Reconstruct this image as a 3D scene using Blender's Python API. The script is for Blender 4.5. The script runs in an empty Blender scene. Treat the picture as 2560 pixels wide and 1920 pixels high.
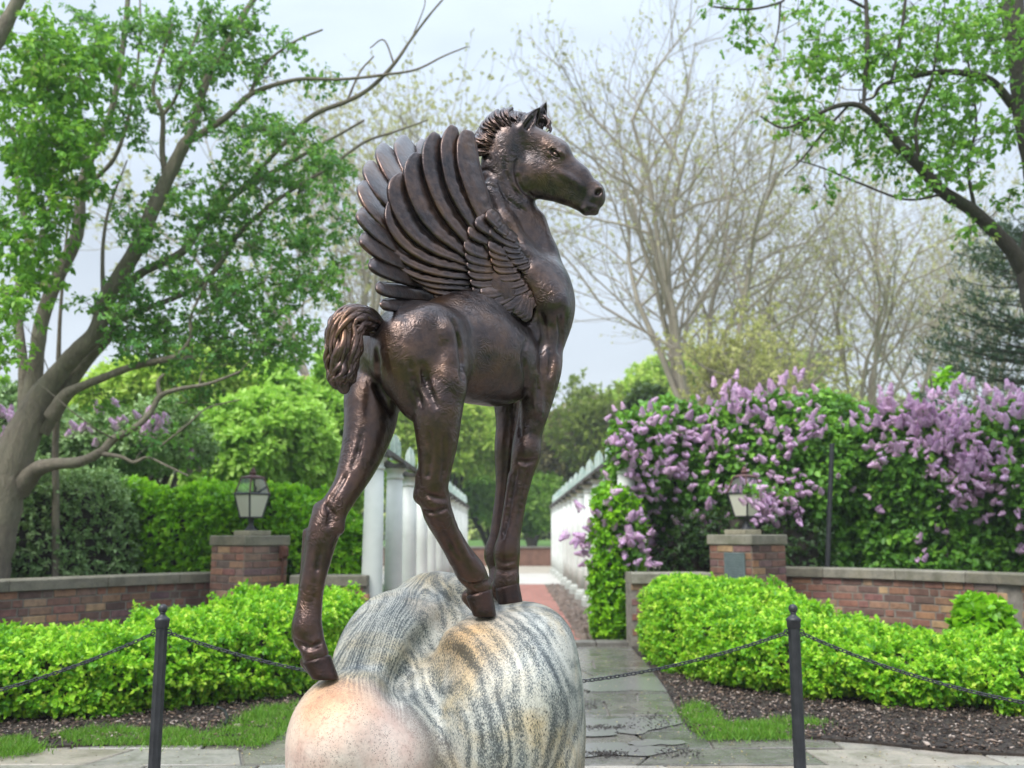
import bpy, bmesh, math, random
import numpy as np
from mathutils import Vector, Matrix

rng = np.random.default_rng(7)
random.seed(7)
scene = bpy.context.scene
COL = scene.collection

# ------------------------------------------------------------------ camera
F = 2400.0            # focal length in photograph pixels (2560 wide)
CAMH = 1.25
TH = math.atan(378.0 / F)
cam_d = bpy.data.cameras.new("camera")
cam_d.sensor_width = 36.0
cam_d.lens = F / 2560.0 * 36.0
cam_d.clip_start = 0.05
cam_d.clip_end = 900.0
cam_d.dof.use_dof = True
cam_d.dof.focus_distance = 3.15
cam_d.dof.aperture_fstop = 3.2
cam = bpy.data.objects.new("camera", cam_d)
COL.objects.link(cam)
cam.location = (0, 0, CAMH)
cam.rotation_euler = (math.pi / 2 + TH, 0, 0)
scene.camera = cam

# ------------------------------------------------------------------ world: overcast sky, brighter overhead
SUN_EL, SUN_AZ = math.radians(52), math.radians(215)
world = bpy.data.worlds.new("World")
scene.world = world
world.use_nodes = True
wn, wl = world.node_tree.nodes, world.node_tree.links
wn.clear()
w_out = wn.new('ShaderNodeOutputWorld')
w_bg = wn.new('ShaderNodeBackground')
w_bg2 = wn.new('ShaderNodeBackground')
w_add = wn.new('ShaderNodeAddShader')
sky = wn.new('ShaderNodeTexSky')
sky.sky_type = 'NISHITA'
sky.sun_disc = False
sky.sun_elevation = SUN_EL
sky.sun_rotation = SUN_AZ
sky.air_density = 1.0
sky.dust_density = 2.0
w_bg.inputs['Strength'].default_value = 0.02
wl.new(sky.outputs[0], w_bg.inputs['Color'])
# cloud deck: luminance rises towards the zenith as under any overcast sky
tc = wn.new('ShaderNodeTexCoord')
sep = wn.new('ShaderNodeSeparateXYZ')
wl.new(tc.outputs['Generated'], sep.inputs[0])
mr = wn.new('ShaderNodeMapRange')
mr.inputs['From Min'].default_value = 0.0
mr.inputs['From Max'].default_value = 1.0
mr.inputs['To Min'].default_value = 0.71
mr.inputs['To Max'].default_value = 3.0
zsq = wn.new('ShaderNodeMath'); zsq.operation = 'POWER'; zsq.inputs[1].default_value = 3.0; zsq.use_clamp = True
wl.new(sep.outputs['Z'], zsq.inputs[0]); wl.new(zsq.outputs[0], mr.inputs['Value'])
ramp = wn.new('ShaderNodeValToRGB')
ramp.color_ramp.elements[0].position = 0.0
ramp.color_ramp.elements[0].color = (0.90, 0.965, 1.0, 1)
ramp.color_ramp.elements[1].position = 0.45
ramp.color_ramp.elements[1].color = (0.74, 0.85, 1.0, 1)
wl.new(sep.outputs['Z'], ramp.inputs[0])
cl = wn.new('ShaderNodeTexNoise')
cl.inputs['Scale'].default_value = 2.2
cl.inputs['Detail'].default_value = 4.0
cl.inputs['Distortion'].default_value = 0.4
cmap = wn.new('ShaderNodeMapping')
cmap.inputs['Scale'].default_value = (1, 1, 3.0)
wl.new(tc.outputs['Generated'], cmap.inputs[0])
wl.new(cmap.outputs[0], cl.inputs['Vector'])
cmr = wn.new('ShaderNodeMapRange')
cmr.inputs['From Min'].default_value = 0.3
cmr.inputs['From Max'].default_value = 0.7
cmr.inputs['To Min'].default_value = 0.82
cmr.inputs['To Max'].default_value = 1.14
wl.new(cl.outputs['Fac'], cmr.inputs['Value'])
mul = wn.new('ShaderNodeMath'); mul.operation = 'MULTIPLY'
wl.new(mr.outputs[0], mul.inputs[0]); wl.new(cmr.outputs[0], mul.inputs[1])
wl.new(ramp.outputs[0], w_bg2.inputs['Color'])
wl.new(mul.outputs[0], w_bg2.inputs['Strength'])
wl.new(w_bg.outputs[0], w_add.inputs[0]); wl.new(w_bg2.outputs[0], w_add.inputs[1])
wl.new(w_add.outputs[0], w_out.inputs['Surface'])

sun_d = bpy.data.lights.new("sun", 'SUN')
sun_d.energy = 3.2
sun_d.angle = math.radians(25)
sun_d.color = (1.0, 0.97, 0.92)
sun = bpy.data.objects.new("sun", sun_d)
COL.objects.link(sun)
_sd = Vector((math.sin(SUN_AZ) * math.cos(SUN_EL), math.cos(SUN_AZ) * math.cos(SUN_EL), math.sin(SUN_EL)))
sun.rotation_euler = _sd.to_track_quat('Z', 'Y').to_euler()

scene.view_settings.view_transform = 'Standard'
scene.view_settings.look = 'None'
scene.view_settings.gamma = 1.0
scene.view_settings.exposure = 0.22
scene.render.engine = 'CYCLES'
scene.cycles.use_denoising = True
scene.cycles.max_bounces = 6
scene.cycles.diffuse_bounces = 3
scene.cycles.glossy_bounces = 3
scene.cycles.transmission_bounces = 4
scene.cycles.transparent_max_bounces = 6
scene.cycles.caustics_reflective = False
scene.cycles.caustics_refractive = False

# ------------------------------------------------------------------ helpers
cT, sT = math.cos(TH), math.sin(TH)
FWD, UPV, RGT = np.array([0, cT, sT]), np.array([0, -sT, cT]), np.array([1.0, 0, 0])
CAM = np.array([0, 0, CAMH])

def ray(px, py):
    return FWD + RGT * ((px - 1280.0) / F) + UPV * ((960.0 - py) / F)

def P(px, py, Y):
    """world point seen at photograph pixel (px,py) at distance Y in front of the camera"""
    r = ray(px, py)
    return CAM + r * (Y / r[1])

def G(px, py, z=0.0):
    r = ray(px, py)
    return CAM + r * ((z - CAMH) / r[2])

def link(o, parent=None):
    COL.objects.link(o)
    if parent is not None:
        o.parent = parent
    return o

def props(o, label=None, cat=None, group=None, kind=None):
    if label: o['label'] = label
    if cat: o['category'] = cat
    if group: o['group'] = group
    if kind: o['kind'] = kind
    return o

def empty(name, loc, label=None, cat=None, group=None, rz=0.0):
    o = bpy.data.objects.new(name, None)
    o.empty_display_size = 0.1
    o.location = loc
    o.rotation_euler = (0, 0, rz)
    COL.objects.link(o)
    return props(o, label, cat, group)

def wloc(o):
    """world translation of a chain of unrotated parents"""
    v = np.zeros(3)
    while o is not None:
        v += np.array(o.location); o = o.parent
    return v

def np_mesh(name, V, Fc, mat=None, parent=None, smooth=True, tint=None, origin=None):
    """one mesh object from arrays; V world coordinates; Fc an (M,k) array or list of such arrays"""
    V = np.asarray(V, dtype=np.float32).reshape(-1, 3)
    org = np.zeros(3)
    if parent is not None:
        org = wloc(parent)
    if origin is not None:
        org = np.asarray(origin, float)
    V = V - org.astype(np.float32)
    if not isinstance(Fc, list):
        Fc = [Fc]
    Fc = [np.asarray(f, dtype=np.int32) for f in Fc if len(f)]
    me = bpy.data.meshes.new(name)
    me.vertices.add(len(V))
    me.vertices.foreach_set('co', V.ravel())
    loops = np.concatenate([f.ravel() for f in Fc])
    tot = np.concatenate([np.full(len(f), f.shape[1], np.int32) for f in Fc])
    start = np.concatenate([[0], np.cumsum(tot)[:-1]]).astype(np.int32)
    me.loops.add(len(loops))
    me.loops.foreach_set('vertex_index', loops)
    me.polygons.add(len(tot))
    me.polygons.foreach_set('loop_start', start)
    me.polygons.foreach_set('loop_total', tot)
    if smooth:
        me.polygons.foreach_set('use_smooth', np.ones(len(tot), bool))
    me.update(calc_edges=True)
    if tint is not None:
        a = me.attributes.new('tint', 'FLOAT', 'POINT')
        a.data.foreach_set('value', np.asarray(tint, np.float32))
    if mat: me.materials.append(mat)
    o = bpy.data.objects.new(name, me)
    if origin is not None and parent is None:
        o.location = org
    link(o, parent)
    return o

class MB:
    """small polygon collector for ordinary shapes"""
    def __init__(s): s.v, s.f = [], []
    def add(s, vs, fs):
        n = len(s.v); s.v += [tuple(v) for v in vs]; s.f += [tuple(i + n for i in f) for f in fs]
    def box(s, c, size, rz=0.0, bev=0.0):
        hx, hy, hz = size[0] / 2, size[1] / 2, size[2] / 2
        cz, sz = math.cos(rz), math.sin(rz)
        def T(x, y, z): return (c[0] + x * cz - y * sz, c[1] + x * sz + y * cz, c[2] + z)
        if bev <= 0:
            vs = [T(x, y, z) for z in (-hz, hz) for x, y in ((-hx, -hy), (hx, -hy), (hx, hy), (-hx, hy))]
            s.add(vs, [(3, 2, 1, 0), (4, 5, 6, 7), (0, 1, 5, 4), (1, 2, 6, 5), (2, 3, 7, 6), (3, 0, 4, 7)])
        else:
            b = bev; vs = []
            rings = [(-hz, b), (-hz + b, 0), (hz - b, 0), (hz, b)]
            for z, i in rings:
                x, y = hx - i, hy - i; q = b
                for px_, py_ in ((-x + q, -y), (x - q, -y), (x, -y + q), (x, y - q), (x - q, y), (-x + q, y), (-x, y - q), (-x, -y + q)):
                    vs.append(T(px_, py_, z))
            fs = [tuple(reversed(range(8))), tuple(range(24, 32))]
            for r in range(3):
                for k in range(8):
                    fs.append((r * 8 + k, r * 8 + (k + 1) % 8, r * 8 + 8 + (k + 1) % 8, r * 8 + 8 + k))
            s.add(vs, fs)
    def lathe(s, c, prof, n=16, cap=True):
        vs = []
        for r, z in prof:
            for k in range(n):
                a = 2 * math.pi * k / n
                vs.append((c[0] + r * math.cos(a), c[1] + r * math.sin(a), c[2] + z))
        fs = []
        for i in range(len(prof) - 1):
            for k in range(n):
                fs.append((i * n + k, i * n + (k + 1) % n, (i + 1) * n + (k + 1) % n, (i + 1) * n + k))
        if cap:
            fs.append(tuple(reversed(range(n)))); m = (len(prof) - 1) * n
            fs.append(tuple(range(m, m + n)))
        s.add(vs, fs)
    def tube(s, pts, rad, n=8):
        V_, F_ = loft(pts, rad, n)
        s.add([tuple(v) for v in V_], [tuple(f) for f in F_])
    def build(s, name, mat, parent=None, smooth=False, origin=None):
        me = bpy.data.meshes.new(name)
        org = np.zeros(3)
        if parent is not None: org = wloc(parent)
        if origin is not None: org = np.asarray(origin, float)
        me.from_pydata([(v[0] - org[0], v[1] - org[1], v[2] - org[2]) for v in s.v], [], s.f)
        me.update()
        if smooth:
            me.polygons.foreach_set('use_smooth', np.ones(len(me.polygons), bool))
        me.materials.append(mat)
        o = bpy.data.objects.new(name, me)
        if origin is not None and parent is None: o.location = org
        link(o, parent)
        return o

def loft(pts, rad, n=8, flat=None, jit=0.0, cap=True):
    """tube along pts with radius per point; returns V, F"""
    pts = np.asarray(pts, float); m = len(pts)
    rad = np.broadcast_to(np.asarray(rad, float), (m,))
    T = np.gradient(pts, axis=0); T /= np.linalg.norm(T, axis=1)[:, None] + 1e-12
    ref = np.array([0.13, 0.21, 1.0]) if abs(T[0][2]) < 0.9 else np.array([1.0, 0.2, 0.1])
    N = np.cross(T[0], ref); N /= np.linalg.norm(N)
    V = []
    for i in range(m):
        N = N - T[i] * np.dot(N, T[i]); N /= np.linalg.norm(N) + 1e-12
        B = np.cross(T[i], N)
        for k in range(n):
            a = 2 * math.pi * k / n
            r = rad[i] * (1 + (random.uniform(-jit, jit) if jit else 0))
            V.append(pts[i] + N * (math.cos(a) * r) + B * (math.sin(a) * r))
    Fq = []
    for i in range(m - 1):
        for k in range(n):
            Fq.append((i * n + k, i * n + (k + 1) % n, (i + 1) * n + (k + 1) % n, (i + 1) * n + k))
    V = np.array(V)
    return V, np.array(Fq)

def resample(pts, n, vals=None):
    """Catmull-Rom through pts, n samples; vals interpolated alongside"""
    pts = np.asarray(pts, float)
    if vals is not None:
        pts = np.hstack([pts, np.asarray(vals, float).reshape(len(pts), -1)])
    m = len(pts)
    ext = np.vstack([2 * pts[0] - pts[1], pts, 2 * pts[-1] - pts[-2]])
    out = []
    for u in np.linspace(0, m - 1, n):
        i = min(int(u), m - 2); t = u - i
        p0, p1, p2, p3 = ext[i], ext[i + 1], ext[i + 2], ext[i + 3]
        out.append(0.5 * ((2 * p1) + (-p0 + p2) * t + (2 * p0 - 5 * p1 + 4 * p2 - p3) * t * t + (-p0 + 3 * p1 - 3 * p2 + p3) * t ** 3))
    out = np.array(out)
    if vals is not None:
        return out[:, :3], out[:, 3:]
    return out

# ------------------------------------------------------------------ material helpers
def new_mat(name):
    m = bpy.data.materials.new(name); m.use_nodes = True
    nt = m.node_tree; nt.nodes.clear()
    out = nt.nodes.new('ShaderNodeOutputMaterial')
    bs = nt.nodes.new('ShaderNodeBsdfPrincipled')
    nt.links.new(bs.outputs[0], out.inputs['Surface'])
    return m, nt, bs, out

def N_(nt, typ, **kw):
    n = nt.nodes.new(typ)
    for k, v in kw.items():
        if k in n.inputs.keys(): n.inputs[k].default_value = v
        else: setattr(n, k, v)
    return n

def ramp_(nt, src, stops):
    r = nt.nodes.new('ShaderNodeValToRGB')
    el = r.color_ramp.elements
    while len(el) < len(stops): el.new(0.5)
    for e, (p, c) in zip(el, stops):
        e.position = p
        e.color = tuple(c) + (1,) if len(c) == 3 else c
    nt.links.new(src, r.inputs[0])
    return r.outputs[0]

def mix_(nt, fac, a, b, mode='MIX'):
    m = nt.nodes.new('ShaderNodeMix'); m.data_type = 'RGBA'; m.blend_type = mode
    for s, v in ((0, fac), (6, a), (7, b)):
        if hasattr(v, 'is_linked') or isinstance(v, bpy.types.NodeSocket): nt.links.new(v, m.inputs[s])
        else: m.inputs[s].default_value = v if not isinstance(v, tuple) or len(v) == 4 else v + (1,)
    return m.outputs[2]

def coords(nt, kind='Object', scale=(1, 1, 1), rot=(0, 0, 0)):
    t = nt.nodes.new('ShaderNodeTexCoord'); mp = nt.nodes.new('ShaderNodeMapping')
    mp.inputs['Scale'].default_value = scale; mp.inputs['Rotation'].default_value = rot
    if kind == 'World':
        g = nt.nodes.new('ShaderNodeNewGeometry'); nt.links.new(g.outputs['Position'], mp.inputs[0])
    else:
        nt.links.new(t.outputs[kind], mp.inputs[0])
    return mp.outputs[0]

def noise_(nt, vec, scale, detail=3, rough=0.55, dist=0.0):
    n = N_(nt, 'ShaderNodeTexNoise', Scale=scale, Detail=detail, Roughness=rough, Distortion=dist)
    nt.links.new(vec, n.inputs['Vector'])
    return n.outputs['Fac']

def bump_(nt, bs, h, strength=0.3, dist=0.01, prev=None):
    b = N_(nt, 'ShaderNodeBump', Strength=strength, Distance=dist)
    nt.links.new(h, b.inputs['Height'])
    if prev is not None: nt.links.new(prev, b.inputs['Normal'])
    if bs is not None: nt.links.new(b.outputs[0], bs.inputs['Normal'])
    return b.outputs[0]

def simple_mat(name, c1, c2, scale=8, rough=0.6, metal=0.0, bump=0.2, bdist=0.004, detail=4, obj_random=0.0, spec=0.5):
    m, nt, bs, out = new_mat(name)
    v = coords(nt, 'World')
    f = noise_(nt, v, scale, detail)
    col = ramp_(nt, f, [(0.3, c1), (0.7, c2)])
    bs.inputs['Roughness'].default_value = rough
    bs.inputs['Metallic'].default_value = metal
    bs.inputs['Specular IOR Level'].default_value = spec
    nt.links.new(col, bs.inputs['Base Color'])
    if bump: bump_(nt, bs, noise_(nt, v, scale * 6, 3), bump, bdist)
    return m

def leaf_mat(name, cols, rough=0.45, trans=0.35, spec=0.4):
    """cols: list of (pos,color) over the per-leaf 'tint' attribute"""
    m, nt, bs, out = new_mat(name)
    a = N_(nt, 'ShaderNodeAttribute', attribute_name='tint')
    cols = [(p, tuple(min(0.86, q * 1.22) for q in c)) for p, c in cols]
    col = ramp_(nt, a.outputs['Fac'], cols)
    nt.links.new(col, bs.inputs['Base Color'])
    bs.inputs['Roughness'].default_value = rough
    bs.inputs['Specular IOR Level'].default_value = spec
    tr = nt.nodes.new('ShaderNodeBsdfTranslucent')
    c2 = mix_(nt, 0.5, col, (0.42, 0.62, 0.05, 1), 'MIX')
    nt.links.new(mix_(nt, 0.6, col, c2), tr.inputs['Color'])
    mx = nt.nodes.new('ShaderNodeMixShader'); mx.inputs[0].default_value = trans
    nt.links.new(bs.outputs[0], mx.inputs[1]); nt.links.new(tr.outputs[0], mx.inputs[2])
    nt.links.new(mx.outputs[0], out.inputs['Surface'])
    return m

# ------------------------------------------------------------------ implicit surfaces
class Field:
    def __init__(s, lo, hi, h):
        s.lo = np.asarray(lo, float); s.h = h
        s.n = np.ceil((np.asarray(hi, float) - s.lo) / h).astype(int) + 1
        s.f = np.full(tuple(s.n), 0.06, np.float32)
        s.ax = [(s.lo[i] + np.arange(s.n[i]) * h).astype(np.float32) for i in range(3)]
    def win(s, lo, hi):
        a = np.clip(np.floor((np.asarray(lo) - s.lo) / s.h).astype(int), 0, s.n - 1)
        b = np.clip(np.ceil((np.asarray(hi) - s.lo) / s.h).astype(int) + 1, 1, s.n)
        sl = tuple(slice(a[i], b[i]) for i in range(3))
        X = s.ax[0][sl[0]][:, None, None]; Y = s.ax[1][sl[1]][None, :, None]; Z = s.ax[2][sl[2]][None, None, :]
        return sl, X, Y, Z
    def comb(s, sl, d, k, op):
        a = s.f[sl]
        if op == 'sub':
            d = -d
            h = np.maximum(k - np.abs(a - d), 0) / k
            s.f[sl] = np.maximum(a, d) + h * h * k * 0.25
        else:
            h = np.maximum(k - np.abs(a - d), 0) / k
            s.f[sl] = np.minimum(a, d) - h * h * k * 0.25
    def cone(s, a, ra, b, rb, k=0.02, op='add', flat=None, fs=1.0):
        a, b = np.asarray(a, float), np.asarray(b, float); m = max(ra, rb) + k + 0.05
        if op == 'sub': m = max(ra, rb) + k + 0.004
        sl, X, Y, Z = s.win(np.minimum(a, b) - m, np.maximum(a, b) + m)
        d = b - a; L = float(d @ d) + 1e-12
        px, py, pz = X - a[0], Y - a[1], Z - a[2]
        t = np.clip((px * d[0] + py * d[1] + pz * d[2]) / L, 0, 1)
        qx, qy, qz = px - t * d[0], py - t * d[1], pz - t * d[2]
        if flat is not None:
            dn = qx * flat[0] + qy * flat[1] + qz * flat[2]
            q2 = qx * qx + qy * qy + qz * qz + (fs * fs - 1) * dn * dn
        else:
            q2 = qx * qx + qy * qy + qz * qz
        s.comb(sl, np.sqrt(q2) - (ra + (rb - ra) * t), k, op)
    def ell(s, c, r, R=None, k=0.02, op='add'):
        c = np.asarray(c, float); r = np.asarray(r, float)
        R = np.eye(3) if R is None else np.asarray(R, float)      # rows = local axes
        m = max(r) + k + (0.004 if op == 'sub' else 0.05)
        sl, X, Y, Z = s.win(c - m, c + m)
        p = (X - c[0], Y - c[1], Z - c[2]); k0 = 0; k1 = 0
        for i in range(3):
            u = p[0] * R[i][0] + p[1] * R[i][1] + p[2] * R[i][2]
            k0 = k0 + (u / r[i]) ** 2; k1 = k1 + (u / r[i] ** 2) ** 2
        k0 = np.sqrt(k0); k1 = np.sqrt(k1) + 1e-9
        s.comb(sl, k0 * (k0 - 1) / k1, k, op)
    def mesh(s):
        f = s.f; n = np.array(f.shape)
        ins = f < 0
        c = np.zeros(tuple(n - 1), np.int8)
        for dx in (0, 1):
            for dy in (0, 1):
                for dz in (0, 1):
                    c += ins[dx:n[0] - 1 + dx, dy:n[1] - 1 + dy, dz:n[2] - 1 + dz]
        act = (c > 0) & (c < 8)
        idx = np.full(c.shape, -1, np.int32)
        I = np.argwhere(act); idx[act] = np.arange(len(I))
        acc = np.zeros((len(I), 3), np.float32); cnt = np.zeros(len(I), np.float32)
        corners = [(0, 0, 0), (1, 0, 0), (0, 1, 0), (1, 1, 0), (0, 0, 1), (1, 0, 1), (0, 1, 1), (1, 1, 1)]
        val = [f[I[:, 0] + a, I[:, 1] + b, I[:, 2] + d] for a, b, d in corners]
        for i in range(8):
            for ax in (1, 2, 4):
                if i & ax: continue
                j = i | ax
                v0, v1 = val[i], val[j]
                cr = (v0 < 0) != (v1 < 0)
                t = np.where(cr, v0 / np.where(cr, v0 - v1, 1), 0)
                p = np.array(corners[i], np.float32)[None, :] + t[:, None] * (np.array(corners[j], np.float32) - np.array(corners[i], np.float32))[None, :]
                acc += np.where(cr[:, None], p, 0); cnt += cr
        V = (I + acc / cnt[:, None]) * s.h + s.lo
        quads = []
        for ax in range(3):
            a0 = [slice(0, n[0]), slice(0, n[1]), slice(0, n[2])]; a1 = list(a0)
            a0[ax] = slice(0, n[ax] - 1); a1[ax] = slice(1, n[ax])
            u, v = [(1, 2), (2, 0), (0, 1)][ax]
            for w in (u, v):
                a0[w] = slice(1, n[w] - 1); a1[w] = slice(1, n[w] - 1)
            s0, s1 = ins[tuple(a0)], ins[tuple(a1)]
            for mask, flip in ((s0 & ~s1, False), (~s0 & s1, True)):
                E = np.argwhere(mask)
                if len(E) == 0: continue
                E[:, u] += 1; E[:, v] += 1
                def cell(du, dv):
                    q = E.copy(); q[:, u] -= du; q[:, v] -= dv
                    return idx[q[:, 0], q[:, 1], q[:, 2]]
                q = np.stack([cell(1, 1), cell(0, 1), cell(0, 0), cell(1, 0)], 1)
                if flip: q = q[:, ::-1]
                quads.append(q)
        return V, np.vstack(quads)
    def at(s, p):
        i = np.clip(np.round((np.asarray(p) - s.lo) / s.h).astype(int), 0, s.n - 1)
        return s.f[tuple(i)]

# ================================================================== bronze winged foal
ALPHA = math.radians(45)
HF = np.array([math.cos(ALPHA), math.sin(ALPHA), 0])       # the foal's heading
HR = np.array([math.sin(ALPHA), -math.cos(ALPHA), 0])      # its right side, towards the viewer
HU = np.array([0, 0, 1.0])

def px2m(d): return d / F

def bronze_mat(name, hair=1.0, dark=0.0):
    m, nt, bs, out = new_mat(name)
    v = coords(nt, 'World')
    big = noise_(nt, v, 7, 5, 0.6, 0.3)
    mid = noise_(nt, v, 38, 5, 0.65, 0.4)
    g = nt.nodes.new('ShaderNodeNewGeometry')
    c1 = ramp_(nt, big, [(0.34, (0.017, 0.013, 0.016)), (0.47, (0.050, 0.033, 0.032)), (0.60, (0.105, 0.055, 0.034)), (0.74, (0.18, 0.092, 0.038))])
    c2 = ramp_(nt, mid, [(0.38, (0.011, 0.009, 0.012)), (0.64, (0.098, 0.062, 0.050))])
    col = mix_(nt, 0.42, c1, c2)
    # warmer worn patina on the legs
    sz = nt.nodes.new('ShaderNodeSeparateXYZ'); nt.links.new(v, sz.inputs[0])
    lz = N_(nt, 'ShaderNodeMapRange'); lz.inputs['From Min'].default_value = 1.95; lz.inputs['From Max'].default_value = 1.35; nt.links.new(sz.outputs['Z'], lz.inputs['Value'])
    lf = nt.nodes.new('ShaderNodeMath'); lf.operation = 'MULTIPLY'; nt.links.new(lz.outputs[0], lf.inputs[0]); nt.links.new(mid, lf.inputs[1])
    col = mix_(nt, lf.outputs[0], col, (0.075, 0.030, 0.017, 1))
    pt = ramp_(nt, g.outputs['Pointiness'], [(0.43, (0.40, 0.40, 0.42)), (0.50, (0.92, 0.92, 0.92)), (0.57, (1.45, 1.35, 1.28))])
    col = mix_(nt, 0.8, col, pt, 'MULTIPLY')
    nt.links.new(col, bs.inputs['Base Color'])
    bs.inputs['Metallic'].default_value = 0.80
    rr = nt.nodes.new('ShaderNodeMapRange')
    rr.inputs['To Min'].default_value = 0.22; rr.inputs['To Max'].default_value = 0.46
    nt.links.new(mid, rr.inputs['Value']); nt.links.new(rr.outputs[0], bs.inputs['Roughness'])
    bs.inputs['Specular IOR Level'].default_value = 0.75
    bs.inputs['Coat Weight'].default_value = 0.45
    bs.inputs['Coat Roughness'].default_value = 0.26
    # modelled hair: short curved tool strokes in patches
    wc = N_(nt, 'ShaderNodeTexNoise', Scale=9.0, Detail=2.0); nt.links.new(v, wc.inputs['Vector'])
    wa = N_(nt, 'ShaderNodeVectorMath', operation='MULTIPLY_ADD'); wa.inputs[1].default_value = (0.30, 0.30, 0.30)
    nt.links.new(wc.outputs['Color'], wa.inputs[0]); nt.links.new(v, wa.inputs[2])
    ms = N_(nt, 'ShaderNodeMapping'); ms.inputs['Scale'].default_value = (0.50, 0.50, 1.25); ms.inputs['Rotation'].default_value = (0.3, 0.5, 0.2)
    nt.links.new(wa.outputs[0], ms.inputs[0])
    strokes = noise_(nt, ms.outputs[0], 95, 2, 0.5)
    msk = ramp_(nt, noise_(nt, v, 8, 3), [(0.42, (0.06, 0.06, 0.06)), (0.68, (1, 1, 1))])
    hh = mix_(nt, 1.0, ramp_(nt, strokes, [(0.38, (0, 0, 0)), (0.58, (1, 1, 1))]), msk, 'MULTIPLY')
    n1 = bump_(nt, None, hh, 0.42 * hair, 0.004)
    n2 = bump_(nt, None, noise_(nt, v, 70, 4), 0.28, 0.004, n1)
    nt.links.new(n2, bs.inputs['Coat Normal'])
    n3 = bump_(nt, bs, noise_(nt, v, 16, 2), 0.22, 0.012, n2)
    return m

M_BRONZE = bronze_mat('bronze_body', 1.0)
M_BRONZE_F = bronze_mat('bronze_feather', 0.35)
M_HOOF = simple_mat('bronze_hoof', (0.018, 0.011, 0.010), (0.060, 0.028, 0.020), scale=24, rough=0.3, metal=0.6, bump=0.4)

statue_root = empty('horse_statue', tuple(P(1230, 1530, 3.1)),
                    'dark bronze statue of a young winged horse standing on the banded boulder', 'statue')

fld = Field((-0.80, 2.68, 0.70), (0.42, 3.70, 2.86), 0.0048)
def A(px, py, d): return P(px, py, d)
def cone(p, q, k=0.022, op='add', flat=None, fs=1.0):
    """p,q = (px,py,depth,radius_px)"""
    fld.cone(A(*p[:3]), p[3] * px2m(p[2]), A(*q[:3]), q[3] * px2m(q[2]), k, op, flat, fs)
def chain(pts, k=0.022, op='add', flat=None, fs=1.0):
    if len(pts) > 3:      # smooth run of joints and radii
        q, r_ = resample(np.array([p_[:3] for p_ in pts], float), (len(pts) - 1) * 4 + 1, [p_[3] for p_ in pts])
        pts = [tuple(a) + (float(b[0]),) for a, b in zip(q, r_)]
        k = min(k, 0.008)
    for a, b in zip(pts[:-1], pts[1:]): cone(a, b, k, op, flat, fs)
BODY = [HF, HR, HU]
def tilt(up_toward_fwd):
    c, s_ = math.cos(up_toward_fwd), math.sin(up_toward_fwd)
    f_ = HF * c - HU * s_; u_ = HU * c + HF * s_
    return [f_, HR, u_]
def ell(px, py, d, r, R=BODY, k=0.03, op='add'):
    fld.ell(A(px, py, d), r, R, k, op)

# trunk
ell(1052, 890, 3.00, (0.175, 0.135, 0.165), k=0.03)
ell(1185, 884, 3.20, (0.25, 0.142, 0.172), k=0.05)
ell(1245, 905, 3.28, (0.15, 0.135, 0.150), k=0.04)
ell(1322, 800, 3.42, (0.140, 0.135, 0.215), tilt(0.15), k=0.05)
cone((1120, 800, 3.15, 62), (1260, 740, 3.38, 78), k=0.05)
cone((1030, 858, 3.02, 92), (1190, 835, 3.24, 84), k=0.05)
cone((960, 872, 3.00, 58), (1040, 845, 3.04, 80), k=0.05)
# withers and neck
cone((1240, 730, 3.38, 72), (1305, 690, 3.44, 92), k=0.05)
chain([(1315, 720, 3.44, 98), (1300, 620, 3.43, 78), (1282, 545, 3.42, 68), (1268, 470, 3.41, 62), (1262, 410, 3.40, 62), (1272, 355, 3.39, 52), (1300, 326, 3.39, 36)],
      k=0.03, flat=np.array([0.25, -0.97, 0]), fs=1.22)
# windpipe line and jaw groove
chain([(1346, 550, 3.42, 18), (1362, 630, 3.42, 26), (1384, 695, 3.42, 34)], k=0.04)
chain([(1225, 470, 3.335, 18), (1262, 560, 3.33, 22), (1330, 660, 3.32, 26)], k=0.04)
# breast and shoulder
ell(1374, 768, 3.42, (0.060, 0.100, 0.105), k=0.05)
ell(1365, 735, 3.36, (0.080, 0.080, 0.120), k=0.06)
ell(1384, 802, 3.37, (0.062, 0.050, 0.125), tilt(0.1), k=0.035)
ell(1372, 850, 3.34, (0.058, 0.040, 0.085), k=0.025)
ell(1345, 905, 3.36, (0.062, 0.050, 0.085), k=0.03)
chain([(1330, 690, 3.30, 30), (1385, 760, 3.30, 34)], k=0.05)

# near (right) foreleg
chain([(1355, 880, 3.36, 52), (1356, 930, 3.34, 46), (1341, 1000, 3.33, 40), (1326, 1065, 3.325, 33), (1318, 1100, 3.325, 33), (1315, 1135, 3.32, 35),
       (1304, 1185, 3.32, 28), (1293, 1240, 3.315, 24), (1282, 1300, 3.31, 24), (1273, 1345, 3.30, 25), (1267, 1380, 3.30, 31), (1268, 1412, 3.30, 27), (1267, 1436, 3.30, 27), (1266, 1454, 3.30, 31)], k=0.010)
cone((1380, 915, 3.31, 12), (1350, 1050, 3.31, 9), k=0.02)          # extensor muscle
cone((1330, 940, 3.27, 16), (1345, 1030, 3.27, 10), k=0.03)
ell(1322, 1122, 3.292, (0.024, 0.018, 0.036), k=0.022)
cone((1278, 1190, 3.31, 8), (1256, 1370, 3.30, 10), k=0.014)         # back tendon
# hoof
cone((1243, 1472, 3.32, 20), (1252, 1492, 3.31, 15), k=0.012)
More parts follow.
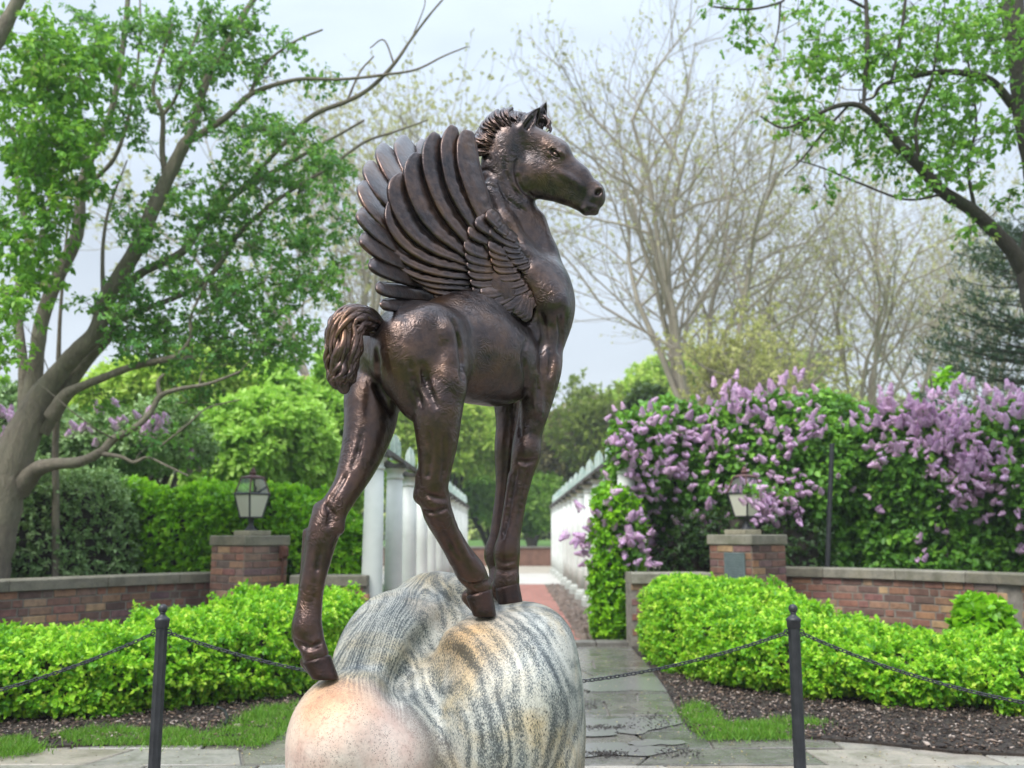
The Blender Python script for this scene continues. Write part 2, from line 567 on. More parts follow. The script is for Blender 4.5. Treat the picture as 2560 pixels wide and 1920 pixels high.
# far (left) foreleg
chain([(1300, 880, 3.50, 58), (1276, 950, 3.50, 46), (1272, 1010, 3.49, 36), (1272, 1060, 3.48, 31), (1270, 1110, 3.47, 32), (1268, 1150, 3.47, 30),
       (1262, 1220, 3.46, 22), (1253, 1290, 3.45, 21), (1245, 1345, 3.44, 21), (1238, 1385, 3.44, 26), (1246, 1420, 3.44, 22), (1252, 1450, 3.42, 27), (1258, 1488, 3.40, 33)], k=0.010)
cone((1222, 1392, 3.45, 9), (1230, 1400, 3.44, 9), k=0.01)

# near (right) hind leg
ell(1085, 912, 2.93, (0.115, 0.060, 0.160), tilt(-0.12), k=0.05)
ell(1122, 960, 2.90, (0.060, 0.052, 0.085), tilt(-0.1), k=0.03)      # stifle
ell(1010, 920, 2.90, (0.055, 0.060, 0.150), tilt(-0.25), k=0.045)    # buttock muscle
ell(1095, 812, 2.94, (0.085, 0.040, 0.050), k=0.06)                  # point of hip
ell(1062, 985, 2.93, (0.066, 0.050, 0.095), k=0.04)
chain([(1095, 990, 2.92, 66), (1093, 1050, 2.91, 58), (1093, 1110, 2.91, 49), (1088, 1165, 2.91, 40), (1084, 1205, 2.91, 35), (1083, 1240, 2.92, 35)], k=0.014)
cone((1052, 1190, 2.91, 14), (1050, 1240, 2.92, 15), k=0.016)        # point of hock
chain([(1060, 1238, 2.92, 25), (1098, 1248, 2.93, 27)], k=0.014)
chain([(1086, 1255, 2.92, 35), (1100, 1295, 2.94, 33), (1121, 1335, 2.97, 28), (1141, 1370, 2.99, 27), (1158, 1400, 3.01, 30), (1176, 1428, 3.03, 34), (1192, 1452, 3.05, 28), (1200, 1470, 3.06, 28)], k=0.010)
cone((1150, 1425, 3.03, 10), (1166, 1448, 3.05, 12), k=0.012)
cone((1075, 1290, 2.93, 10), (1135, 1400, 3.00, 11), k=0.014)
cone((1172, 1492, 3.08, 19), (1188, 1516, 3.06, 15), k=0.012)
# far (left) hind leg, stretched back
ell(958, 930, 3.06, (0.085, 0.080, 0.150), tilt(-0.2), k=0.03)
chain([(930, 990, 3.05, 70), (926, 1050, 3.02, 64), (912, 1110, 2.99, 55), (893, 1165, 2.96, 45), (873, 1210, 2.93, 36), (852, 1245, 2.91, 33), (830, 1278, 2.90, 34)], k=0.014)
cone((800, 1272, 2.90, 18), (796, 1300, 2.90, 17), k=0.016)          # point of hock
chain([(846, 1250, 2.89, 20), (842, 1320, 2.88, 20)], k=0.016)
chain([(822, 1290, 2.90, 40), (806, 1340, 2.89, 37), (794, 1400, 2.88, 31), (781, 1460, 2.87, 28), (773, 1520, 2.87, 29), (767, 1565, 2.86, 34), (772, 1592, 2.86, 33), (783, 1620, 2.85, 28), (790, 1640, 2.85, 29)], k=0.010)
cone((742, 1584, 2.87, 13), (748, 1606, 2.87, 13), k=0.012)
cone((765, 1330, 2.90, 9), (752, 1560, 2.88, 10), k=0.014)
cone((768, 1654, 2.87, 18), (784, 1678, 2.86, 14), k=0.012)
# ------------------------------------------------------------------ head
hd = A(1500, 500, 3.33) - A(1320, 350, 3.40); HD = hd / np.linalg.norm(hd)
HN = np.cross(HD, np.array([0, 0, 1.0])); HN /= np.linalg.norm(HN)       # right side of the head
if HN[1] > 0: HN = -HN
HT = np.cross(HN, HD)
if HT[2] < 0: HT = -HT
HEADR = [HD, HN, HT]
def hell(px, py, d, r, k=0.012, op='add'):
    fld.ell(A(px, py, d), r, HEADR, k, op)
dc = 3.395
hell(1322, 430, dc, (0.088, 0.050, 0.098), 0.020)                      # round cheek
cone((1318, 350, dc, 42), (1385, 388, dc, 46), 0.022, flat=HN, fs=1.08)
cone((1380, 396, dc, 44), (1440, 446, dc, 37), 0.018, flat=HN, fs=1.15)
cone((1440, 446, dc, 37), (1482, 490, dc, 31), 0.016, flat=HN, fs=1.10)
cone((1365, 440, dc, 40), (1440, 478, dc, 30), 0.022, flat=HN, fs=1.02)
cone((1340, 462, dc, 36), (1410, 486, dc, 24), 0.018, flat=HN, fs=1.3)
cone((1410, 486, dc, 24), (1458, 512, dc, 20), 0.016, flat=HN, fs=1.1)
hell(1484, 498, dc - 0.005, (0.041, 0.038, 0.044), 0.014)              # muzzle
hell(1478, 520, dc - 0.005, (0.034, 0.033, 0.022), 0.012)              # lips
hell(1463, 527, dc - 0.005, (0.020, 0.024, 0.016), 0.012)              # chin
hell(1492, 471, dc, (0.030, 0.036, 0.022), 0.014)
fld.cone(A(1376, 380, dc) + HN * 0.034, 0.018, A(1406, 388, dc) + HN * 0.034, 0.018, 0.030)    # brow
fld.cone(A(1376, 380, dc) - HN * 0.034, 0.018, A(1406, 388, dc) - HN * 0.034, 0.018, 0.030)
fld.cone(A(1398, 424, dc) + HN * 0.034, 0.010, A(1450, 462, dc) + HN * 0.026, 0.006, 0.035)    # cheek bone
fld.cone(A(1398, 424, dc) - HN * 0.042, 0.010, A(1450, 462, dc) - HN * 0.032, 0.005, 0.022)
for sgn in (1, -1):
    e = A(1396, 399, dc) + HN * sgn * 0.048
    fld.ell(e, (0.032, 0.012, 0.022), HEADR, 0.012)
    fld.ell(e + HN * sgn * 0.012, (0.0225, 0.014, 0.0145), HEADR, 0.004, 'sub')
    q = A(1498, 487, dc - 0.005) + HN * sgn * 0.030
    fld.ell(q, (0.017, 0.010, 0.024), HEADR, 0.008)
    fld.ell(q + HN * sgn * 0.008 + HD * 0.004, (0.010, 0.016, 0.016), HEADR, 0.004, 'sub')
    q = A(1478, 515, dc - 0.005) + HN * sgn * 0.035
    fld.cone(q, 0.0022, A(1508, 518, dc - 0.005) + HN * sgn * 0.026, 0.0022, 0.006, 'sub')
# ears
EARF = HD * 0.7 - HT * 0.3
for (b, t, off) in (((1302, 326), (1346, 269), 0.040), ((1342, 318), (1359, 256), -0.052)):
    dd = dc - off
    eb, et = A(b[0], b[1], dd), A(t[0], t[1], dd + 0.004)
    ax = (et - eb) / np.linalg.norm(et - eb)
    mid = eb + (et - eb) * 0.45
    L = np.linalg.norm(et - eb)
    sd = np.cross(ax, HN); sd /= np.linalg.norm(sd)
    fld.cone(eb, 0.026, mid, 0.028, 0.012, flat=HN, fs=1.15)
    fld.cone(mid, 0.028, et - ax * 0.004, 0.003, 0.006, flat=HN, fs=1.3)
    cut = HN * 0.013 + HD * 0.017
    fld.cone(eb + cut + ax * 0.018, 0.009, mid + cut * 0.95 + ax * 0.012, 0.010, 0.004, 'sub')
    fld.cone(mid + cut * 0.95 + ax * 0.012, 0.010, et - ax * 0.016 + cut * 0.5, 0.003, 0.004, 'sub')

# modelling marks that follow the surface
def on_surf(px, py, d0=2.6, d1=3.68):
    r = ray(px, py); ts = np.arange(d0, d1, 0.004); pp = CAM + r * (ts / r[1])[:, None]
    ii = np.clip(np.round((pp - fld.lo) / fld.h).astype(int), 0, fld.n - 1)
    v = fld.f[ii[:, 0], ii[:, 1], ii[:, 2]]
    j = np.argmax(v < 0)
    return pp[j] if (v < 0).any() else None
def mark(pts, r, k, op='sub', sink=0.0):
    q = resample(np.array([(a, b, 0) for a, b in pts], float), max(4, (len(pts) - 1) * 4 + 1))
    big = r > 0.0055 or k > 0.017
    if op == 'sub' and big: r, k = r * 0.5, k * 0.62
    w = [on_surf(a[0], a[1]) for a in q]; n_ = len(w)
    for i in range(n_ - 1):
        a, b = w[i], w[i + 1]
        if a is None or b is None or np.linalg.norm(a - b) > 0.07: continue
        f0 = 0.35 + 0.65 * math.sin(math.pi * (i + 0.5) / n_); dv = (a - CAM) / np.linalg.norm(a - CAM) * sink
        fld.cone(a + dv, r * f0, b + dv, r * f0, k, op)
mark([(1134, 804), (1137, 835), (1151, 888), (1158, 947)], 0.009, 0.035)
mark([(1112, 812), (1118, 850), (1128, 900)], 0.006, 0.04, 'add', 0.004)
mark([(1057, 915), (1069, 965), (1090, 1015)], 0.0055, 0.030)
mark([(1025, 905), (1036, 965), (1055, 1015)], 0.005, 0.025)
mark([(1075, 1080), (1078, 1130), (1070, 1190)], 0.005, 0.018)
mark([(1108, 1090), (1110, 1150), (1104, 1200)], 0.004, 0.018)
mark([(941, 880), (948, 965), (980, 1035)], 0.014, 0.035)
mark([(868, 1185), (845, 1220), (829, 1244), (819, 1268)], 0.007, 0.016)
mark([(905, 1080), (895, 1130), (880, 1170)], 0.005, 0.02)
mark([(817, 1265), (828, 1287), (821, 1313)], 0.005, 0.012)
mark([(800, 1370), (790, 1440), (782, 1510)], 0.003, 0.014)
mark([(738, 1600), (758, 1614), (780, 1618), (804, 1606)], 0.005, 0.010)
mark([(1315, 853), (1308, 895), (1315, 937), (1310, 990)], 0.009, 0.025)
mark([(1368, 850), (1378, 900), (1372, 940)], 0.006, 0.025)
mark([(1345, 947), (1347, 1000), (1345, 1052)], 0.005, 0.02)
mark([(1300, 1000), (1298, 1060), (1300, 1090)], 0.004, 0.018)
mark([(1296, 1152), (1318, 1156), (1340, 1148)], 0.0025, 0.012)
mark([(1291, 1175), (1280, 1230), (1270, 1290), (1258, 1345)], 0.005, 0.010)
mark([(1318, 1180), (1306, 1240), (1296, 1300)], 0.003, 0.010)
mark([(1240, 1398), (1262, 1408), (1290, 1400)], 0.003, 0.008)
mark([(1236, 1420), (1262, 1428), (1292, 1422)], 0.004, 0.009)
mark([(1062, 1232), (1085, 1243), (1113, 1247)], 0.003, 0.010)
mark([(1060, 1275), (1085, 1282), (1115, 1270)], 0.003, 0.010)
mark([(1098, 1310), (1120, 1350), (1145, 1392)], 0.005, 0.010)
mark([(1140, 1300), (1160, 1345), (1182, 1390)], 0.003, 0.010)
mark([(1152, 1448), (1172, 1462), (1195, 1462), (1220, 1450)], 0.004, 0.009)
# coronets above the hoof walls
# shoulder, breast, neck
mark([(1310, 722), (1318, 762), (1308, 805)], 0.008, 0.05)
mark([(1352, 790), (1362, 840), (1352, 880)], 0.007, 0.035)
mark([(1398, 790), (1404, 835), (1396, 880)], 0.006, 0.03)
mark([(1250, 600), (1285, 618), (1320, 640)], 0.008, 0.04, 'add', 0.002)
mark([(1228, 560), (1262, 590), (1300, 606)], 0.006, 0.03)
mark([(1262, 395), (1264, 433), (1283, 470), (1312, 499)], 0.0035, 0.010)
mark([(1246, 450), (1262, 490), (1290, 514), (1322, 532)], 0.0035, 0.010)
mark([(1292, 400), (1291, 433), (1304, 471), (1330, 492)], 0.0045, 0.012)
for yy in (398, 432, 470):
    mark([(1186 + (yy - 380) * 0.22, yy), (1205 + (yy - 380) * 0.2, yy - 8), (1224 + (yy - 380) * 0.2, yy + 2)], 0.0035, 0.008)
# face
mark([(1392, 430), (1425, 447), (1452, 468)], 0.004, 0.022, 'add', 0.004)
mark([(1466, 522), (1482, 528), (1500, 527)], 0.0028, 0.006)
mark([(1374, 386), (1390, 379), (1408, 385)], 0.0035, 0.016, 'add', 0.003)
# flat soles
for (px_, py_, d_) in ((1272, 1523, 3.30), (1258, 1513, 3.40), (1206, 1549, 3.05), (806, 1701, 2.85)):
    c = A(px_, py_, d_); fld.ell(c - np.array([0, 0, 0.060]), (0.09, 0.09, 0.060), None, 0.003, 'sub')

bV, bF = fld.mesh()
# light smoothing keeps the voxel steps out of the highlights
def laplace(V, Fq, it=2, lam=0.5):
    V = V.copy()
    e = np.concatenate([Fq[:, [0, 1]], Fq[:, [1, 2]], Fq[:, [2, 3]], Fq[:, [3, 0]]])
    deg = np.bincount(e[:, 0], minlength=len(V)) + np.bincount(e[:, 1], minlength=len(V))
    for _ in range(it):
        S = np.zeros_like(V)
        for c in range(3):
            S[:, c] = np.bincount(e[:, 0], V[e[:, 1], c], len(V)) + np.bincount(e[:, 1], V[e[:, 0], c], len(V))
        V += lam * (S / np.maximum(deg, 1)[:, None] - V)
    return V
bV = laplace(bV, bF, 2, 0.5)
body_o = np_mesh('body', bV, bF, M_BRONZE, statue_root)

# ears: cupped leaves of bronze, open forwards
for (b, t, off, op) in (((1304, 334), (1346, 268), 0.034, HD * 0.85 + HN * 0.45), ((1340, 322), (1360, 255), -0.048, HD * 0.9 + HN * 0.2)):
    eb, et = A(b[0], b[1], dc - off), A(t[0], t[1], dc - off + 0.004)
    ax = (et - eb) / np.linalg.norm(et - eb); op = op - ax * np.dot(op, ax); op /= np.linalg.norm(op); sdv = np.cross(ax, op)
    rings = []; n1, n2 = 14, 15
    for th_, in ((0.0,), (0.0042,)):
        for i in range(n1):
            s_ = i / (n1 - 1); wd = 0.0335 * (math.sin(math.pi * (0.20 + 0.80 * s_)) ** 0.75) * (1 - 0.15 * s_) + 0.0006
            for j in range(n2):
                ph = math.radians(-118 + 236 * j / (n2 - 1)); rr = max(0.0004, wd - th_)
                rings.append(eb + (et - eb) * s_ - op * (math.cos(ph) * rr * 0.72) + sdv * (math.sin(ph) * rr) + op * 0.004 + op * (0.006 * s_ * s_))
    n0 = n1 * n2; Fq = []
    for i in range(n1 - 1):
        for j in range(n2 - 1):
            a = i * n2 + j; Fq.append((a, a + 1, a + n2 + 1, a + n2)); Fq.append((n0 + a, n0 + a + n2, n0 + a + n2 + 1, n0 + a + 1))
        for j in (0, n2 - 1):
            a = i * n2 + j; Fq.append((a, a + n2, n0 + a + n2, n0 + a))
    np_mesh('ear', rings, np.array(Fq), M_BRONZE_F, statue_root)

# hooves: crisp horn below the coronet, toe pointing forward
def hoof(sole, cor, toe, rs, rc):
    s0, c0 = A(*sole), A(*cor); t = np.array([toe[0], toe[1], 0.0]); t /= np.linalg.norm(t); w = np.cross(HU, t)
    mb = MB(); n = 28; rings = []
    for i, f in enumerate((0.0, 0.05, 0.3, 0.6, 0.88, 1.0, 1.06)):
        c = s0 + (c0 - s0) * f; a = rs[0] + (rc[0] - rs[0]) * f; b = rs[1] + (rc[1] - rs[1]) * f
        if i == 0: a *= 0.95; b *= 0.95
        if i == 6: a *= 0.84; b *= 0.84
        ring = []
        for k in range(n):
            th = 2 * math.pi * k / n; ct, st = math.cos(th), math.sin(th)
            ext = 1.0 if ct > -0.2 else 1.0 - 0.22 * ((-ct - 0.2) / 0.8) ** 1.5      # blunt heel
            z = 0.004 * ct * f * 3
            rip = 1 + 0.010 * math.sin(f * 26 + ct)
            ring.append(c + t * (a * ct * ext * rip) + w * (b * st * rip) + HU * z)
        rings.append(ring)
    vs = [tuple(v) for r_ in rings for v in r_]; fs = [tuple(reversed(range(n))), tuple(range(6 * n, 7 * n))]
    for i in range(6):
        for k in range(n): fs.append((i * n + k, i * n + (k + 1) % n, (i + 1) * n + (k + 1) % n, (i + 1) * n + k))
    mb.add(vs, fs); o = mb.build('hoof', M_HOOF, statue_root, smooth=True)
hoof((1273, 1514, 3.29), (1264, 1464, 3.30), (0.93, 0.1), (0.047, 0.043), (0.046, 0.043))
hoof((1262, 1505, 3.42), (1254, 1462, 3.43), (0.93, 0.1), (0.045, 0.040), (0.044, 0.041))
hoof((1209, 1540, 3.05), (1194, 1484, 3.06), (0.95, -0.1), (0.040, 0.040), (0.046, 0.042))
hoof((812, 1696, 2.84), (790, 1650, 2.85), (0.90, -0.3), (0.040, 0.039), (0.043, 0.040))

# eyes
for sgn in (1, -1):
    e = A(1396, 399, dc) + HN * sgn * 0.046
    u = np.linspace(0, math.pi, 9); w = np.linspace(0, 2 * math.pi, 14, endpoint=False)
    V_ = [e + 0.0185 * math.sin(a) * math.cos(b) * HD + 0.0115 * math.cos(a) * HN * sgn + 0.0125 * math.sin(a) * math.sin(b) * HT for a in u for b in w]
    Fq = [(i * 14 + j, i * 14 + (j + 1) % 14, (i + 1) * 14 + (j + 1) % 14, (i + 1) * 14 + j) for i in range(8) for j in range(14)]
    eo = np_mesh('eye', V_, np.array(Fq), M_BRONZE_F, statue_root)
    # lids
    for upl in (1, -1):
        pts = []
        for t in np.linspace(-1, 1, 9):
            pts.append(e + HD * (0.028 * t) + HT * upl * (0.0155 * (1 - t * t) - 0.002) + HN * sgn * (0.0140 - 0.009 * t * t))
        r = [0.0014 + 0.0034 * math.sin(math.pi * i / 8) for i in range(9)]
        V2, F2 = loft(pts, r, 6)
        np_mesh('eyelid', V2, F2, M_BRONZE, eo)

# ------------------------------------------------------------------ wings
def plane_pt(px, py, p0, n, off=0.0):
    r = ray(px, py)
    t = np.dot(p0 - CAM, n) / np.dot(r, n)
    return CAM + r * t + n * off

def feather(pts, widths, surf, off, parent, camber=0.012, thick=0.006, rim=0.35, nseg=22, name='feather', tipL=0.16, tipR=0.06, tiltq=0.007):
    """pts: tip..base in pixels, widths in pixels (half) at each; surf(px,py,off)->world, normal"""
    c, w = resample(np.hstack([np.asarray(pts, float), np.zeros((len(pts), 1))]), nseg, widths)
    c = c[:, :2]; w = w[:, 0]
    T = np.gradient(c, axis=0); T /= np.linalg.norm(T, axis=1)[:, None] + 1e-9
    Nn = np.stack([-T[:, 1], T[:, 0]], 1)
    QS = (-1, -0.94, -0.8, -0.5, -0.17, 0.1, 0.4, 0.68, 0.84, 0.95, 1)
    m = len(QS)
    front, back = [], []
    for i in range(nseg):
        s = i / (nseg - 1)
        prof = 1.0
        for j in range(m):
            q = QS[j]
            te = tipL if q > 0 else tipR
            prof = math.sqrt(max(0.0, 1 - ((te - s) / te) ** 2)) * 0.98 + 0.02 if s < te else 1.0
            x, y = c[i] + Nn[i] * (q * w[i] * prof)
            hump = camber * (1 - abs(q) ** 3) + thick * rim * math.exp(-((q - 0.84) / 0.13) ** 2)   # raised outer rim
            hump += tiltq * q * prof * min(1.0, s * 5 + 0.15)
            hump += 0.0028 * math.exp(-((q - 0.1) / 0.12) ** 2)                                # quill
            hump += 0.0030 * math.sin(s * 62 + q * 5 + abs(q) * 6 + 2.0 * math.sin(s * 9 + off * 900)) * (1 - q * q) * min(1.0, 0.12 + 1.1 * s) * (0.6 + 0.4 * math.sin(s * 23 + off * 700))   # barbs
            front.append(surf(x, y, off + hump * (0.25 + 0.75 * prof)))
            back.append(surf(x, y, off - thick * prof * (0.4 + 0.6 * (1 - q * q))))
    V_ = front + back; n0 = nseg * m; Fq = []
    for i in range(nseg - 1):
        for j in range(m - 1):
            a = i * m + j
            Fq.append((a, a + 1, a + m + 1, a + m)); Fq.append((n0 + a, n0 + a + m, n0 + a + m + 1, n0 + a + 1))
        a = i * m; Fq.append((a, a + m, n0 + a + m, n0 + a))
        a = i * m + m - 1; Fq.append((a, n0 + a, n0 + a + m, a + m))
    for j in range(m - 1):
        Fq.append((j, n0 + j, n0 + j + 1, j + 1)); a = (nseg - 1) * m + j; Fq.append((a, a + 1, n0 + a + 1, n0 + a))
    return np_mesh(name, V_, np.array(Fq), M_BRONZE_F, parent)

def zA(pts): return [(880 + x / 2.765, 220 + y / 2.765) for x, y in pts]

# near wing: a gently curved sheet that leans out and back from the right shoulder
W0 = A(1235, 700, 3.235); WN = HR * 0.93 + np.array([0, 0, 0.05]) - HF * 0.18; WN /= np.linalg.norm(WN)
def surf_near(x, y, off):
    rr = math.hypot(x - 1235, y - 700) / 480.0
    return plane_pt(x, y, W0, WN, off + 0.026 * math.sin(min(rr, 1.2) * math.pi * 0.9) - 0.06 * rr)
near_wing = empty('wing', (0, 0, 0)); near_wing.parent = statue_root
near_wing.location = tuple(np.array(W0) - np.array(statue_root.location))
prim = [
 ([(778, 290), (778, 420), (786, 560), (838, 760), (900, 930), (960, 1080)], [52, 70, 76, 72, 62, 40]),
 ([(694, 250), (672, 380), (668, 500), (692, 680), (765, 850), (850, 990), (930, 1120)], [44, 62, 66, 62, 60, 52, 40]),
 ([(575, 296), (552, 420), (550, 560), (585, 730), (650, 880), (745, 1010), (850, 1130)], [44, 64, 68, 62, 58, 52, 40]),
 ([(455, 438), (430, 560), (445, 700), (500, 860), (585, 985), (700, 1085), (820, 1180)], [52, 70, 74, 70, 64, 54, 40]),
 ([(345, 582), (318, 690), (345, 830), (420, 980), (540, 1090), (680, 1160), (820, 1220)], [48, 68, 72, 66, 58, 48, 36]),
 ([(258, 772), (270, 900), (330, 1020), (430, 1120), (560, 1190), (700, 1225), (840, 1260)], [24, 46, 54, 52, 48, 42, 34]),
 ([(226, 985), (262, 1080), (350, 1165), (470, 1230), (620, 1275), (760, 1295), (860, 1305)], [14, 34, 44, 44, 40, 34, 28]),
 ([(275, 1178), (345, 1240), (450, 1290), (580, 1320), (700, 1335), (860, 1345)], [12, 28, 36, 36, 32, 26]),
 ([(402, 1305), (480, 1335), (580, 1360), (700, 1370), (860, 1380)], [14, 28, 32, 30, 26]),
 ([(490, 1375), (570, 1395), (680, 1410), (860, 1410)], [14, 28, 32, 28]),
 ([(570, 1430), (650, 1455), (740, 1460), (860, 1430)], [16, 28, 34, 30]),
]
for i, (p, w) in enumerate(prim):
    feather(zA(p), [q * 1.07 / 2.765 for q in w], surf_near, 0.034 - 0.0042 * i, near_wing, camber=0.006, thick=0.008, rim=0.30, nseg=60, tiltq=0.009, tipL=0.20, tipR=0.05)

def covert(cx, cy, ang, L, Wd, off, parent, surf, camber=0.005):
    """small rounded scale; (cx,cy) = tip in zA pixels, ang = direction tip points (deg, image, 0 = right, 90 = down)"""
    a = math.radians(ang); dx, dy = math.cos(a), math.sin(a)
    p = [(cx, cy), (cx - dx * L * 0.3, cy - dy * L * 0.3), (cx - dx * L * 0.65, cy - dy * L * 0.65), (cx - dx * L, cy - dy * L)]
    return feather(zA(p), [Wd * 0.8 / 2.765, Wd / 2.765, Wd * 0.95 / 2.765, Wd * 0.7 / 2.765], surf, off, parent, camber=camber, thick=0.006, rim=0.5, nseg=16, name='covert', tipL=0.34, tipR=0.30, tiltq=0.0075)
cov1 = [(765, 985, 212, 170, 62), (738, 1085, 205, 190, 68), (745, 1165, 196, 200, 58), (758, 1232, 188, 200, 54), (772, 1292, 183, 200, 52), (788, 1350, 180, 200, 52), (806, 1405, 172, 190, 52), (840, 1450, 165, 180, 54)]
cov1b = [(812, 925, 222, 150, 58), (852, 900, 236, 150, 52)]
cov2 = [(905, 985, 222, 150, 58), (893, 1090, 208, 150, 56), (898, 1150, 198, 150, 50), (912, 1205, 190, 160, 50), (932, 1258, 184, 160, 50), (955, 1315, 178, 160, 54), (985, 1370, 172, 160, 54), (1018, 1425, 164, 160, 54), (1062, 1475, 156, 150, 52), (1100, 1520, 146, 140, 48)]
cov3 = [(902, 880, 232, 140, 54), (945, 955, 222, 130, 48), (998, 1015, 212, 120, 44), (1005, 1072, 202, 120, 44), (1012, 1125, 192, 120, 42), (1030, 1170, 184, 120, 42), (1062, 1218, 174, 120, 42), (1108, 1262, 160, 110, 40), (1150, 1300, 146, 100, 38), (1178, 1345, 130, 100, 36), (1202, 1392, 112, 100, 34)]
cov4 = [(735, 1550, 168, 200, 46), (845, 1572, 160, 170, 56), (950, 1605, 135, 170, 56), (850, 1430, 172, 180, 56), (905, 1495, 158, 180, 58), (985, 1540, 145, 170, 56), (1050, 1560, 128, 150, 50), (1165, 1470, 118, 150, 40), (1180, 1550, 105, 130, 36), (1085, 1590, 112, 150, 42), (1118, 1615, 104, 150, 38), (1150, 1640, 96, 150, 34)]
for i, c in enumerate(reversed(cov1)): covert(*c, 0.018 + 0.0026 * i, near_wing, surf_near)
for i, c in enumerate(reversed(cov1b)): covert(*c, 0.042 + 0.003 * i, near_wing, surf_near)
for i, c in enumerate(cov4): covert(*c, 0.028 + 0.0012 * i, near_wing, surf_near, 0.006)
for i, c in enumerate(reversed(cov2)): covert(*c, 0.029 + 0.0020 * i, near_wing, surf_near)
for i, c in enumerate(reversed(cov3)): covert(c[0] - 22, *c[1:], 0.038 + 0.0016 * i, near_wing, surf_near)
# leading edge of the wing and its root on the shoulder
le = zA([(815, 300), (830, 480), (855, 640), (890, 780), (925, 870), (985, 960), (1060, 1090), (1110, 1190), (1190, 1290), (1215, 1380), (1180, 1480)])
le3 = [surf_near(x, y, 0.020) for x, y in le]
V_, F_ = loft(resample(le3, 40), np.interp(np.linspace(0, 1, 40), [0, .1, .5, .7, 1], [0.004, 0.010, 0.014, 0.022, 0.02]), 10)
np_mesh('leading_edge', V_, F_, M_BRONZE_F, near_wing)
# wing pad that the coverts grow from
pad = []
for (x, y, r) in ((960, 1150, 0.030), (1020, 1280, 0.040), (1060, 1400, 0.045), (1060, 1500, 0.040)):
    pad.append((x, y, r))
pf = Field(W0 - 0.42, W0 + 0.42, 0.010)
for (x, y, r) in pad:
    zx, zy = zA([(x, y)])[0]
    pf.ell(surf_near(zx, zy, -0.012), (r * 1.9, r, r * 1.9), [HF, HR, HU], 0.05)
pV, pF = pf.mesh()
np_mesh('wing_root', pV, pF, M_BRONZE, near_wing)

# far wing, seen from inside, standing off the left shoulder
W1 = A(1200, 690, 3.56); WM = HR * 0.80 + HF * 0.25 + np.array([0, 0, 0.38]); WM /= np.linalg.norm(WM)
def surf_far(x, y, off):
    rr = math.hypot(x - 1200, y - 720) / 430.0
    return plane_pt(x, y, W1, WM, off + 0.03 * math.sin(min(rr, 1.1) * 2.8))
far_wing = empty('wing', (0, 0, 0)); far_wing.parent = statue_root
far_wing.location = tuple(np.array(W1) - np.array(statue_root.location))
farf = [
 ([(455, 366), (480, 470), (560, 640), (700, 900), (830, 1130)], [34, 60, 74, 70, 50]),
 ([(335, 328), (360, 440), (440, 640), (600, 900), (800, 1150)], [40, 78, 84, 76, 50]),
 ([(205, 375), (245, 480), (340, 660), (520, 900), (780, 1170)], [36, 74, 84, 78, 50]),
 ([(125, 492), (165, 590), (270, 760), (470, 960), (760, 1200)], [36, 72, 82, 76, 50]),
 ([(95, 622), (125, 710), (220, 860), (430, 1040), (740, 1230)], [36, 66, 78, 72, 48]),
 ([(82, 812), (120, 880), (230, 990), (430, 1120), (730, 1270)], [36, 62, 72, 68, 46]),
 ([(95, 985), (150, 1045), (260, 1120), (450, 1200), (730, 1300)], [34, 58, 66, 62, 44]),
 ([(160, 1160), (220, 1205), (330, 1245), (500, 1290), (740, 1340)], [32, 54, 62, 58, 42]),
 ([(215, 1320), (280, 1350), (390, 1365), (540, 1380), (740, 1390)], [30, 50, 56, 52, 40]),
 ([(255, 1445), (330, 1450), (430, 1450), (560, 1445), (740, 1430)], [30, 48, 52, 48, 40]),
]
for i, (p, w) in enumerate(farf):
    feather(zA(p), [q / 2.765 for q in w], surf_far, 0.0 - 0.0075 * i, far_wing, camber=0.011, thick=0.009, rim=0.0, nseg=26)
for i, (x, y) in enumerate(((600, 1180), (660, 1260), (700, 1340), (640, 1400), (760, 1150), (820, 1250))):
    covert(x, y, 205, 200, 60, 0.012 + 0.003 * i, far_wing, surf_far)

# ------------------------------------------------------------------ mane, forelock, tail
def lock(pts, r0, parent, name, wave=0.0, n=14, sides=7, flatv=None):
    """a tapering strand of cast hair through world points"""
    p = resample(pts, n)
    ph = random.uniform(0, 6.28)
    d = p[-1] - p[0]; sd = np.cross(d, HR); sd /= np.linalg.norm(sd) + 1e-9
    for i in range(n):
        p[i] += sd * math.sin(ph + i * 0.75) * wave * (i / n)
    rad = [r0 * (0.55 + 0.75 * math.sin(math.pi * min(1, (i + 1.5) / n) ** 0.8)) * (1 - (i / (n - 1)) ** 3 * 0.85) for i in range(n)]
    V_, F_ = loft(p, rad, sides)
    return V_, F_
def bundle(items):
    V_, F_ = [], []; n = 0
    for v, f in items:
        V_.append(v); F_.append(f + n); n += len(v)
    return np.vstack(V_), np.vstack(F_)

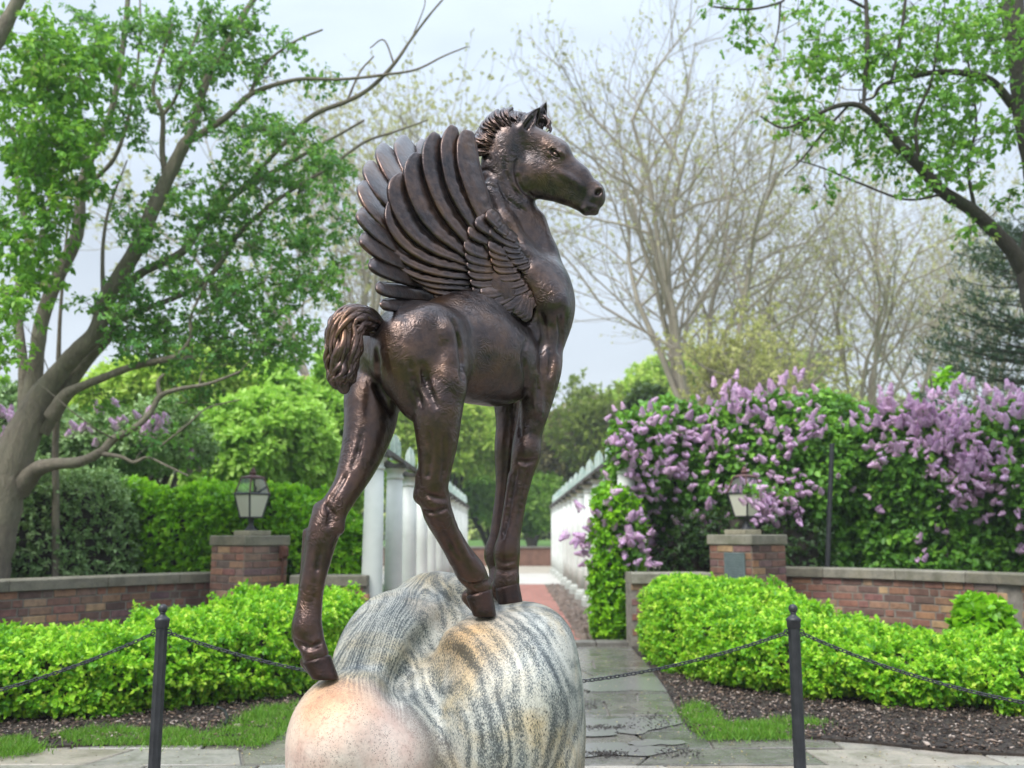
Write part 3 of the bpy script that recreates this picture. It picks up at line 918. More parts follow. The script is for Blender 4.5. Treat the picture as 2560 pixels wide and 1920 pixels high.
mane_pts = [(1186, 372), (1190, 352), (1197, 338), (1206, 328), (1216, 312), (1224, 296), (1238, 286), (1252, 280), (1266, 277), (1280, 277), (1294, 276), (1304, 277)]
items = []
for i, (x, y) in enumerate(mane_pts):
    for k in range(10 if i < 10 else 4):
        off = random.uniform(-0.045, 0.045) if i < 10 else random.uniform(-0.05, -0.01)
        q0 = A(x + random.uniform(-5, 5), y + random.uniform(-1, 6), 3.40) + HN * off * 0.6
        rx, ry = x - 1290, y - 420; L = math.hypot(rx, ry); ux, uy = -rx / L, -ry / L
        ln = random.uniform(30, 52)
        bend = random.uniform(3, 15)
        q1 = A(x + ux * ln * 0.35 - uy * bend, y + uy * ln * 0.35 + ux * bend, 3.385) + HN * (0.022 + off * 0.4)
        q2 = A(x + ux * ln * 0.75 - uy * bend * 0.6, y + uy * ln * 0.75 + ux * bend * 0.6, 3.375) + HN * (0.038 + off * 0.2)
        q3 = A(x + ux * ln * 1.05 + uy * 4, y + uy * ln * 1.05, 3.375) + HN * (0.044 + off * 0.1)
        items.append(lock([q0, q1, q2, q3], random.uniform(0.0045, 0.0075), None, 'x', 0.003))
V_, F_ = bundle(items); np_mesh('mane', V_, F_, M_BRONZE, statue_root)
# crest core below the mane
cf = Field(A(1160, 420, 3.30) - 0.05, A(1350, 260, 3.50) + 0.05, 0.007)
cf_pts = [(1196, 372, 15), (1204, 345, 20), (1222, 322, 24), (1240, 304, 24), (1268, 298, 22), (1296, 298, 19), (1312, 304, 13)]
for a, b in zip(cf_pts[:-1], cf_pts[1:]):
    cf.cone(A(a[0], a[1], 3.40), a[2] * px2m(3.4), A(b[0], b[1], 3.40), b[2] * px2m(3.4), 0.01)
V_, F_ = cf.mesh(); np_mesh('crest', laplace(V_, F_, 1), F_, M_BRONZE, statue_root)
items = []
for k in range(11):
    o_ = random.uniform(-0.05, -0.012)
    q0 = A(1334 + random.uniform(-8, 6), 296 + random.uniform(-8, 4), 3.42) + HN * o_
    q1 = A(1352 + random.uniform(-3, 3), 288 + random.uniform(-4, 5), 3.42) + HN * o_ * 1.2
    q2 = A(1368 + random.uniform(-5, 4), 298 + random.uniform(-5, 8), 3.41) + HN * o_ * 1.3
    q3 = A(1368 + random.uniform(-12, 6), 314 + random.uniform(-6, 8), 3.40) + HN * o_ * 1.3
    items.append(lock([q0, q1, q2, q3], 0.0085, None, 'x', 0.002, n=10))
V_, F_ = bundle(items); np_mesh('forelock', V_, F_, M_BRONZE, statue_root)

# tail: a short arched dock with hair falling over it
spine = [(975, 866, 2.97, 21), (948, 832, 2.93, 24), (922, 806, 2.90, 30), (890, 798, 2.86, 36), (864, 822, 2.83, 44), (857, 872, 2.82, 45), (853, 915, 2.815, 36), (855, 950, 2.815, 30), (860, 972, 2.815, 18)]
tf = Field(A(800, 1000, 2.80) - 0.08, A(990, 740, 3.02) + 0.06, 0.006)
for a, b in zip(spine[:-1], spine[1:]):
    tf.cone(A(*a[:3]), a[3] * px2m(a[2]) * 0.82, A(*b[:3]), b[3] * px2m(b[2]) * 0.82, 0.012)
V_, F_ = tf.mesh()
tail_o = np_mesh('tail', laplace(V_, F_, 1), F_, M_BRONZE, statue_root)
sp3 = np.array([A(*s_[:3]) for s_ in spine]); sr = np.array([s_[3] * px2m(s_[2]) for s_ in spine])
spf, srf = resample(sp3, 60, sr); srf = srf[:, 0]
Tt = np.gradient(spf, axis=0); Tt /= np.linalg.norm(Tt, axis=1)[:, None]
E1 = [np.cross(Tt[0], HU)]
for i in range(60):
    q = E1[-1] - Tt[i] * np.dot(E1[-1], Tt[i]); E1.append(q / np.linalg.norm(q))
E1 = E1[1:]
items = []
for k in range(150):
    i0 = random.randint(10, 52) if k > 40 else random.randint(4, 24); ln = random.randint(12, 24)
    i1 = min(59, i0 + ln)
    ph0 = random.uniform(0, 2 * math.pi); tw = random.uniform(-0.7, 0.7)
    pts = []
    for i in range(i0, i1 + 1, 2):
        s_ = (i - i0) / max(1, i1 - i0)
        e1 = E1[i]; e2 = np.cross(Tt[i], e1)
        ph = ph0 + tw * s_ + 0.28 * math.sin(s_ * 5 + ph0)
        rr = srf[i] * (0.78 + 0.20 * math.sin(math.pi * s_)) * (1 if i < 54 else 0.8)
        pts.append(spf[i] + (e1 * math.cos(ph) + e2 * math.sin(ph)) * rr)
    if len(pts) > 3:
        items.append(lock(pts, random.uniform(0.005, 0.0095), None, 'x', 0.005, n=18))
V_, F_ = bundle(items); np_mesh('tail_hair', V_, F_, M_BRONZE, tail_o)

# ================================================================== boulder
def granite_mat():
    m, nt, bs, out = new_mat('banded_granite')
    v = coords(nt, 'World')
    # flow lines: upright over the right lobe, sweeping up to the right along the left ridge
    wn1 = N_(nt, 'ShaderNodeTexNoise', Scale=2.3, Detail=1.2); nt.links.new(v, wn1.inputs['Vector'])
    wadd = N_(nt, 'ShaderNodeVectorMath', operation='MULTIPLY_ADD'); wadd.inputs[1].default_value = (0.34, 0.34, 0.34)
    nt.links.new(wn1.outputs['Color'], wadd.inputs[0]); nt.links.new(v, wadd.inputs[2])
    sw = nt.nodes.new('ShaderNodeSeparateXYZ'); nt.links.new(wadd.outputs[0], sw.inputs[0])
    def M(op, a, b):
        n_ = nt.nodes.new('ShaderNodeMath'); n_.operation = op
        for i, q in enumerate((a, b)):
            if isinstance(q, (int, float)): n_.inputs[i].default_value = q
            else: nt.links.new(q, n_.inputs[i])
        return n_.outputs[0]
    wgt = N_(nt, 'ShaderNodeMapRange'); wgt.interpolation_type = 'SMOOTHSTEP'
    wgt.inputs['From Min'].default_value = -0.36; wgt.inputs['From Max'].default_value = -0.12
    nt.links.new(sw.outputs['X'], wgt.inputs['Value']); w_ = wgt.outputs[0]; iw = M('SUBTRACT', 1.0, w_)
    cc = A(1000, 1985, 3.0)
    dx_ = M('SUBTRACT', sw.outputs['X'], float(cc[0])); dz_ = M('MULTIPLY', M('SUBTRACT', sw.outputs['Z'], float(cc[2])), 0.62)
    rad = M('SQRT', M('ADD', M('MULTIPLY', dx_, dx_), M('MULTIPLY', dz_, dz_)), 0.0)
    u_ = M('ADD', M('MULTIPLY', w_, rad), M('MULTIPLY', iw, M('SUBTRACT', M('MULTIPLY', sw.outputs['Z'], 0.80), M('MULTIPLY', sw.outputs['X'], 0.75))))
    v_ = M('ADD', M('MULTIPLY', w_, sw.outputs['Z']), M('MULTIPLY', iw, M('ADD', sw.outputs['X'], sw.outputs['Z'])))
    cb = nt.nodes.new('ShaderNodeCombineXYZ'); nt.links.new(u_, cb.inputs[0]); nt.links.new(M('MULTIPLY', sw.outputs['Y'], 0.35), cb.inputs[1]); nt.links.new(M('MULTIPLY', v_, 0.16), cb.inputs[2])
    fv = cb.outputs[0]
    # bands are zones where dark grains crowd together, so their edges are granular
    wv = N_(nt, 'ShaderNodeTexWave', Scale=9.0, Distortion=5.0, Detail=3.0); wv.inputs['Detail Scale'].default_value = 1.6
    wv.wave_type = 'BANDS'; wv.bands_direction = 'X'; nt.links.new(fv, wv.inputs['Vector'])
    b1 = noise_(nt, fv, 13, 3, 0.6, 0.2); b2 = noise_(nt, fv, 55, 3, 0.6, 0.1)
    cg = nt.nodes.new('ShaderNodeCombineXYZ'); nt.links.new(u_, cg.inputs[0]); nt.links.new(sw.outputs['Y'], cg.inputs[1]); nt.links.new(M('MULTIPLY', v_, 0.45), cg.inputs[2])
    grain = noise_(nt, coords(nt, 'World', (1, 1, 0.6)), 250, 3, 0.8)
    D = M('ADD', M('ADD', M('MULTIPLY', wv.outputs['Fac'], 0.13), M('MULTIPLY', b1, 0.50)), M('ADD', M('MULTIPLY', b2, 0.42), M('MULTIPLY', grain, 1.1)))
    fine = grain
    D2 = M('SUBTRACT', D, 0.262)
    col = ramp_(nt, D2, [(0.68, (0.07, 0.078, 0.08)), (0.77, (0.22, 0.235, 0.23)), (0.85, (0.39, 0.385, 0.355)), (0.92, (0.50, 0.47, 0.395)), (1.0, (0.56, 0.55, 0.51))])
    blot = ramp_(nt, noise_(nt, v, 4.5, 2), [(0.4, (0.86, 0.89, 0.90)), (0.62, (1.0, 0.99, 0.96))])
    col = mix_(nt, 1.0, col, blot, 'MULTIPLY')
    # stretched dark flecks lying along the bands
    cb2 = nt.nodes.new('ShaderNodeCombineXYZ'); nt.links.new(u_, cb2.inputs[0]); nt.links.new(sw.outputs['Y'], cb2.inputs[1]); nt.links.new(M('MULTIPLY', v_, 0.42), cb2.inputs[2])
    vf = N_(nt, 'ShaderNodeTexVoronoi', Scale=95); nt.links.new(cb2.outputs[0], vf.inputs['Vector'])
    ff_ = ramp_(nt, vf.outputs['Distance'], [(0.14, (1, 1, 1)), (0.24, (0, 0, 0))])
    gt_ = ramp_(nt, noise_(nt, fv, 20, 3, 0.7), [(0.44, (0, 0, 0)), (0.56, (1, 1, 1))])
    col = mix_(nt, mix_(nt, 1.0, ff_, gt_, 'MULTIPLY'), col, (0.04, 0.042, 0.042, 1))
    # yellow and ochre staining
    st = ramp_(nt, noise_(nt, v, 3.2, 4, 0.6, 0.8), [(0.46, (0, 0, 0)), (0.66, (1, 1, 1))])
    col = mix_(nt, mix_(nt, 1.0, st, (0.85, 0.85, 0.85, 1), 'MULTIPLY'), col, mix_(nt, 1.0, col, (1.08, 0.86, 0.56, 1), 'MULTIPLY'))
    # pink granite of the front lobe
    sx = nt.nodes.new('ShaderNodeSeparateXYZ'); nt.links.new(v, sx.inputs[0])
    pc = A(885, 1990, 2.72)
    dist = N_(nt, 'ShaderNodeVectorMath', operation='DISTANCE'); dist.inputs[1].default_value = tuple(pc)
    wob = N_(nt, 'ShaderNodeVectorMath', operation='MULTIPLY_ADD'); wob.inputs[1].default_value = (0.09, 0.09, 0.09)
    wn2 = N_(nt, 'ShaderNodeTexNoise', Scale=6, Detail=3.0); nt.links.new(v, wn2.inputs['Vector'])
    nt.links.new(wn2.outputs['Color'], wob.inputs[0]); nt.links.new(v, wob.inputs[2]); nt.links.new(wob.outputs[0], dist.inputs[0])
    pf_ = ramp_(nt, dist.outputs['Value'], [(0.27, (1, 1, 1)), (0.40, (0, 0, 0))])
    pn = noise_(nt, v, 90, 4, 0.7)
    pcol = ramp_(nt, noise_(nt, v, 9, 4, 0.6), [(0.35, (0.60, 0.43, 0.37)), (0.6, (0.70, 0.59, 0.52)), (0.8, (0.62, 0.58, 0.53))])
    pcol = mix_(nt, 0.5, pcol, ramp_(nt, pn, [(0.33, (0.30, 0.22, 0.2)), (0.45, (0.85, 0.82, 0.8)), (0.7, (1.1, 1.08, 1.05))]), 'MULTIPLY')
    col = mix_(nt, pf_, col, pcol)
    # rust below the hooves
    for (hx, hy, hd_, rr) in ((800, 1700, 2.82, 0.13), (1215, 1545, 3.05, 0.16), (1130, 1450, 3.2, 0.09), (900, 1690, 2.8, 0.13)):
        dn = N_(nt, 'ShaderNodeVectorMath', operation='DISTANCE'); dn.inputs[1].default_value = tuple(A(hx, hy, hd_))
        nt.links.new(wob.outputs[0], dn.inputs[0])
        ff = ramp_(nt, dn.outputs['Value'], [(0.03, (0.62, 0.62, 0.62)), (rr + 0.03, (0, 0, 0))])
        col = mix_(nt, ff, col, mix_(nt, 1.0, col, (1.12, 0.70, 0.36, 1), 'MULTIPLY'))
    # black mineral flecks of mixed size
    for sc, lo in ((210, 0.15), (110, 0.07)):
        vo = N_(nt, 'ShaderNodeTexVoronoi', Scale=sc, Randomness=1.0); mpv = N_(nt, 'ShaderNodeMapping'); mpv.inputs['Scale'].default_value = (1.3, 1.0, 0.75)
        nt.links.new(v, mpv.inputs[0]); nt.links.new(mpv.outputs[0], vo.inputs['Vector'])
        fl = ramp_(nt, vo.outputs['Distance'], [(lo, (1, 1, 1)), (lo + 0.12, (0, 0, 0))])
        gate = ramp_(nt, noise_(nt, v, 14, 3, 0.7), [(0.40, (0, 0, 0)), (0.56, (1, 1, 1))])
        col = mix_(nt, mix_(nt, 1.0, fl, gate, 'MULTIPLY'), col, (0.035, 0.035, 0.035, 1))
    nt.links.new(col, bs.inputs['Base Color'])
    bs.inputs['Roughness'].default_value = 0.55
    n1 = bump_(nt, None, fine, 0.06, 0.003)
    bump_(nt, bs, noise_(nt, v, 130, 3), 0.25, 0.002, n1)
    return m
M_ROCK = granite_mat()
rf = Field((-1.0, 2.2, -0.06), (0.55, 4.1, 1.22), 0.011)
def rell(px, py, d, rx, ry, rz, R=None, k=0.05, op='add'):
    rf.ell(A(px, py, d), (rx, ry, rz), R, k, op)
# right lobe, the fore hooves stand on its crown
rell(1262, 1800, 3.22, 0.250, 0.40, 0.350, k=0.06)
rf.cone(A(1262, 1830, 3.22), 0.245, A(1240, 2300, 3.22), 0.30, 0.05)
rell(1335, 1700, 3.20, 0.145, 0.34, 0.205, k=0.05)
# back-left ridge
rell(1075, 1640, 3.48, 0.200, 0.26, 0.285, k=0.09)
rell(1110, 1650, 3.30, 0.14, 0.24, 0.19, k=0.08)
rell(985, 1730, 3.30, 0.215, 0.30, 0.330, k=0.05)
rf.cone(A(1010, 1850, 3.2), 0.25, A(990, 2300, 3.15), 0.30, 0.06)
# pink front lobe
rell(872, 1835, 2.94, 0.165, 0.26, 0.182, k=0.035)
rell(960, 1880, 3.00, 0.17, 0.26, 0.17, k=0.06)
rf.cone(A(872, 1868, 2.92), 0.172, A(880, 2250, 2.9), 0.22, 0.045)
rell(1204, 1606, 3.08, 0.10, 0.12, 0.062, k=0.08)
rell(1262, 1598, 3.36, 0.13, 0.15, 0.095, k=0.08)
rell(1165, 1530, 3.45, 0.15, 0.15, 0.10, k=0.10)
rell(1330, 1600, 3.25, 0.11, 0.24, 0.10, k=0.08)
# small shoulder low on the right
rell(1385, 1905, 3.02, 0.070, 0.10, 0.095, k=0.012)
# folds
for (a, b, r0) in (((1152, 1492), (1120, 1545), 0.022), ((1120, 1545), (1060, 1610), 0.024), ((1060, 1610), (1005, 1690), 0.022), ((1005, 1690), (985, 1740), 0.016)):
    w = []
    for q in (a, b):
        rr_ = ray(*q); ts = np.arange(2.4, 3.9, 0.006); pp = CAM + rr_ * (ts / rr_[1])[:, None]; vv = np.array([rf.at(x_) for x_ in pp])
        w.append(pp[int(np.argmax(vv < 0))] if (vv < 0).any() else None)
    if w[0] is not None and w[1] is not None: rf.cone(w[0], r0, w[1], r0, 0.06, 'sub')
rf.cone(A(1430, 1835, 3.02), 0.012, A(1395, 1812, 2.98), 0.006, 0.03, 'sub')
rV, rF = rf.mesh()
rV = laplace(rV, rF, 3, 0.5)
boulder = np_mesh('boulder', rV, rF, M_ROCK, None, origin=(0.0, 3.2, 0.0))
props(boulder, 'large smooth granite boulder banded grey and white with a pink lobe, under the bronze horse', 'boulder')
for nm, q in (('fore', (1272, 1519, 3.30)), ('forefar', (1258, 1510, 3.40)), ('hindR', (1206, 1546, 3.05)), ('hindL', (806, 1699, 2.85))):
    w = A(*q); i = 0
    while rf.at(w) > 0 and i < 60: w = w - np.array([0, 0, 0.005]); i += 1
    j = 0
    while rf.at(w) < 0 and j < 60: w = w + np.array([0, 0, 0.005]); j += 1
    print('HOOF', nm, 'gap', round((i - j) * 0.005, 3))

# ================================================================== ground, paving, beds
def obj_random_ramp(nt, stops, blend=None, amt=0.0):
    oi = nt.nodes.new('ShaderNodeObjectInfo')
    return ramp_(nt, oi.outputs['Random'], stops)

def stone_mat(name, stops, rough=0.55, streak=1.0, scale=5.0, moss=0.0, bump=0.35):
    m, nt, bs, out = new_mat(name)
    v = coords(nt, 'World')
    col = obj_random_ramp(nt, stops)
    n = noise_(nt, v, scale, 5, 0.65, 0.4)
    col = mix_(nt, 0.8 * streak, col, ramp_(nt, n, [(0.30, (0.55, 0.53, 0.50)), (0.52, (1, 1, 1)), (0.75, (1.25, 1.18, 1.08))]), 'MULTIPLY')
    sp = noise_(nt, v, 70, 3, 0.6)
    col = mix_(nt, 0.5, col, ramp_(nt, sp, [(0.35, (0.5, 0.5, 0.5)), (0.55, (1, 1, 1))]), 'MULTIPLY')
    if moss:
        mk = ramp_(nt, noise_(nt, v, 3.5, 4, 0.7), [(0.48, (0, 0, 0)), (0.62, (1, 1, 1))])
        col = mix_(nt, mix_(nt, 1.0, mk, (moss, moss, moss, 1), 'MULTIPLY'), col, (0.085, 0.085, 0.035, 1))
    nt.links.new(col, bs.inputs['Base Color'])
    r = nt.nodes.new('ShaderNodeMapRange'); r.inputs['To Min'].default_value = rough - 0.22; r.inputs['To Max'].default_value = rough + 0.2
    nt.links.new(n, r.inputs['Value']); nt.links.new(r.outputs[0], bs.inputs['Roughness'])
    n1 = bump_(nt, None, noise_(nt, v, 12, 4), bump, 0.01)
    bump_(nt, bs, sp, bump, 0.003, n1)
    return m

M_LAWN = simple_mat('lawn_ground', (0.045, 0.11, 0.015), (0.10, 0.20, 0.03), scale=1.5, rough=0.9, bump=0.5, bdist=0.03)
M_MULCH = simple_mat('mulch_soil', (0.016, 0.011, 0.008), (0.060, 0.042, 0.030), scale=22, rough=0.85, bump=0.8, bdist=0.02)
M_MORTARG = simple_mat('paving_joint', (0.15, 0.14, 0.12), (0.27, 0.25, 0.21), scale=14, rough=0.8, bump=0.4)
M_FLAG = stone_mat('flagstone', [(0.0, (0.22, 0.205, 0.175)), (0.25, (0.32, 0.29, 0.245)), (0.45, (0.21, 0.205, 0.19)), (0.62, (0.38, 0.315, 0.24)), (0.8, (0.27, 0.265, 0.25)), (1.0, (0.40, 0.365, 0.31))], rough=0.36)
M_FLAGWET = stone_mat('wet_flagstone', [(0.0, (0.115, 0.11, 0.10)), (0.35, (0.17, 0.155, 0.135)), (0.65, (0.13, 0.125, 0.115)), (1.0, (0.20, 0.18, 0.15))], rough=0.27, streak=1.1)
M_COPING = stone_mat('coping_stone', [(0.0, (0.17, 0.155, 0.115)), (0.5, (0.23, 0.21, 0.16)), (1.0, (0.28, 0.26, 0.205))], rough=0.8, scale=6, moss=0.45)
M_MORTAR = simple_mat('brick_mortar', (0.14, 0.125, 0.10), (0.28, 0.25, 0.21), scale=12, rough=0.9, bump=0.5)

def brick_mat():
    m, nt, bs, out = new_mat('brick')
    v = coords(nt, 'World')
    col = obj_random_ramp(nt, [(0.0, (0.085, 0.045, 0.038)), (0.16, (0.15, 0.070, 0.050)), (0.32, (0.22, 0.085, 0.055)), (0.46, (0.115, 0.070, 0.055)), (0.58, (0.30, 0.135, 0.070)), (0.72, (0.17, 0.065, 0.055)), (0.84, (0.35, 0.19, 0.095)), (0.93, (0.13, 0.065, 0.065)), (1.0, (0.25, 0.10, 0.075))])
    n = noise_(nt, v, 16, 5, 0.7, 0.3)
    col = mix_(nt, 0.8, col, ramp_(nt, n, [(0.32, (0.5, 0.5, 0.52)), (0.55, (1, 1, 1)), (0.75, (1.35, 1.3, 1.25))]), 'MULTIPLY')
    st = ramp_(nt, noise_(nt, v, 1.4, 4, 0.65), [(0.42, (0.62, 0.60, 0.55)), (0.6, (1, 1, 1))])
    col = mix_(nt, 0.8, col, st, 'MULTIPLY')
    col = mix_(nt, 1.0, col, (1.45, 1.75, 1.85, 1), 'MULTIPLY')
    nt.links.new(col, bs.inputs['Base Color'])
    bs.inputs['Roughness'].default_value = 0.85
    n1 = bump_(nt, None, n, 0.5, 0.006)
    bump_(nt, bs, noise_(nt, v, 120, 3), 0.5, 0.002, n1)
    return m
M_BRICK = brick_mat()

def sheet(name, poly, z, mat, kind='structure', parent=None):
    me = bpy.data.meshes.new(name)
    me.from_pydata([(p[0], p[1], z) for p in poly], [], [tuple(range(len(poly)))])
    me.update(); me.materials.append(mat)
    o = bpy.data.objects.new(name, me); link(o, parent)
    return props(o, kind=kind)

# terrain: flat garden, gentle rise beyond the far wall, out to the horizon
xs = np.concatenate([[-420, -200, -110, -60], np.linspace(-40, 40, 33), [60, 110, 200, 420]])
ys = np.concatenate([[-60, -20], np.linspace(-5, 80, 43), [100, 150, 250, 420]])
XX, YY = np.meshgrid(xs, ys, indexing='ij')
ZZ = -0.03 + 0.9 * np.clip((YY - 42) / 30, 0, 1) ** 1.5 + 0.0 * XX
V_ = np.stack([XX, YY, ZZ], -1).reshape(-1, 3); ny = len(ys)
Fq = [(i * ny + j, (i + 1) * ny + j, (i + 1) * ny + j + 1, i * ny + j + 1) for i in range(len(xs) - 1) for j in range(ny - 1)]
props(np_mesh('ground', V_, np.array(Fq), M_LAWN), kind='structure')

def g2(px, py, z=0.0):
    q = G(px, py, z); return (q[0], q[1])

pav = sheet('paved_path', [(-7.5, 1.0), (7.5, 1.0), (7.5, 6.4), (2.0, 11.15), (-2.2, 11.15), (-7.5, 6.4)], 0.0, M_MORTARG)

# irregular flagstones, one object each
def stone_obj(name, poly, z0, z1, mat, parent, bev=0.006):
    n = len(poly); P2 = np.array(poly, float); c = P2.mean(0)
    mb = MB(); vs = []
    for z, k in ((z0, 0.0), (z1 - bev, 0.0), (z1, bev)):
        for p in P2:
            d = c - p; L = np.linalg.norm(d); q = p + d / L * k
            vs.append((q[0], q[1], z))
    fs = []
    for r in range(2):
        for k in range(n): fs.append((r * n + k, r * n + (k + 1) % n, (r + 1) * n + (k + 1) % n, (r + 1) * n + k))
    fs.append(tuple(range(2 * n, 3 * n)))
    mb.add(vs, fs)
    return mb.build(name, mat, parent)

R_ = random.Random(11)
y = 2.3; rows = []
while y < 11.1:
    h = R_.uniform(0.34, 0.66); rows.append((y, min(y + h, 11.12))); y += h
for (y0, y1) in rows:
    half = max(2.6, y1 * 0.66 + 0.4) if y1 < 6.6 else 2.3
    x = -half - R_.uniform(0, 0.4); edges = [x]
    while x < half: x += R_.uniform(0.42, 0.98); edges.append(x)
    jit = [(R_.uniform(-0.09, 0.09), R_.uniform(-0.09, 0.09)) for _ in edges]
    for i in range(len(edges) - 1):
        g = 0.008
        xa0, xa1 = edges[i] + jit[i][0] + g, edges[i] + jit[i][1] + g
        xb0, xb1 = edges[i + 1] + jit[i + 1][0] - g, edges[i + 1] + jit[i + 1][1] - g
        if R_.random() < 0.28 and y1 - y0 > 0.42 and xb0 - xa0 > 0.5:     # split in two
            ym = (y0 + y1) / 2 + R_.uniform(-0.08, 0.08); ym2 = ym + R_.uniform(-0.06, 0.06)
            polys = [[(xa0, y0 + g), (xb0, y0 + g), ((xb0 + xb1) / 2, ym2 - g), ((xa0 + xa1) / 2, ym - g)], [((xa0 + xa1) / 2, ym + g), ((xb0 + xb1) / 2, ym2 + g), (xb1, y1 - g), (xa1, y1 - g)]]
        else:
            xm = (xa0 + xb0) / 2
            polys = [[(xa0, y0 + g), (xm, y0 + g + R_.uniform(0, 0.02)), (xb0, y0 + g), (xb1, y1 - g), (xa1, y1 - g)]]
        for pl in polys:
            stone_obj('flagstone', pl, 0.001, 0.020 + R_.uniform(-0.003, 0.003), M_FLAGWET if (-1.5 < sum(q[0] for q in pl) / len(pl) < 1.6 and sum(q[1] for q in pl) / len(pl) > 5.6) else M_FLAG, pav)

# planting beds
bedL = [(-9, 5.0)] + [g2(x, y_) for x, y_ in ((-200, 1905), (0, 1888), (110, 1880), (330, 1872), (640, 1872), (690, 1850), (717, 1827), (800, 1740), (870, 1668), (925, 1618))] + [(-1.72, 11.6), (-9, 12.0)]
bedR = [g2(x, y_) for x, y_ in ((1573, 1616), (1620, 1668), (1672, 1740), (1700, 1800), (1728, 1838), (1767, 1853), (2003, 1856), (2187, 1869), (2396, 1893), (2600, 1902))] + [(9, 4.6), (9, 12.0), (1.42, 11.6)]
def raised(name, poly, z, mat):
    mb = MB(); n = len(poly)
    vs = [(p[0], p[1], -0.02) for p in poly] + [(p[0], p[1], z) for p in poly]
    mb.add(vs, [tuple(range(n, 2 * n))] + [(k, (k + 1) % n, n + (k + 1) % n, n + k) for k in range(n)])
    return props(mb.build(name, mat), kind='structure')
raised('planting_bed', bedL, 0.034, M_MULCH); raised('planting_bed', bedR, 0.034, M_MULCH)

# brick path through the gateway, stone kerb at its foot, pale paving across its far end
def path_mat():
    m, nt, bs, out = new_mat('brick_path')
    v = coords(nt, 'World')
    bt = N_(nt, 'ShaderNodeTexBrick', Scale=1.0)
    bt.inputs['Color1'].default_value = (0.30, 0.105, 0.075, 1); bt.inputs['Color2'].default_value = (0.40, 0.165, 0.12, 1); bt.inputs['Mortar'].default_value = (0.22, 0.15, 0.12, 1)
    bt.inputs['Mortar Size'].default_value = 0.006; bt.inputs['Brick Width'].default_value = 0.21; bt.inputs['Row Height'].default_value = 0.10
    nt.links.new(v, bt.inputs['Vector'])
    col = mix_(nt, 0.7, bt.outputs['Color'], ramp_(nt, noise_(nt, v, 2.2, 5, 0.7), [(0.3, (0.6, 0.62, 0.6)), (0.55, (1, 1, 1)), (0.8, (1.25, 1.2, 1.15))]), 'MULTIPLY')
    nt.links.new(col, bs.inputs['Base Color']); bs.inputs['Roughness'].default_value = 0.7
    bump_(nt, bs, bt.outputs['Fac'], -0.5, 0.006)
    return m
sheet('brick_path', [(-1.05, 11.4), (0.82, 11.4), (0.82, 25.1), (-1.05, 25.1)], 0.012, path_mat())
mb = MB(); x = -1.8
while x < 1.5:
    w_ = R_.uniform(0.5, 0.8); mb.box((x + w_ / 2, 11.28, 0.015), (w_ - 0.01, 0.24, 0.09), bev=0.008); x += w_
props(mb.build('kerb', stone_mat('kerb_stone', [(0, (0.14, 0.13, 0.11)), (1, (0.17, 0.16, 0.14))], rough=0.6)), kind='structure')
M_SIDE = simple_mat('path_side_soil', (0.10, 0.075, 0.055), (0.24, 0.19, 0.15), scale=7, rough=0.9, bump=0.9, bdist=0.05)
sheet('path_verge', [(0.82, 11.4), (1.75, 11.4), (1.75, 25.1), (0.82, 25.1)], 0.004, M_SIDE)
sheet('path_verge', [(-2.1, 11.4), (-1.05, 11.4), (-1.05, 25.1), (-2.1, 25.1)], 0.004, M_SIDE)
sheet('cross_pavement', [(-14, 25.1), (14, 25.1), (14, 32), (-14, 32)], 0.010, simple_mat('pale_concrete', (0.46, 0.43, 0.38), (0.58, 0.55, 0.50), scale=1.2, rough=0.8))
sheet('far_pavement', [(-14, 32), (14, 32), (14, 39.8), (-14, 39.8)], 0.008, simple_mat('buff_paving', (0.34, 0.29, 0.23), (0.45, 0.40, 0.32), scale=1.0, rough=0.8))

# rubble edging stones beside the path
items = []
for k in range(170):
    yy = 11.8 + 13 * R_.random() ** 1.4; xx = 0.84 + R_.uniform(-0.02, 0.30)
    r = R_.uniform(0.03, 0.085)
    u = [(math.cos(a) * r * R_.uniform(.7, 1.2), math.sin(a) * r * R_.uniform(.7, 1.2)) for a in np.linspace(0, 2 * math.pi, 7)[:-1]]
    vs = [(xx + a, yy + b, 0.0) for a, b in u] + [(xx + a * .6, yy + b * .6, r * R_.uniform(.6, 1.0)) for a, b in u]
    items.append((np.array(vs), [tuple(range(6, 12))] + [(i, (i + 1) % 6, 6 + (i + 1) % 6, 6 + i) for i in range(6)]))
mb = MB()
for v, f in items: mb.add(v, f)
props(mb.build('edging_rubble', stone_mat('rubble', [(0, (0.20, 0.15, 0.12)), (1, (0.30, 0.24, 0.20))], rough=0.85)), kind='stuff')

# puddles standing on the flags
def water_mat():
    m, nt, bs, out = new_mat('rain_water')
    v = coords(nt, 'World')
    bs.inputs['Base Color'].default_value = (0.17, 0.165, 0.155, 1)
    bs.inputs['Roughness'].default_value = 0.27; bs.inputs['IOR'].default_value = 1.45
    bs.inputs['Specular IOR Level'].default_value = 1.0
    bump_(nt, bs, noise_(nt, v, 16, 3), 0.10, 0.005)
    return m
M_WATER = water_mat()
for (cx, cy, rx, ry, sd) in ((1560, 1715, 130, 22, 1), (1480, 1722, 90, 14, 2), (1545, 1822, 120, 24, 3), (1440, 1835, 110, 14, 6), (1530, 1886, 115, 20, 4), (1640, 1868, 60, 9, 7)):
    rr = random.Random(sd); poly = []
    ph = [rr.uniform(0, 6.28) for _ in range(4)]
    for k in range(40):
        a = 2 * math.pi * k / 40
        w_ = 1 + 0.22 * math.sin(2 * a + ph[0]) + 0.16 * math.sin(3 * a + ph[1]) + 0.10 * math.sin(5 * a + ph[2]) + 0.06 * math.sin(9 * a + ph[3])
        poly.append(g2(cx + rx * w_ * math.cos(a), cy + ry * w_ * math.sin(a)))
    poly = poly[::-1]
    sheet('puddle', poly, 0.0245 + 0.0015 * sd / 3, M_WATER)

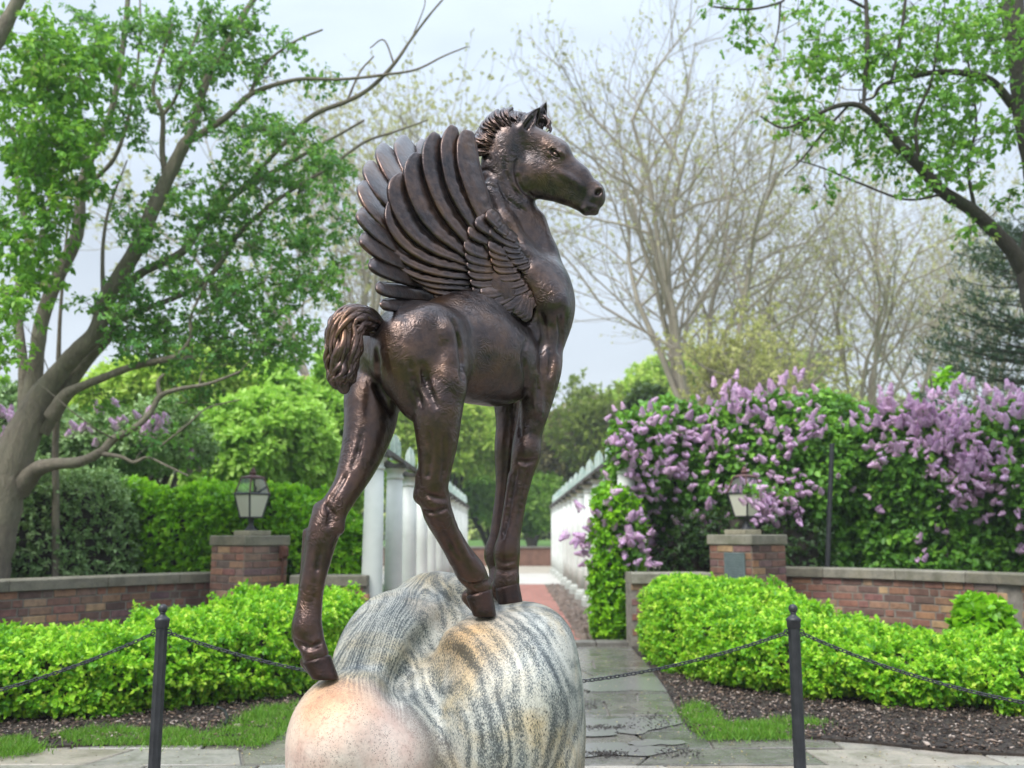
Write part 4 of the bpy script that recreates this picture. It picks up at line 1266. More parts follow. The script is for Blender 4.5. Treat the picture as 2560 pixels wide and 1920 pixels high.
# scattered chips: mulch, twigs, petals
def chips(name, pts, size, tint, mat, flat=0.35):
    """tilted flattened octahedra; pts (N,3)"""
    n = len(pts)
    d1 = rng.normal(size=(n, 3)); d1[:, 2] *= 0.35; d1 /= np.linalg.norm(d1, axis=1)[:, None]
    up = rng.normal(size=(n, 3)) * 0.35 + np.array([0, 0, 1]); d2 = np.cross(up, d1); d2 /= np.linalg.norm(d2, axis=1)[:, None]; d3 = np.cross(d1, d2)
    L = size * rng.uniform(0.5, 1.5, n); W = L * rng.uniform(0.3, 0.7, n); H = L * flat * rng.uniform(0.4, 1.0, n)
    o6 = np.stack([pts + d1 * L[:, None], pts + d2 * W[:, None], pts - d1 * L[:, None], pts - d2 * W[:, None], pts + d3 * H[:, None], pts - d3 * H[:, None]], 1)
    base = np.arange(n)[:, None, None] * 6
    f = np.array([(0, 1, 4), (1, 2, 4), (2, 3, 4), (3, 0, 4), (1, 0, 5), (2, 1, 5), (3, 2, 5), (0, 3, 5)])
    Fq = (base + f[None]).reshape(-1, 3)
    return np_mesh(name, o6.reshape(-1, 3), Fq, mat, smooth=False, tint=np.repeat(tint, 6))

def tint_mat(name, stops, rough=0.8):
    m, nt, bs, out = new_mat(name)
    a = N_(nt, 'ShaderNodeAttribute', attribute_name='tint')
    nt.links.new(ramp_(nt, a.outputs['Fac'], stops), bs.inputs['Base Color']); bs.inputs['Roughness'].default_value = rough
    return m
M_CHIP = tint_mat('bark_chips', [(0.0, (0.015, 0.010, 0.009)), (0.48, (0.055, 0.034, 0.024)), (0.74, (0.15, 0.095, 0.06)), (0.9, (0.32, 0.24, 0.19)), (1.0, (0.50, 0.42, 0.36))])

def in_poly(pts, poly):
    poly = np.asarray(poly); x, y_ = pts[:, 0], pts[:, 1]; c = np.zeros(len(pts), bool)
    j = len(poly) - 1
    for i in range(len(poly)):
        xi, yi = poly[i]; xj, yj = poly[j]
        cond = ((yi > y_) != (yj > y_)) & (x < (xj - xi) * (y_ - yi) / (yj - yi + 1e-12) + xi)
        c ^= cond; j = i
    return c
def scatter_poly(poly, n):
    poly = np.asarray(poly); lo, hi = poly.min(0), poly.max(0); out = []
    got = 0
    while got < n:
        p = rng.uniform(lo, hi, (n * 2, 2)); p = p[in_poly(p, poly)]; out.append(p); got += len(p)
    return np.vstack(out)[:n]
for nm, bed in (('L', bedL), ('R', bedR)):
    p = scatter_poly(bed, 60000)
    vis = (p[:, 1] < 9.0) & (np.abs(p[:, 0]) < p[:, 1] * 0.62)
    p = p[vis][:26000]
    z = 0.036 + rng.uniform(0, 0.018, len(p))
    t = rng.uniform(0, 1, len(p)) ** 1.15
    q_ = p[rng.random(len(p)) < 0.05]; props(chips('bark_pieces', np.column_stack([q_, np.full(len(q_), 0.046)]), 0.028, rng.uniform(0, 0.95, len(q_)), M_CHIP, 0.25), kind='stuff')
    q_ = p[rng.random(len(p)) < 0.035]; props(chips('fallen_petals', np.column_stack([q_, np.full(len(q_), 0.056)]), 0.010, rng.uniform(0.88, 1, len(q_)), M_CHIP, 0.1), kind='stuff')
    props(chips('mulch_chips', np.column_stack([p, z]), 0.015, t, M_CHIP), kind='stuff')

# ragged turf strips along the edge of the beds
grassL = [g2(x / 2.023, 1100 + y_ / 2.023, 0.03) for x, y_ in ((290, 1505), (420, 1482), (700, 1466), (900, 1478), (1000, 1498), (1120, 1485), (1200, 1430), (1280, 1385), (1400, 1362), (1500, 1350), (1560, 1345), (1500, 1440), (1450, 1470), (1380, 1520), (1330, 1552), (1100, 1546), (900, 1550), (600, 1545), (380, 1545))]
grassL2 = [g2(x / 2.023, 1100 + y_ / 2.023, 0.03) for x, y_ in ((-220, 1530), (0, 1515), (80, 1508), (160, 1535), (215, 1580), (100, 1600), (0, 1612), (-220, 1640))]
grassR = [g2(1400 + x / 1.907, 1300 + y_ / 1.907, 0.03) for x, y_ in ((578, 905), (640, 888), (720, 905), (765, 945), (790, 988), (900, 985), (1050, 966), (1285, 962), (1240, 985), (1110, 1000), (1085, 1050), (900, 1052), (700, 1050), (630, 1000))]
M_GRASS = leaf_mat('turf_blades', [(0.0, (0.050, 0.13, 0.012)), (0.5, (0.095, 0.24, 0.02)), (0.9, (0.17, 0.34, 0.04)), (1.0, (0.30, 0.30, 0.12))], rough=0.5, trans=0.4)
for gp in (grassL, grassL2, grassR):
    area = abs(sum(gp[i][0] * gp[(i + 1) % len(gp)][1] - gp[(i + 1) % len(gp)][0] * gp[i][1] for i in range(len(gp)))) / 2
    n = int(min(26000, 12000 * area + 500))
    p = scatter_poly(gp, n); b = np.column_stack([p, np.full(n, 0.032)])
    b[:, :2] += rng.normal(size=(n, 2)) * np.where(rng.random((n, 1)) < 0.15, 0.07, 0.015)
    d = rng.normal(size=(n, 3)) * 0.45 + np.array([0, 0, 1.0]); d /= np.linalg.norm(d, axis=1)[:, None]
    s = np.cross(d, rng.normal(size=(n, 3))); s /= np.linalg.norm(s, axis=1)[:, None]
    L = rng.uniform(0.020, 0.065, n)[:, None] * (1.0 + 0.45 * np.sin(b[:, 0:1] * 9 + 2 * np.sin(b[:, 1:2] * 7)) * np.sin(b[:, 1:2] * 11 + 1)); W = 0.0026
    Vg = np.stack([b - s * W, b + s * W, b + d * L * 0.6 + s * W * 0.7, b + d * L + np.array([0.3, 0.1, 0]) * L * rng.uniform(-0.8, 0.8, (n, 1)), b + d * L * 0.6 - s * W * 0.7], 1).reshape(-1, 3)
    base = np.arange(n)[:, None] * 5
    props(np_mesh('grass', Vg, [base + np.array([0, 1, 2, 4]), base + np.array([4, 2, 3])], M_GRASS, tint=np.repeat(rng.uniform(0, 1, n), 5)), kind='stuff')

# fallen petals and wet leaf litter on the flags
n = 5200
p = np.column_stack([rng.uniform(-3.4, 3.4, n), rng.uniform(4.6, 11, n)])
keep = ~in_poly(p, bedL) & ~in_poly(p, bedR); p = p[keep]
props(chips('fallen_petals', np.column_stack([p, np.full(len(p), 0.026)]), 0.006, rng.uniform(0, 1, len(p)), tint_mat('petal_litter', [(0.0, (0.05, 0.035, 0.02)), (0.45, (0.16, 0.11, 0.05)), (0.6, (0.50, 0.40, 0.14)), (1.0, (0.62, 0.55, 0.35))])), kind='stuff')
pts = []
for (cx, cy, rx, ry, k) in ((1510, 1818, 75, 7, 260), (1515, 1883, 60, 8, 260), (1470, 1760, 60, 14, 160), (1640, 1800, 60, 30, 200), (1700, 1880, 60, 14, 160)):
    for _ in range(k):
        pts.append(G(cx + rng.normal() * rx * 0.5, cy + rng.normal() * ry * 0.5, 0.028))
props(chips('leaf_litter', np.array(pts), 0.008, rng.uniform(0, 1, len(pts)), tint_mat('wet_litter', [(0, (0.008, 0.006, 0.005)), (1, (0.035, 0.022, 0.015))], 0.5)), kind='stuff')

# ================================================================== brick garden walls
def brick_mesh(L, H, D):
    mb = MB(); mb.box((0, 0, 0), (L, D, H), bev=0.004)
    me = bpy.data.meshes.new('brick')
    me.from_pydata(mb.v, [], mb.f); me.update(); me.materials.append(M_BRICK)
    return me
CH = 0.082
BR_S = [brick_mesh(0.228, CH - 0.012, 0.10), brick_mesh(0.215, CH - 0.013, 0.10)]
BR_H = [brick_mesh(0.108, CH - 0.012, 0.10), brick_mesh(0.100, CH - 0.013, 0.10)]

def place_mesh(name, me, parent, loc, rz):
    o = bpy.data.objects.new(name, me); COL.objects.link(o); o.parent = parent
    o.location = loc; o.rotation_euler = (R_.uniform(-0.006, 0.006), R_.uniform(-0.008, 0.008), rz)
    return o

def path_sampler(pts):
    pts = [np.array(p, float) for p in pts]
    seg = [np.linalg.norm(b - a) for a, b in zip(pts[:-1], pts[1:])]; cum = np.concatenate([[0], np.cumsum(seg)])
    def f(s):
        i = int(np.clip(np.searchsorted(cum, s, 'right') - 1, 0, len(seg) - 1))
        t = (s - cum[i]) / seg[i]; p = pts[i] + (pts[i + 1] - pts[i]) * t
        d = (pts[i + 1] - pts[i]) / seg[i]
        return p, d
    return f, cum[-1]

def lay_bricks(root, f, L, ncourse, out_side, z0=0.0, s0=0.0, skip_below=0):
    """courses of headers and stretchers on the face; out_side = +1/-1 which side of the path the face looks to"""
    cnt = 0
    for c in range(ncourse):
        z = z0 + (c + 0.5) * CH
        if c < skip_below: continue
        s = s0 + (0 if c % 2 else 0.058) - 0.0; k = c
        while s < L - 0.05:
            st = (k % 3) != 2; w_ = 0.240 if st else 0.120
            if s + w_ > L + 0.02: st = False; w_ = 0.120
            if s + w_ > L + 0.03: break
            p, d = f(min(max(s + w_ / 2, 0), L)); nrm = np.array([d[1], -d[0]]) * out_side
            q = p + nrm * (-0.05 + 0.008 + R_.uniform(-0.004, 0.004))
            place_mesh('brick', R_.choice(BR_S if st else BR_H), root, (q[0] - root.location[0], q[1] - root.location[1], z), math.atan2(d[1], d[0]))
            s += w_; k += 1; cnt += 1
    return cnt

def garden_wall(pts, ztop, out_side, label, thick=0.30, cop=0.105, over=0.045, group=None, cl=(0.7, 1.1)):
    f, L = path_sampler(pts)
    base, _ = f(L / 2)
    root = empty('garden_wall', (base[0], base[1], 0), label, 'wall', group)
    zc = ztop - cop
    # mortar core
    mb = MB(); n = max(2, int(L / 0.25)); vs = []
    for i in range(n + 1):
        p, d = f(L * i / n); nr = np.array([d[1], -d[0]]) * out_side
        for q, z in ((p, 0), (p, zc), (p - nr * thick, zc), (p - nr * thick, 0)): vs.append((q[0], q[1], z))
    fs = []
    for i in range(n):
        for k in range(4): fs.append((i * 4 + k, (i + 1) * 4 + k, (i + 1) * 4 + (k + 1) % 4, i * 4 + (k + 1) % 4))
    fs += [(0, 1, 2, 3), (n * 4 + 3, n * 4 + 2, n * 4 + 1, n * 4)]
    mb.add(vs, fs); mb.build('mortar_core', M_MORTAR, root)
    nc = int(zc / CH); off = zc - nc * CH
    lay_bricks(root, f, L, nc, out_side, z0=off, skip_below=0)
    # coping stones
    s = 0.0
    while s < L - 0.02:
        w_ = min(R_.uniform(*cl), L - s)
        if L - s - w_ < 0.35: w_ = L - s
        mb = MB(); vs = []; k = max(2, int(w_ / 0.25)); prof = [(over, 0.0), (over, cop - 0.012), (over - 0.012, cop), (-thick - over + 0.012, cop), (-thick - over, cop - 0.012), (-thick - over, 0.0)]
        for i in range(k + 1):
            ss = s + 0.004 + (w_ - 0.008) * i / k; p, d = f(ss); nr = np.array([d[1], -d[0]]) * out_side
            for a, z in prof:
                q = p + nr * a; vs.append((q[0], q[1], zc + 0.003 + z))
        m_ = len(prof); fs = [(i * m_ + j, (i + 1) * m_ + j, (i + 1) * m_ + (j + 1) % m_, i * m_ + (j + 1) % m_) for i in range(k) for j in range(m_)]
        fs += [tuple(range(m_)), tuple(reversed(range(k * m_, (k + 1) * m_)))]
        mb.add(vs, fs); mb.build('coping_stone', M_COPING, root)
        s += w_
    return root

ZW = 0.82
def wl2(px, py, z): return np.array(g2(px, py, z))
# curved wall on the left, running to the pillar
cL = [wl2(x, y_, ZW) for x, y_ in ((-420, 1474), (-180, 1462), (0, 1452), (200, 1444), (400, 1436), (596, 1430))]
cR = [wl2(x, y_, 0.87) for x, y_ in ((1893, 1417), (2050, 1420), (2250, 1425), (2450, 1432), (2560, 1436), (2800, 1450), (3050, 1468))]
def smooth2(p, n=24):
    q = resample(np.hstack([np.array(p), np.zeros((len(p), 1))]), n); return [a[:2] for a in q]
garden_wall(smooth2(cL), ZW, 1, 'long curved brick wall under stone coping on the left, behind the clipped hedge', group='curved garden walls')
garden_wall(smooth2(cR), 0.87, 1, 'long curved brick wall under stone coping on the right, below the lilac bushes', group='curved garden walls')
sL = [np.array([-2.50, 11.05]), np.array([-1.62, 10.98])]
sR = [np.array([1.33, 10.98]), np.array([2.25, 11.05])]
garden_wall(sL, 0.80, 1, 'short brick wall with grey coping between the left pillar and the white columns', cop=0.115, cl=(1, 2))
garden_wall(sR, 0.83, 1, 'short brick wall with coping running from the gateway to the plaque pillar on the right', cop=0.115, cl=(1, 2))

# pillars turned 45 degrees to the path
def pillar(corner, rz, side, ztop, label):
    """corner = nearest corner; the face to the right of it runs along rz, the other one 90 degrees further"""
    d1 = np.array([math.cos(rz), math.sin(rz)]); d2 = np.array([-math.sin(rz), math.cos(rz)])
    c = corner + (d1 + d2) * side / 2
    root = empty('gate_pillar', (c[0], c[1], 0), label, 'pillar', 'brick gate pillars')
    cap = 0.115
    mb = MB(); mb.box((c[0], c[1], (ztop - cap) / 2), (side, side, ztop - cap), rz); mb.build('mortar_core', M_MORTAR, root)
    nc = int((ztop - cap) / CH); off = ztop - cap - nc * CH
    for a, d in ((corner, d1), (corner + d1 * side, d2), (corner + d2 * side + d1 * side, -d1), (corner + d2 * side, -d2)):
        f, L = path_sampler([a, a + d * side])
        for cc in range(nc):
            z = off + (cc + 0.5) * CH; pat = ((0.24, 0.24, 0.15) if cc % 2 else (0.12, 0.24, 0.27))
            tot = sum(pat); s = 0
            for w_ in pat:
                w_ = w_ * side / tot; p, dd = f(s + w_ / 2); nr = np.array([dd[1], -dd[0]])
                q = p + nr * (-0.05 + 0.008 + R_.uniform(-0.003, 0.003))
                o = place_mesh('brick', BR_S[0] if w_ > 0.17 else BR_H[0], root, (q[0] - c[0], q[1] - c[1], z), math.atan2(dd[1], dd[0]))
                bl = 0.228 if w_ > 0.17 else 0.108
                o.scale = ((w_ - 0.010) / bl, 1, 1)
                s += w_
    mb = MB(); mb.box((c[0], c[1], ztop - cap / 2 + 0.002), (side + 0.05, side + 0.05, cap), rz, bev=0.010); mb.build('cap_stone', M_COPING, root)
    return root, c, d1, d2
cl_ = P(610, 1400, 10.8)[:2]
pilL, cPL, dL1, dL2 = pillar(cl_, math.atan2(.791, .612), 0.60, 1.245, 'square brick pillar left of the gateway with a rusty conduit box on its face')
cr_ = P(1880, 1400, 10.8)[:2]
pilR, cPR, dR1, dR2 = pillar(cr_, math.atan2(.612, .791), 0.60, 1.255, 'square brick pillar right of the gateway with a small metal plaque')

# conduit box and pipe on the left pillar
M_RUST = simple_mat('rusted_iron', (0.075, 0.028, 0.018), (0.15, 0.060, 0.040), scale=30, rough=0.8, metal=0.2)
rzL = math.atan2(dL1[1], dL1[0]); nL = np.array([dL1[1], -dL1[0]])
bc = cl_ + dL1 * 0.505 + nL * 0.045
cb = empty('conduit', (bc[0], bc[1], 0), 'rusty iron outlet box and conduit pipe fixed to the face of the left brick pillar', 'conduit')
mb = MB(); mb.box((bc[0], bc[1], 1.055), (0.085, 0.07, 0.15), rzL, bev=0.010); mb.box((bc[0] + nL[0] * 0.045, bc[1] + nL[1] * 0.045, 1.06), (0.075, 0.035, 0.115), rzL, bev=0.012); mb.build('outlet_box', M_RUST, cb)
mb = MB(); mb.tube([(bc[0], bc[1], 0.98), (bc[0], bc[1], 0.5), (bc[0], bc[1], 0.0)], [0.014] * 3, 8)
mb.tube([(bc[0], bc[1], 1.0), (bc[0], bc[1], 0.965)], [0.024, 0.022], 8); mb.build('pipe', M_RUST, cb, smooth=True)

# plaque on the right pillar's left face
M_PLQ = simple_mat('verdigris_plaque', (0.11, 0.15, 0.16), (0.19, 0.24, 0.24), scale=14, rough=0.5, metal=0.4)
M_PLR = simple_mat('plaque_relief', (0.16, 0.20, 0.20), (0.26, 0.31, 0.30), scale=20, rough=0.45, metal=0.4)
# left face runs along d2 from the corner
nR = -dR1
pq = cr_ + dR2 * 0.225 + nR * 0.022
rzR = math.atan2(dR2[1], dR2[0])
pl = empty('plaque', (pq[0], pq[1], 0.90), 'blue grey metal plaque with worn lines of lettering on the right pillar', 'plaque')
mb = MB(); mb.box((pq[0], pq[1], 0.905), (0.29, 0.018, 0.30), rzR, bev=0.004); mb.build('plate', M_PLQ, pl)
mb = MB()
for k in range(9):
    z = 1.02 - k * 0.027; x0 = -0.11
    while x0 < 0.11:
        w_ = R_.uniform(0.010, 0.032)
        c = pq + dR2 * (x0 + w_ / 2) + nR * 0.011
        mb.box((c[0], c[1], z), (w_, 0.004, 0.011), rzR); x0 += w_ + R_.uniform(0.005, 0.010)
for (a, b) in (((-0.138, 0.0), (0.006, 0.29)), ((0.138, 0.0), (0.006, 0.29)), ((0, 0.143), (0.28, 0.006)), ((0, -0.143), (0.28, 0.006))):
    c = pq + dR2 * a[0] + nR * 0.011; mb.box((c[0], c[1], 0.905 + a[1]), (b[0], 0.005, b[1]), rzR)
mb.build('raised_lines', M_PLR, pl)

# ------------------------------------------------------------------ lanterns
def glass_mat(name, col, rough, trans, alpha_frost=0.0):
    m, nt, bs, out = new_mat(name)
    if alpha_frost:
        bs.inputs['Base Color'].default_value = col; bs.inputs['Roughness'].default_value = 0.35
        tr = nt.nodes.new('ShaderNodeBsdfTranslucent'); tr.inputs['Color'].default_value = col
        mx = nt.nodes.new('ShaderNodeMixShader'); mx.inputs[0].default_value = 0.5
        nt.links.new(bs.outputs[0], mx.inputs[1]); nt.links.new(tr.outputs[0], mx.inputs[2]); nt.links.new(mx.outputs[0], out.inputs['Surface'])
    else:
        gl = nt.nodes.new('ShaderNodeBsdfGlossy'); gl.inputs['Roughness'].default_value = 0.02; gl.inputs['Color'].default_value = (1, 1, 1, 1)
        tp = nt.nodes.new('ShaderNodeBsdfTransparent'); tp.inputs['Color'].default_value = (0.92, 0.96, 0.93, 1)
        fr = N_(nt, 'ShaderNodeFresnel', IOR=1.5); mx = nt.nodes.new('ShaderNodeMixShader')
        nt.links.new(fr.outputs[0], mx.inputs[0]); nt.links.new(tp.outputs[0], mx.inputs[1]); nt.links.new(gl.outputs[0], mx.inputs[2]); nt.links.new(mx.outputs[0], out.inputs['Surface'])
    return m
M_GLASS = glass_mat('clear_pane', (1, 1, 1, 1), 0.0, 1.0)
M_FROST = glass_mat('frosted_pane', (0.88, 0.86, 0.76, 1), 0.3, 0.5, 1)
M_BLACK = simple_mat('black_iron', (0.012, 0.013, 0.016), (0.030, 0.031, 0.035), scale=18, rough=0.45, bump=0.2)
M_COPPER = simple_mat('weathered_copper', (0.09, 0.045, 0.045), (0.17, 0.085, 0.075), scale=20, rough=0.6, metal=0.3)
def lantern(c, zb, rz, label, top_mat, block_off, frame_dark=M_BLACK):
    root = empty('lantern', (c[0], c[1], zb), label, 'lantern', 'lanterns on the gate pillars')
    def ring(hd, z): return [(c[0] + hd * math.cos(rz + math.pi / 4 + k * math.pi / 2), c[1] + hd * math.sin(rz + math.pi / 4 + k * math.pi / 2), z) for k in range(4)]
    z0, z1, z2, z3 = zb + 0.205, zb + 0.475, zb + 0.665, zb + 0.70
    r0, r1, r2 = ring(0.125, z0), ring(0.200, z1), ring(0.128, z2)
    mb = MB(); mb.box((c[0] + block_off[0], c[1] + block_off[1], zb + 0.028), (0.30, 0.30, 0.056), rz, bev=0.006); mb.build('base_block', stone_mat('lantern_block', [(0, (0.30, 0.27, 0.19)), (1, (0.34, 0.31, 0.22))], rough=0.8), root)
    mb = MB(); mb.lathe((c[0], c[1], zb + 0.056), [(0.075, 0), (0.075, 0.012), (0.050, 0.025), (0.034, 0.06), (0.032, 0.105), (0.044, 0.120), (0.030, 0.135), (0.060, 0.149)], 14); mb.build('stem', frame_dark, root, smooth=True)
    mb = MB()
    for k in range(4):
        mb.tube([r0[k], r1[k]], [0.011] * 2, 5); mb.tube([r0[k], r0[(k + 1) % 4]], [0.010] * 2, 5); mb.tube([r1[k], r1[(k + 1) % 4]], [0.014] * 2, 5)
    mb.build('lower_frame', frame_dark, root)
    mb = MB()
    for k in range(4):
        mb.tube([r1[k], r2[k]], [0.010] * 2, 5); mb.tube([r2[k], r2[(k + 1) % 4]], [0.011] * 2, 5)
    mb.build('upper_frame', top_mat, root)
    def ins(a, b, c_, d):
        A_ = np.array([a, b, c_, d]); m_ = A_.mean(0); return [tuple(m_ + (q - m_) * 0.97) for q in A_]
    for k in range(4):
        q = ins(r0[k], r0[(k + 1) % 4], r1[(k + 1) % 4], r1[k]); cc = np.array([c[0], c[1], (z0 + z1) / 2])
        mb = MB(); qi = [tuple(cc + (np.array(v) - cc) * 0.985) for v in q]
        mb.add(q + qi, [(0, 1, 2, 3), (7, 6, 5, 4), (0, 4, 5, 1), (1, 5, 6, 2), (2, 6, 7, 3), (3, 7, 4, 0)]); mb.build('pane', M_FROST, root)
        q = ins(r1[k], r1[(k + 1) % 4], r2[(k + 1) % 4], r2[k]); cc = np.array([c[0], c[1], (z1 + z2) / 2])
        mb = MB(); mb.add(q, [(0, 1, 2, 3)]); mb.build('pane', M_GLASS, root)
    mb = MB(); cr = ring(0.132, z2 + 0.008); ct = ring(0.03, z3)
    mb.add(cr + ct, [(3, 2, 1, 0), (4, 5, 6, 7)] + [(k, (k + 1) % 4, 4 + (k + 1) % 4, 4 + k) for k in range(4)])
    mb.lathe((c[0], c[1], z3), [(0.028, 0), (0.042, 0.012), (0.042, 0.03), (0.022, 0.045), (0.030, 0.055), (0.012, 0.078), (0.004, 0.09)], 10); mb.build('cap', top_mat, root, smooth=False)
    mb = MB(); mb.lathe((c[0], c[1], z0), [(0.05, 0), (0.05, 0.09), (0.03, 0.10), (0.028, 0.22), (0.02, 0.24)], 10); mb.build('burner', simple_mat('burner', (0.10, 0.10, 0.08), (0.2, 0.2, 0.17), rough=0.5), root, smooth=True)
    return root
lantern(cPL, 1.247, rzL, 'black framed glass lantern with a copper top, standing in front of the clipped green hedge', M_COPPER, (0.03, -0.03))
lantern(cPR, 1.257, math.atan2(dR1[1], dR1[0]), 'pale lantern with a copper top half hidden by lilac blossom on the plaque pillar', M_COPPER, (-0.05, -0.02))

# ------------------------------------------------------------------ thin black pole behind the right wall
pt, pb = P(2080, 1113, 11.75), P(2068, 1440, 11.75)
v = (pb - pt) / (pb[2] - pt[2]); pb = pt + v * (0 - pt[2])
mb = MB(); mb.tube([pb, pt], [0.033, 0.030], 10); mb.tube([pt, pt + np.array([0, 0, 0.02])], [0.036, 0.034], 10)
po = mb.build('metal_pole', M_BLACK, None, smooth=True, origin=tuple(pb)); props(po, 'thin black metal pole standing in front of the lilac bushes behind the right wall', 'pole')

# ================================================================== white colonnades
M_WHITE = simple_mat('white_paint', (0.60, 0.62, 0.575), (0.72, 0.73, 0.69), scale=3.0, rough=0.55, bump=0.12)
M_BEAM = simple_mat('weathered_beam', (0.055, 0.05, 0.048), (0.13, 0.12, 0.11), scale=9, rough=0.8)
M_VERD = simple_mat('verdigris_white', (0.36, 0.50, 0.44), (0.68, 0.74, 0.69), scale=11, rough=0.7, bump=0.3)
M_DIRT = simple_mat('grimy_base', (0.35, 0.36, 0.32), (0.6, 0.61, 0.56), scale=7, rough=0.7)
def colonnade(x, y0, dy, n, label):
    root = empty('colonnade', (x, y0 + dy * n / 2, 0), label, 'colonnade', 'white colonnades along the brick path')
    rx, ry = root.location[0], root.location[1]
    def mk(build):
        mb = MB(); build(mb); return mb
    shaft = MB(); shaft.lathe((0, 0, 0.20), [(0.126, 0), (0.124, 0.4), (0.119, 1.0), (0.108, 1.80)], 20)
    basem = MB(); basem.box((0, 0, 0.05), (0.34, 0.34, 0.14), bev=0.006); basem.lathe((0, 0, 0.12), [(0.16, 0), (0.165, 0.02), (0.16, 0.045), (0.135, 0.055), (0.126, 0.085)], 20)
    capm = MB(); capm.lathe((0, 0, 2.0), [(0.108, 0), (0.122, 0.01), (0.122, 0.03), (0.108, 0.04), (0.108, 0.09), (0.145, 0.13), (0.15, 0.15)], 20)
    abm = MB(); abm.box((0, 0, 2.18), (0.35, 0.35, 0.055), bev=0.004)
    meshes = []
    for nm, mb, mt, sm in (('column', shaft, M_WHITE, True), ('base', basem, M_DIRT, False), ('capital', capm, M_WHITE, True), ('abacus', abm, M_BEAM, False)):
        me = bpy.data.meshes.new(nm); me.from_pydata(mb.v, [], mb.f); me.update(); me.materials.append(mt)
        if sm: me.polygons.foreach_set('use_smooth', np.ones(len(me.polygons), bool))
        meshes.append(me)
    # a rafter end: rounded upright tongue of board with a raised spine
    rm = MB(); prof = [(-0.065, 0), (-0.075, 0.10), (-0.068, 0.22), (-0.04, 0.31), (0.0, 0.35), (0.04, 0.31), (0.068, 0.22), (0.075, 0.10), (0.065, 0)]
    k = len(prof)
    rm.add([(a, -0.055, z) for a, z in prof] + [(a, 0.055, z) for a, z in prof], [tuple(range(k)), tuple(reversed(range(k, 2 * k)))] + [(i, k + i, k + (i + 1) % k, (i + 1) % k) for i in range(k)])
    rm.box((0, 0, 0.17), (0.03, 0.16, 0.35), bev=0.006); rm.box((-0.045, 0, 0.12), (0.015, 0.135, 0.24)); rm.box((0.045, 0, 0.12), (0.015, 0.135, 0.24))
    rme = bpy.data.meshes.new('rafter_end'); rme.from_pydata(rm.v, [], rm.f); rme.update(); rme.materials.append(M_VERD)
    for i in range(n):
        yy = y0 + dy * i
        c = bpy.data.objects.new('column', meshes[0]); COL.objects.link(c); c.parent = root; c.location = (0, yy - ry, 0)
        for j, nm in ((1, 'base'), (2, 'capital'), (3, 'abacus')):
            b = bpy.data.objects.new(nm, meshes[j]); COL.objects.link(b); b.parent = c
    L = dy * (n - 1) + 0.5
    for dx in (-0.11, 0.11):
        mb = MB(); mb.box((x + dx, y0 + dy * (n - 1) / 2, 2.235), (0.06, L, 0.055), bev=0.004); mb.build('beam', M_BEAM, root)
    m_ = n
    for i in range(m_):
        o = bpy.data.objects.new('rafter_end', rme); COL.objects.link(o); o.parent = root; o.location = (0, y0 + dy * i - ry, 2.2645)
    return root
colonnade(-1.60, 11.2, 1.95, 12, 'row of white columns with upright rafter ends along the left side of the brick path')
colonnade(1.42, 12.0, 1.85, 12, 'row of white columns with upright rafter ends along the right side of the brick path')

# far low wall closing the vista
fw = empty('low_wall', (0, 40, 0), 'low brown brick wall across the far end of the path', 'wall')
mb = MB(); mb.box((0, 40.0, 0.36), (26, 0.3, 0.72)); mb.build('brickwork', simple_mat('far_brick', (0.13, 0.07, 0.05), (0.22, 0.12, 0.085), scale=5, rough=0.9), fw)
mb = MB(); mb.box((0, 40.0, 0.76), (26, 0.42, 0.075), bev=0.01); mb.build('coping', simple_mat('far_coping', (0.12, 0.11, 0.09), (0.2, 0.19, 0.16), scale=3), fw)

# ================================================================== chain barrier
def post(x, y_, label):
    root = empty('barrier_post', (x, y_, 0), label, 'post', 'black posts of the chain barrier')
    mb = MB(); vs = []; fs = []; n = 16
    for z, r in ((0.0, 0.031), (0.80, 0.030)):
        for k in range(n):
            rr = r * (1.0 if k % 2 == 0 else 0.90); a = 2 * math.pi * k / n
            vs.append((x + rr * math.cos(a), y_ + rr * math.sin(a), z))
    fs = [(k, (k + 1) % n, n + (k + 1) % n, n + k) for k in range(n)]
    mb.add(vs, fs); mb.build('shaft', M_BLACK, root)
    mb = MB(); mb.lathe((x, y_, 0.795), [(0.031, 0), (0.034, 0.004), (0.034, 0.030), (0.037, 0.034), (0.037, 0.044), (0.026, 0.052), (0.015, 0.062), (0.013, 0.072), (0.017, 0.078)], 16); mb.build('collar', M_BLACK, root, smooth=True)
    mb = MB(); mb.lathe((x, y_, 0.868), [(0.006, 0), (0.016, 0.004), (0.022, 0.014), (0.0225, 0.022), (0.020, 0.032), (0.012, 0.040), (0.002, 0.0435)], 16); mb.build('ball', M_BLACK, root, smooth=True)
    mb = MB(); mb.lathe((x, y_, 0.0), [(0.065, 0), (0.065, 0.03), (0.036, 0.045)], 16); mb.build('foot', M_BLACK, root)
    return root
pL, pR = P(403, 1600, 4.9), P(1986, 1600, 4.9)
posts = {'L': (pL[0], pL[1]), 'R': (pR[0], pR[1]), 'LL': (pL[0] - 2.51, pL[1] - 1.3), 'RR': (pR[0] + 2.5, pR[1] - 1.3)}
post(*posts['L'], 'black iron post with a ball top, left of the boulder')
post(*posts['R'], 'black iron post with a ball top, right of the boulder')
post(*posts['LL'], 'black iron post at the outer end of the left chain'); post(*posts['RR'], 'black iron post at the outer end of the right chain')
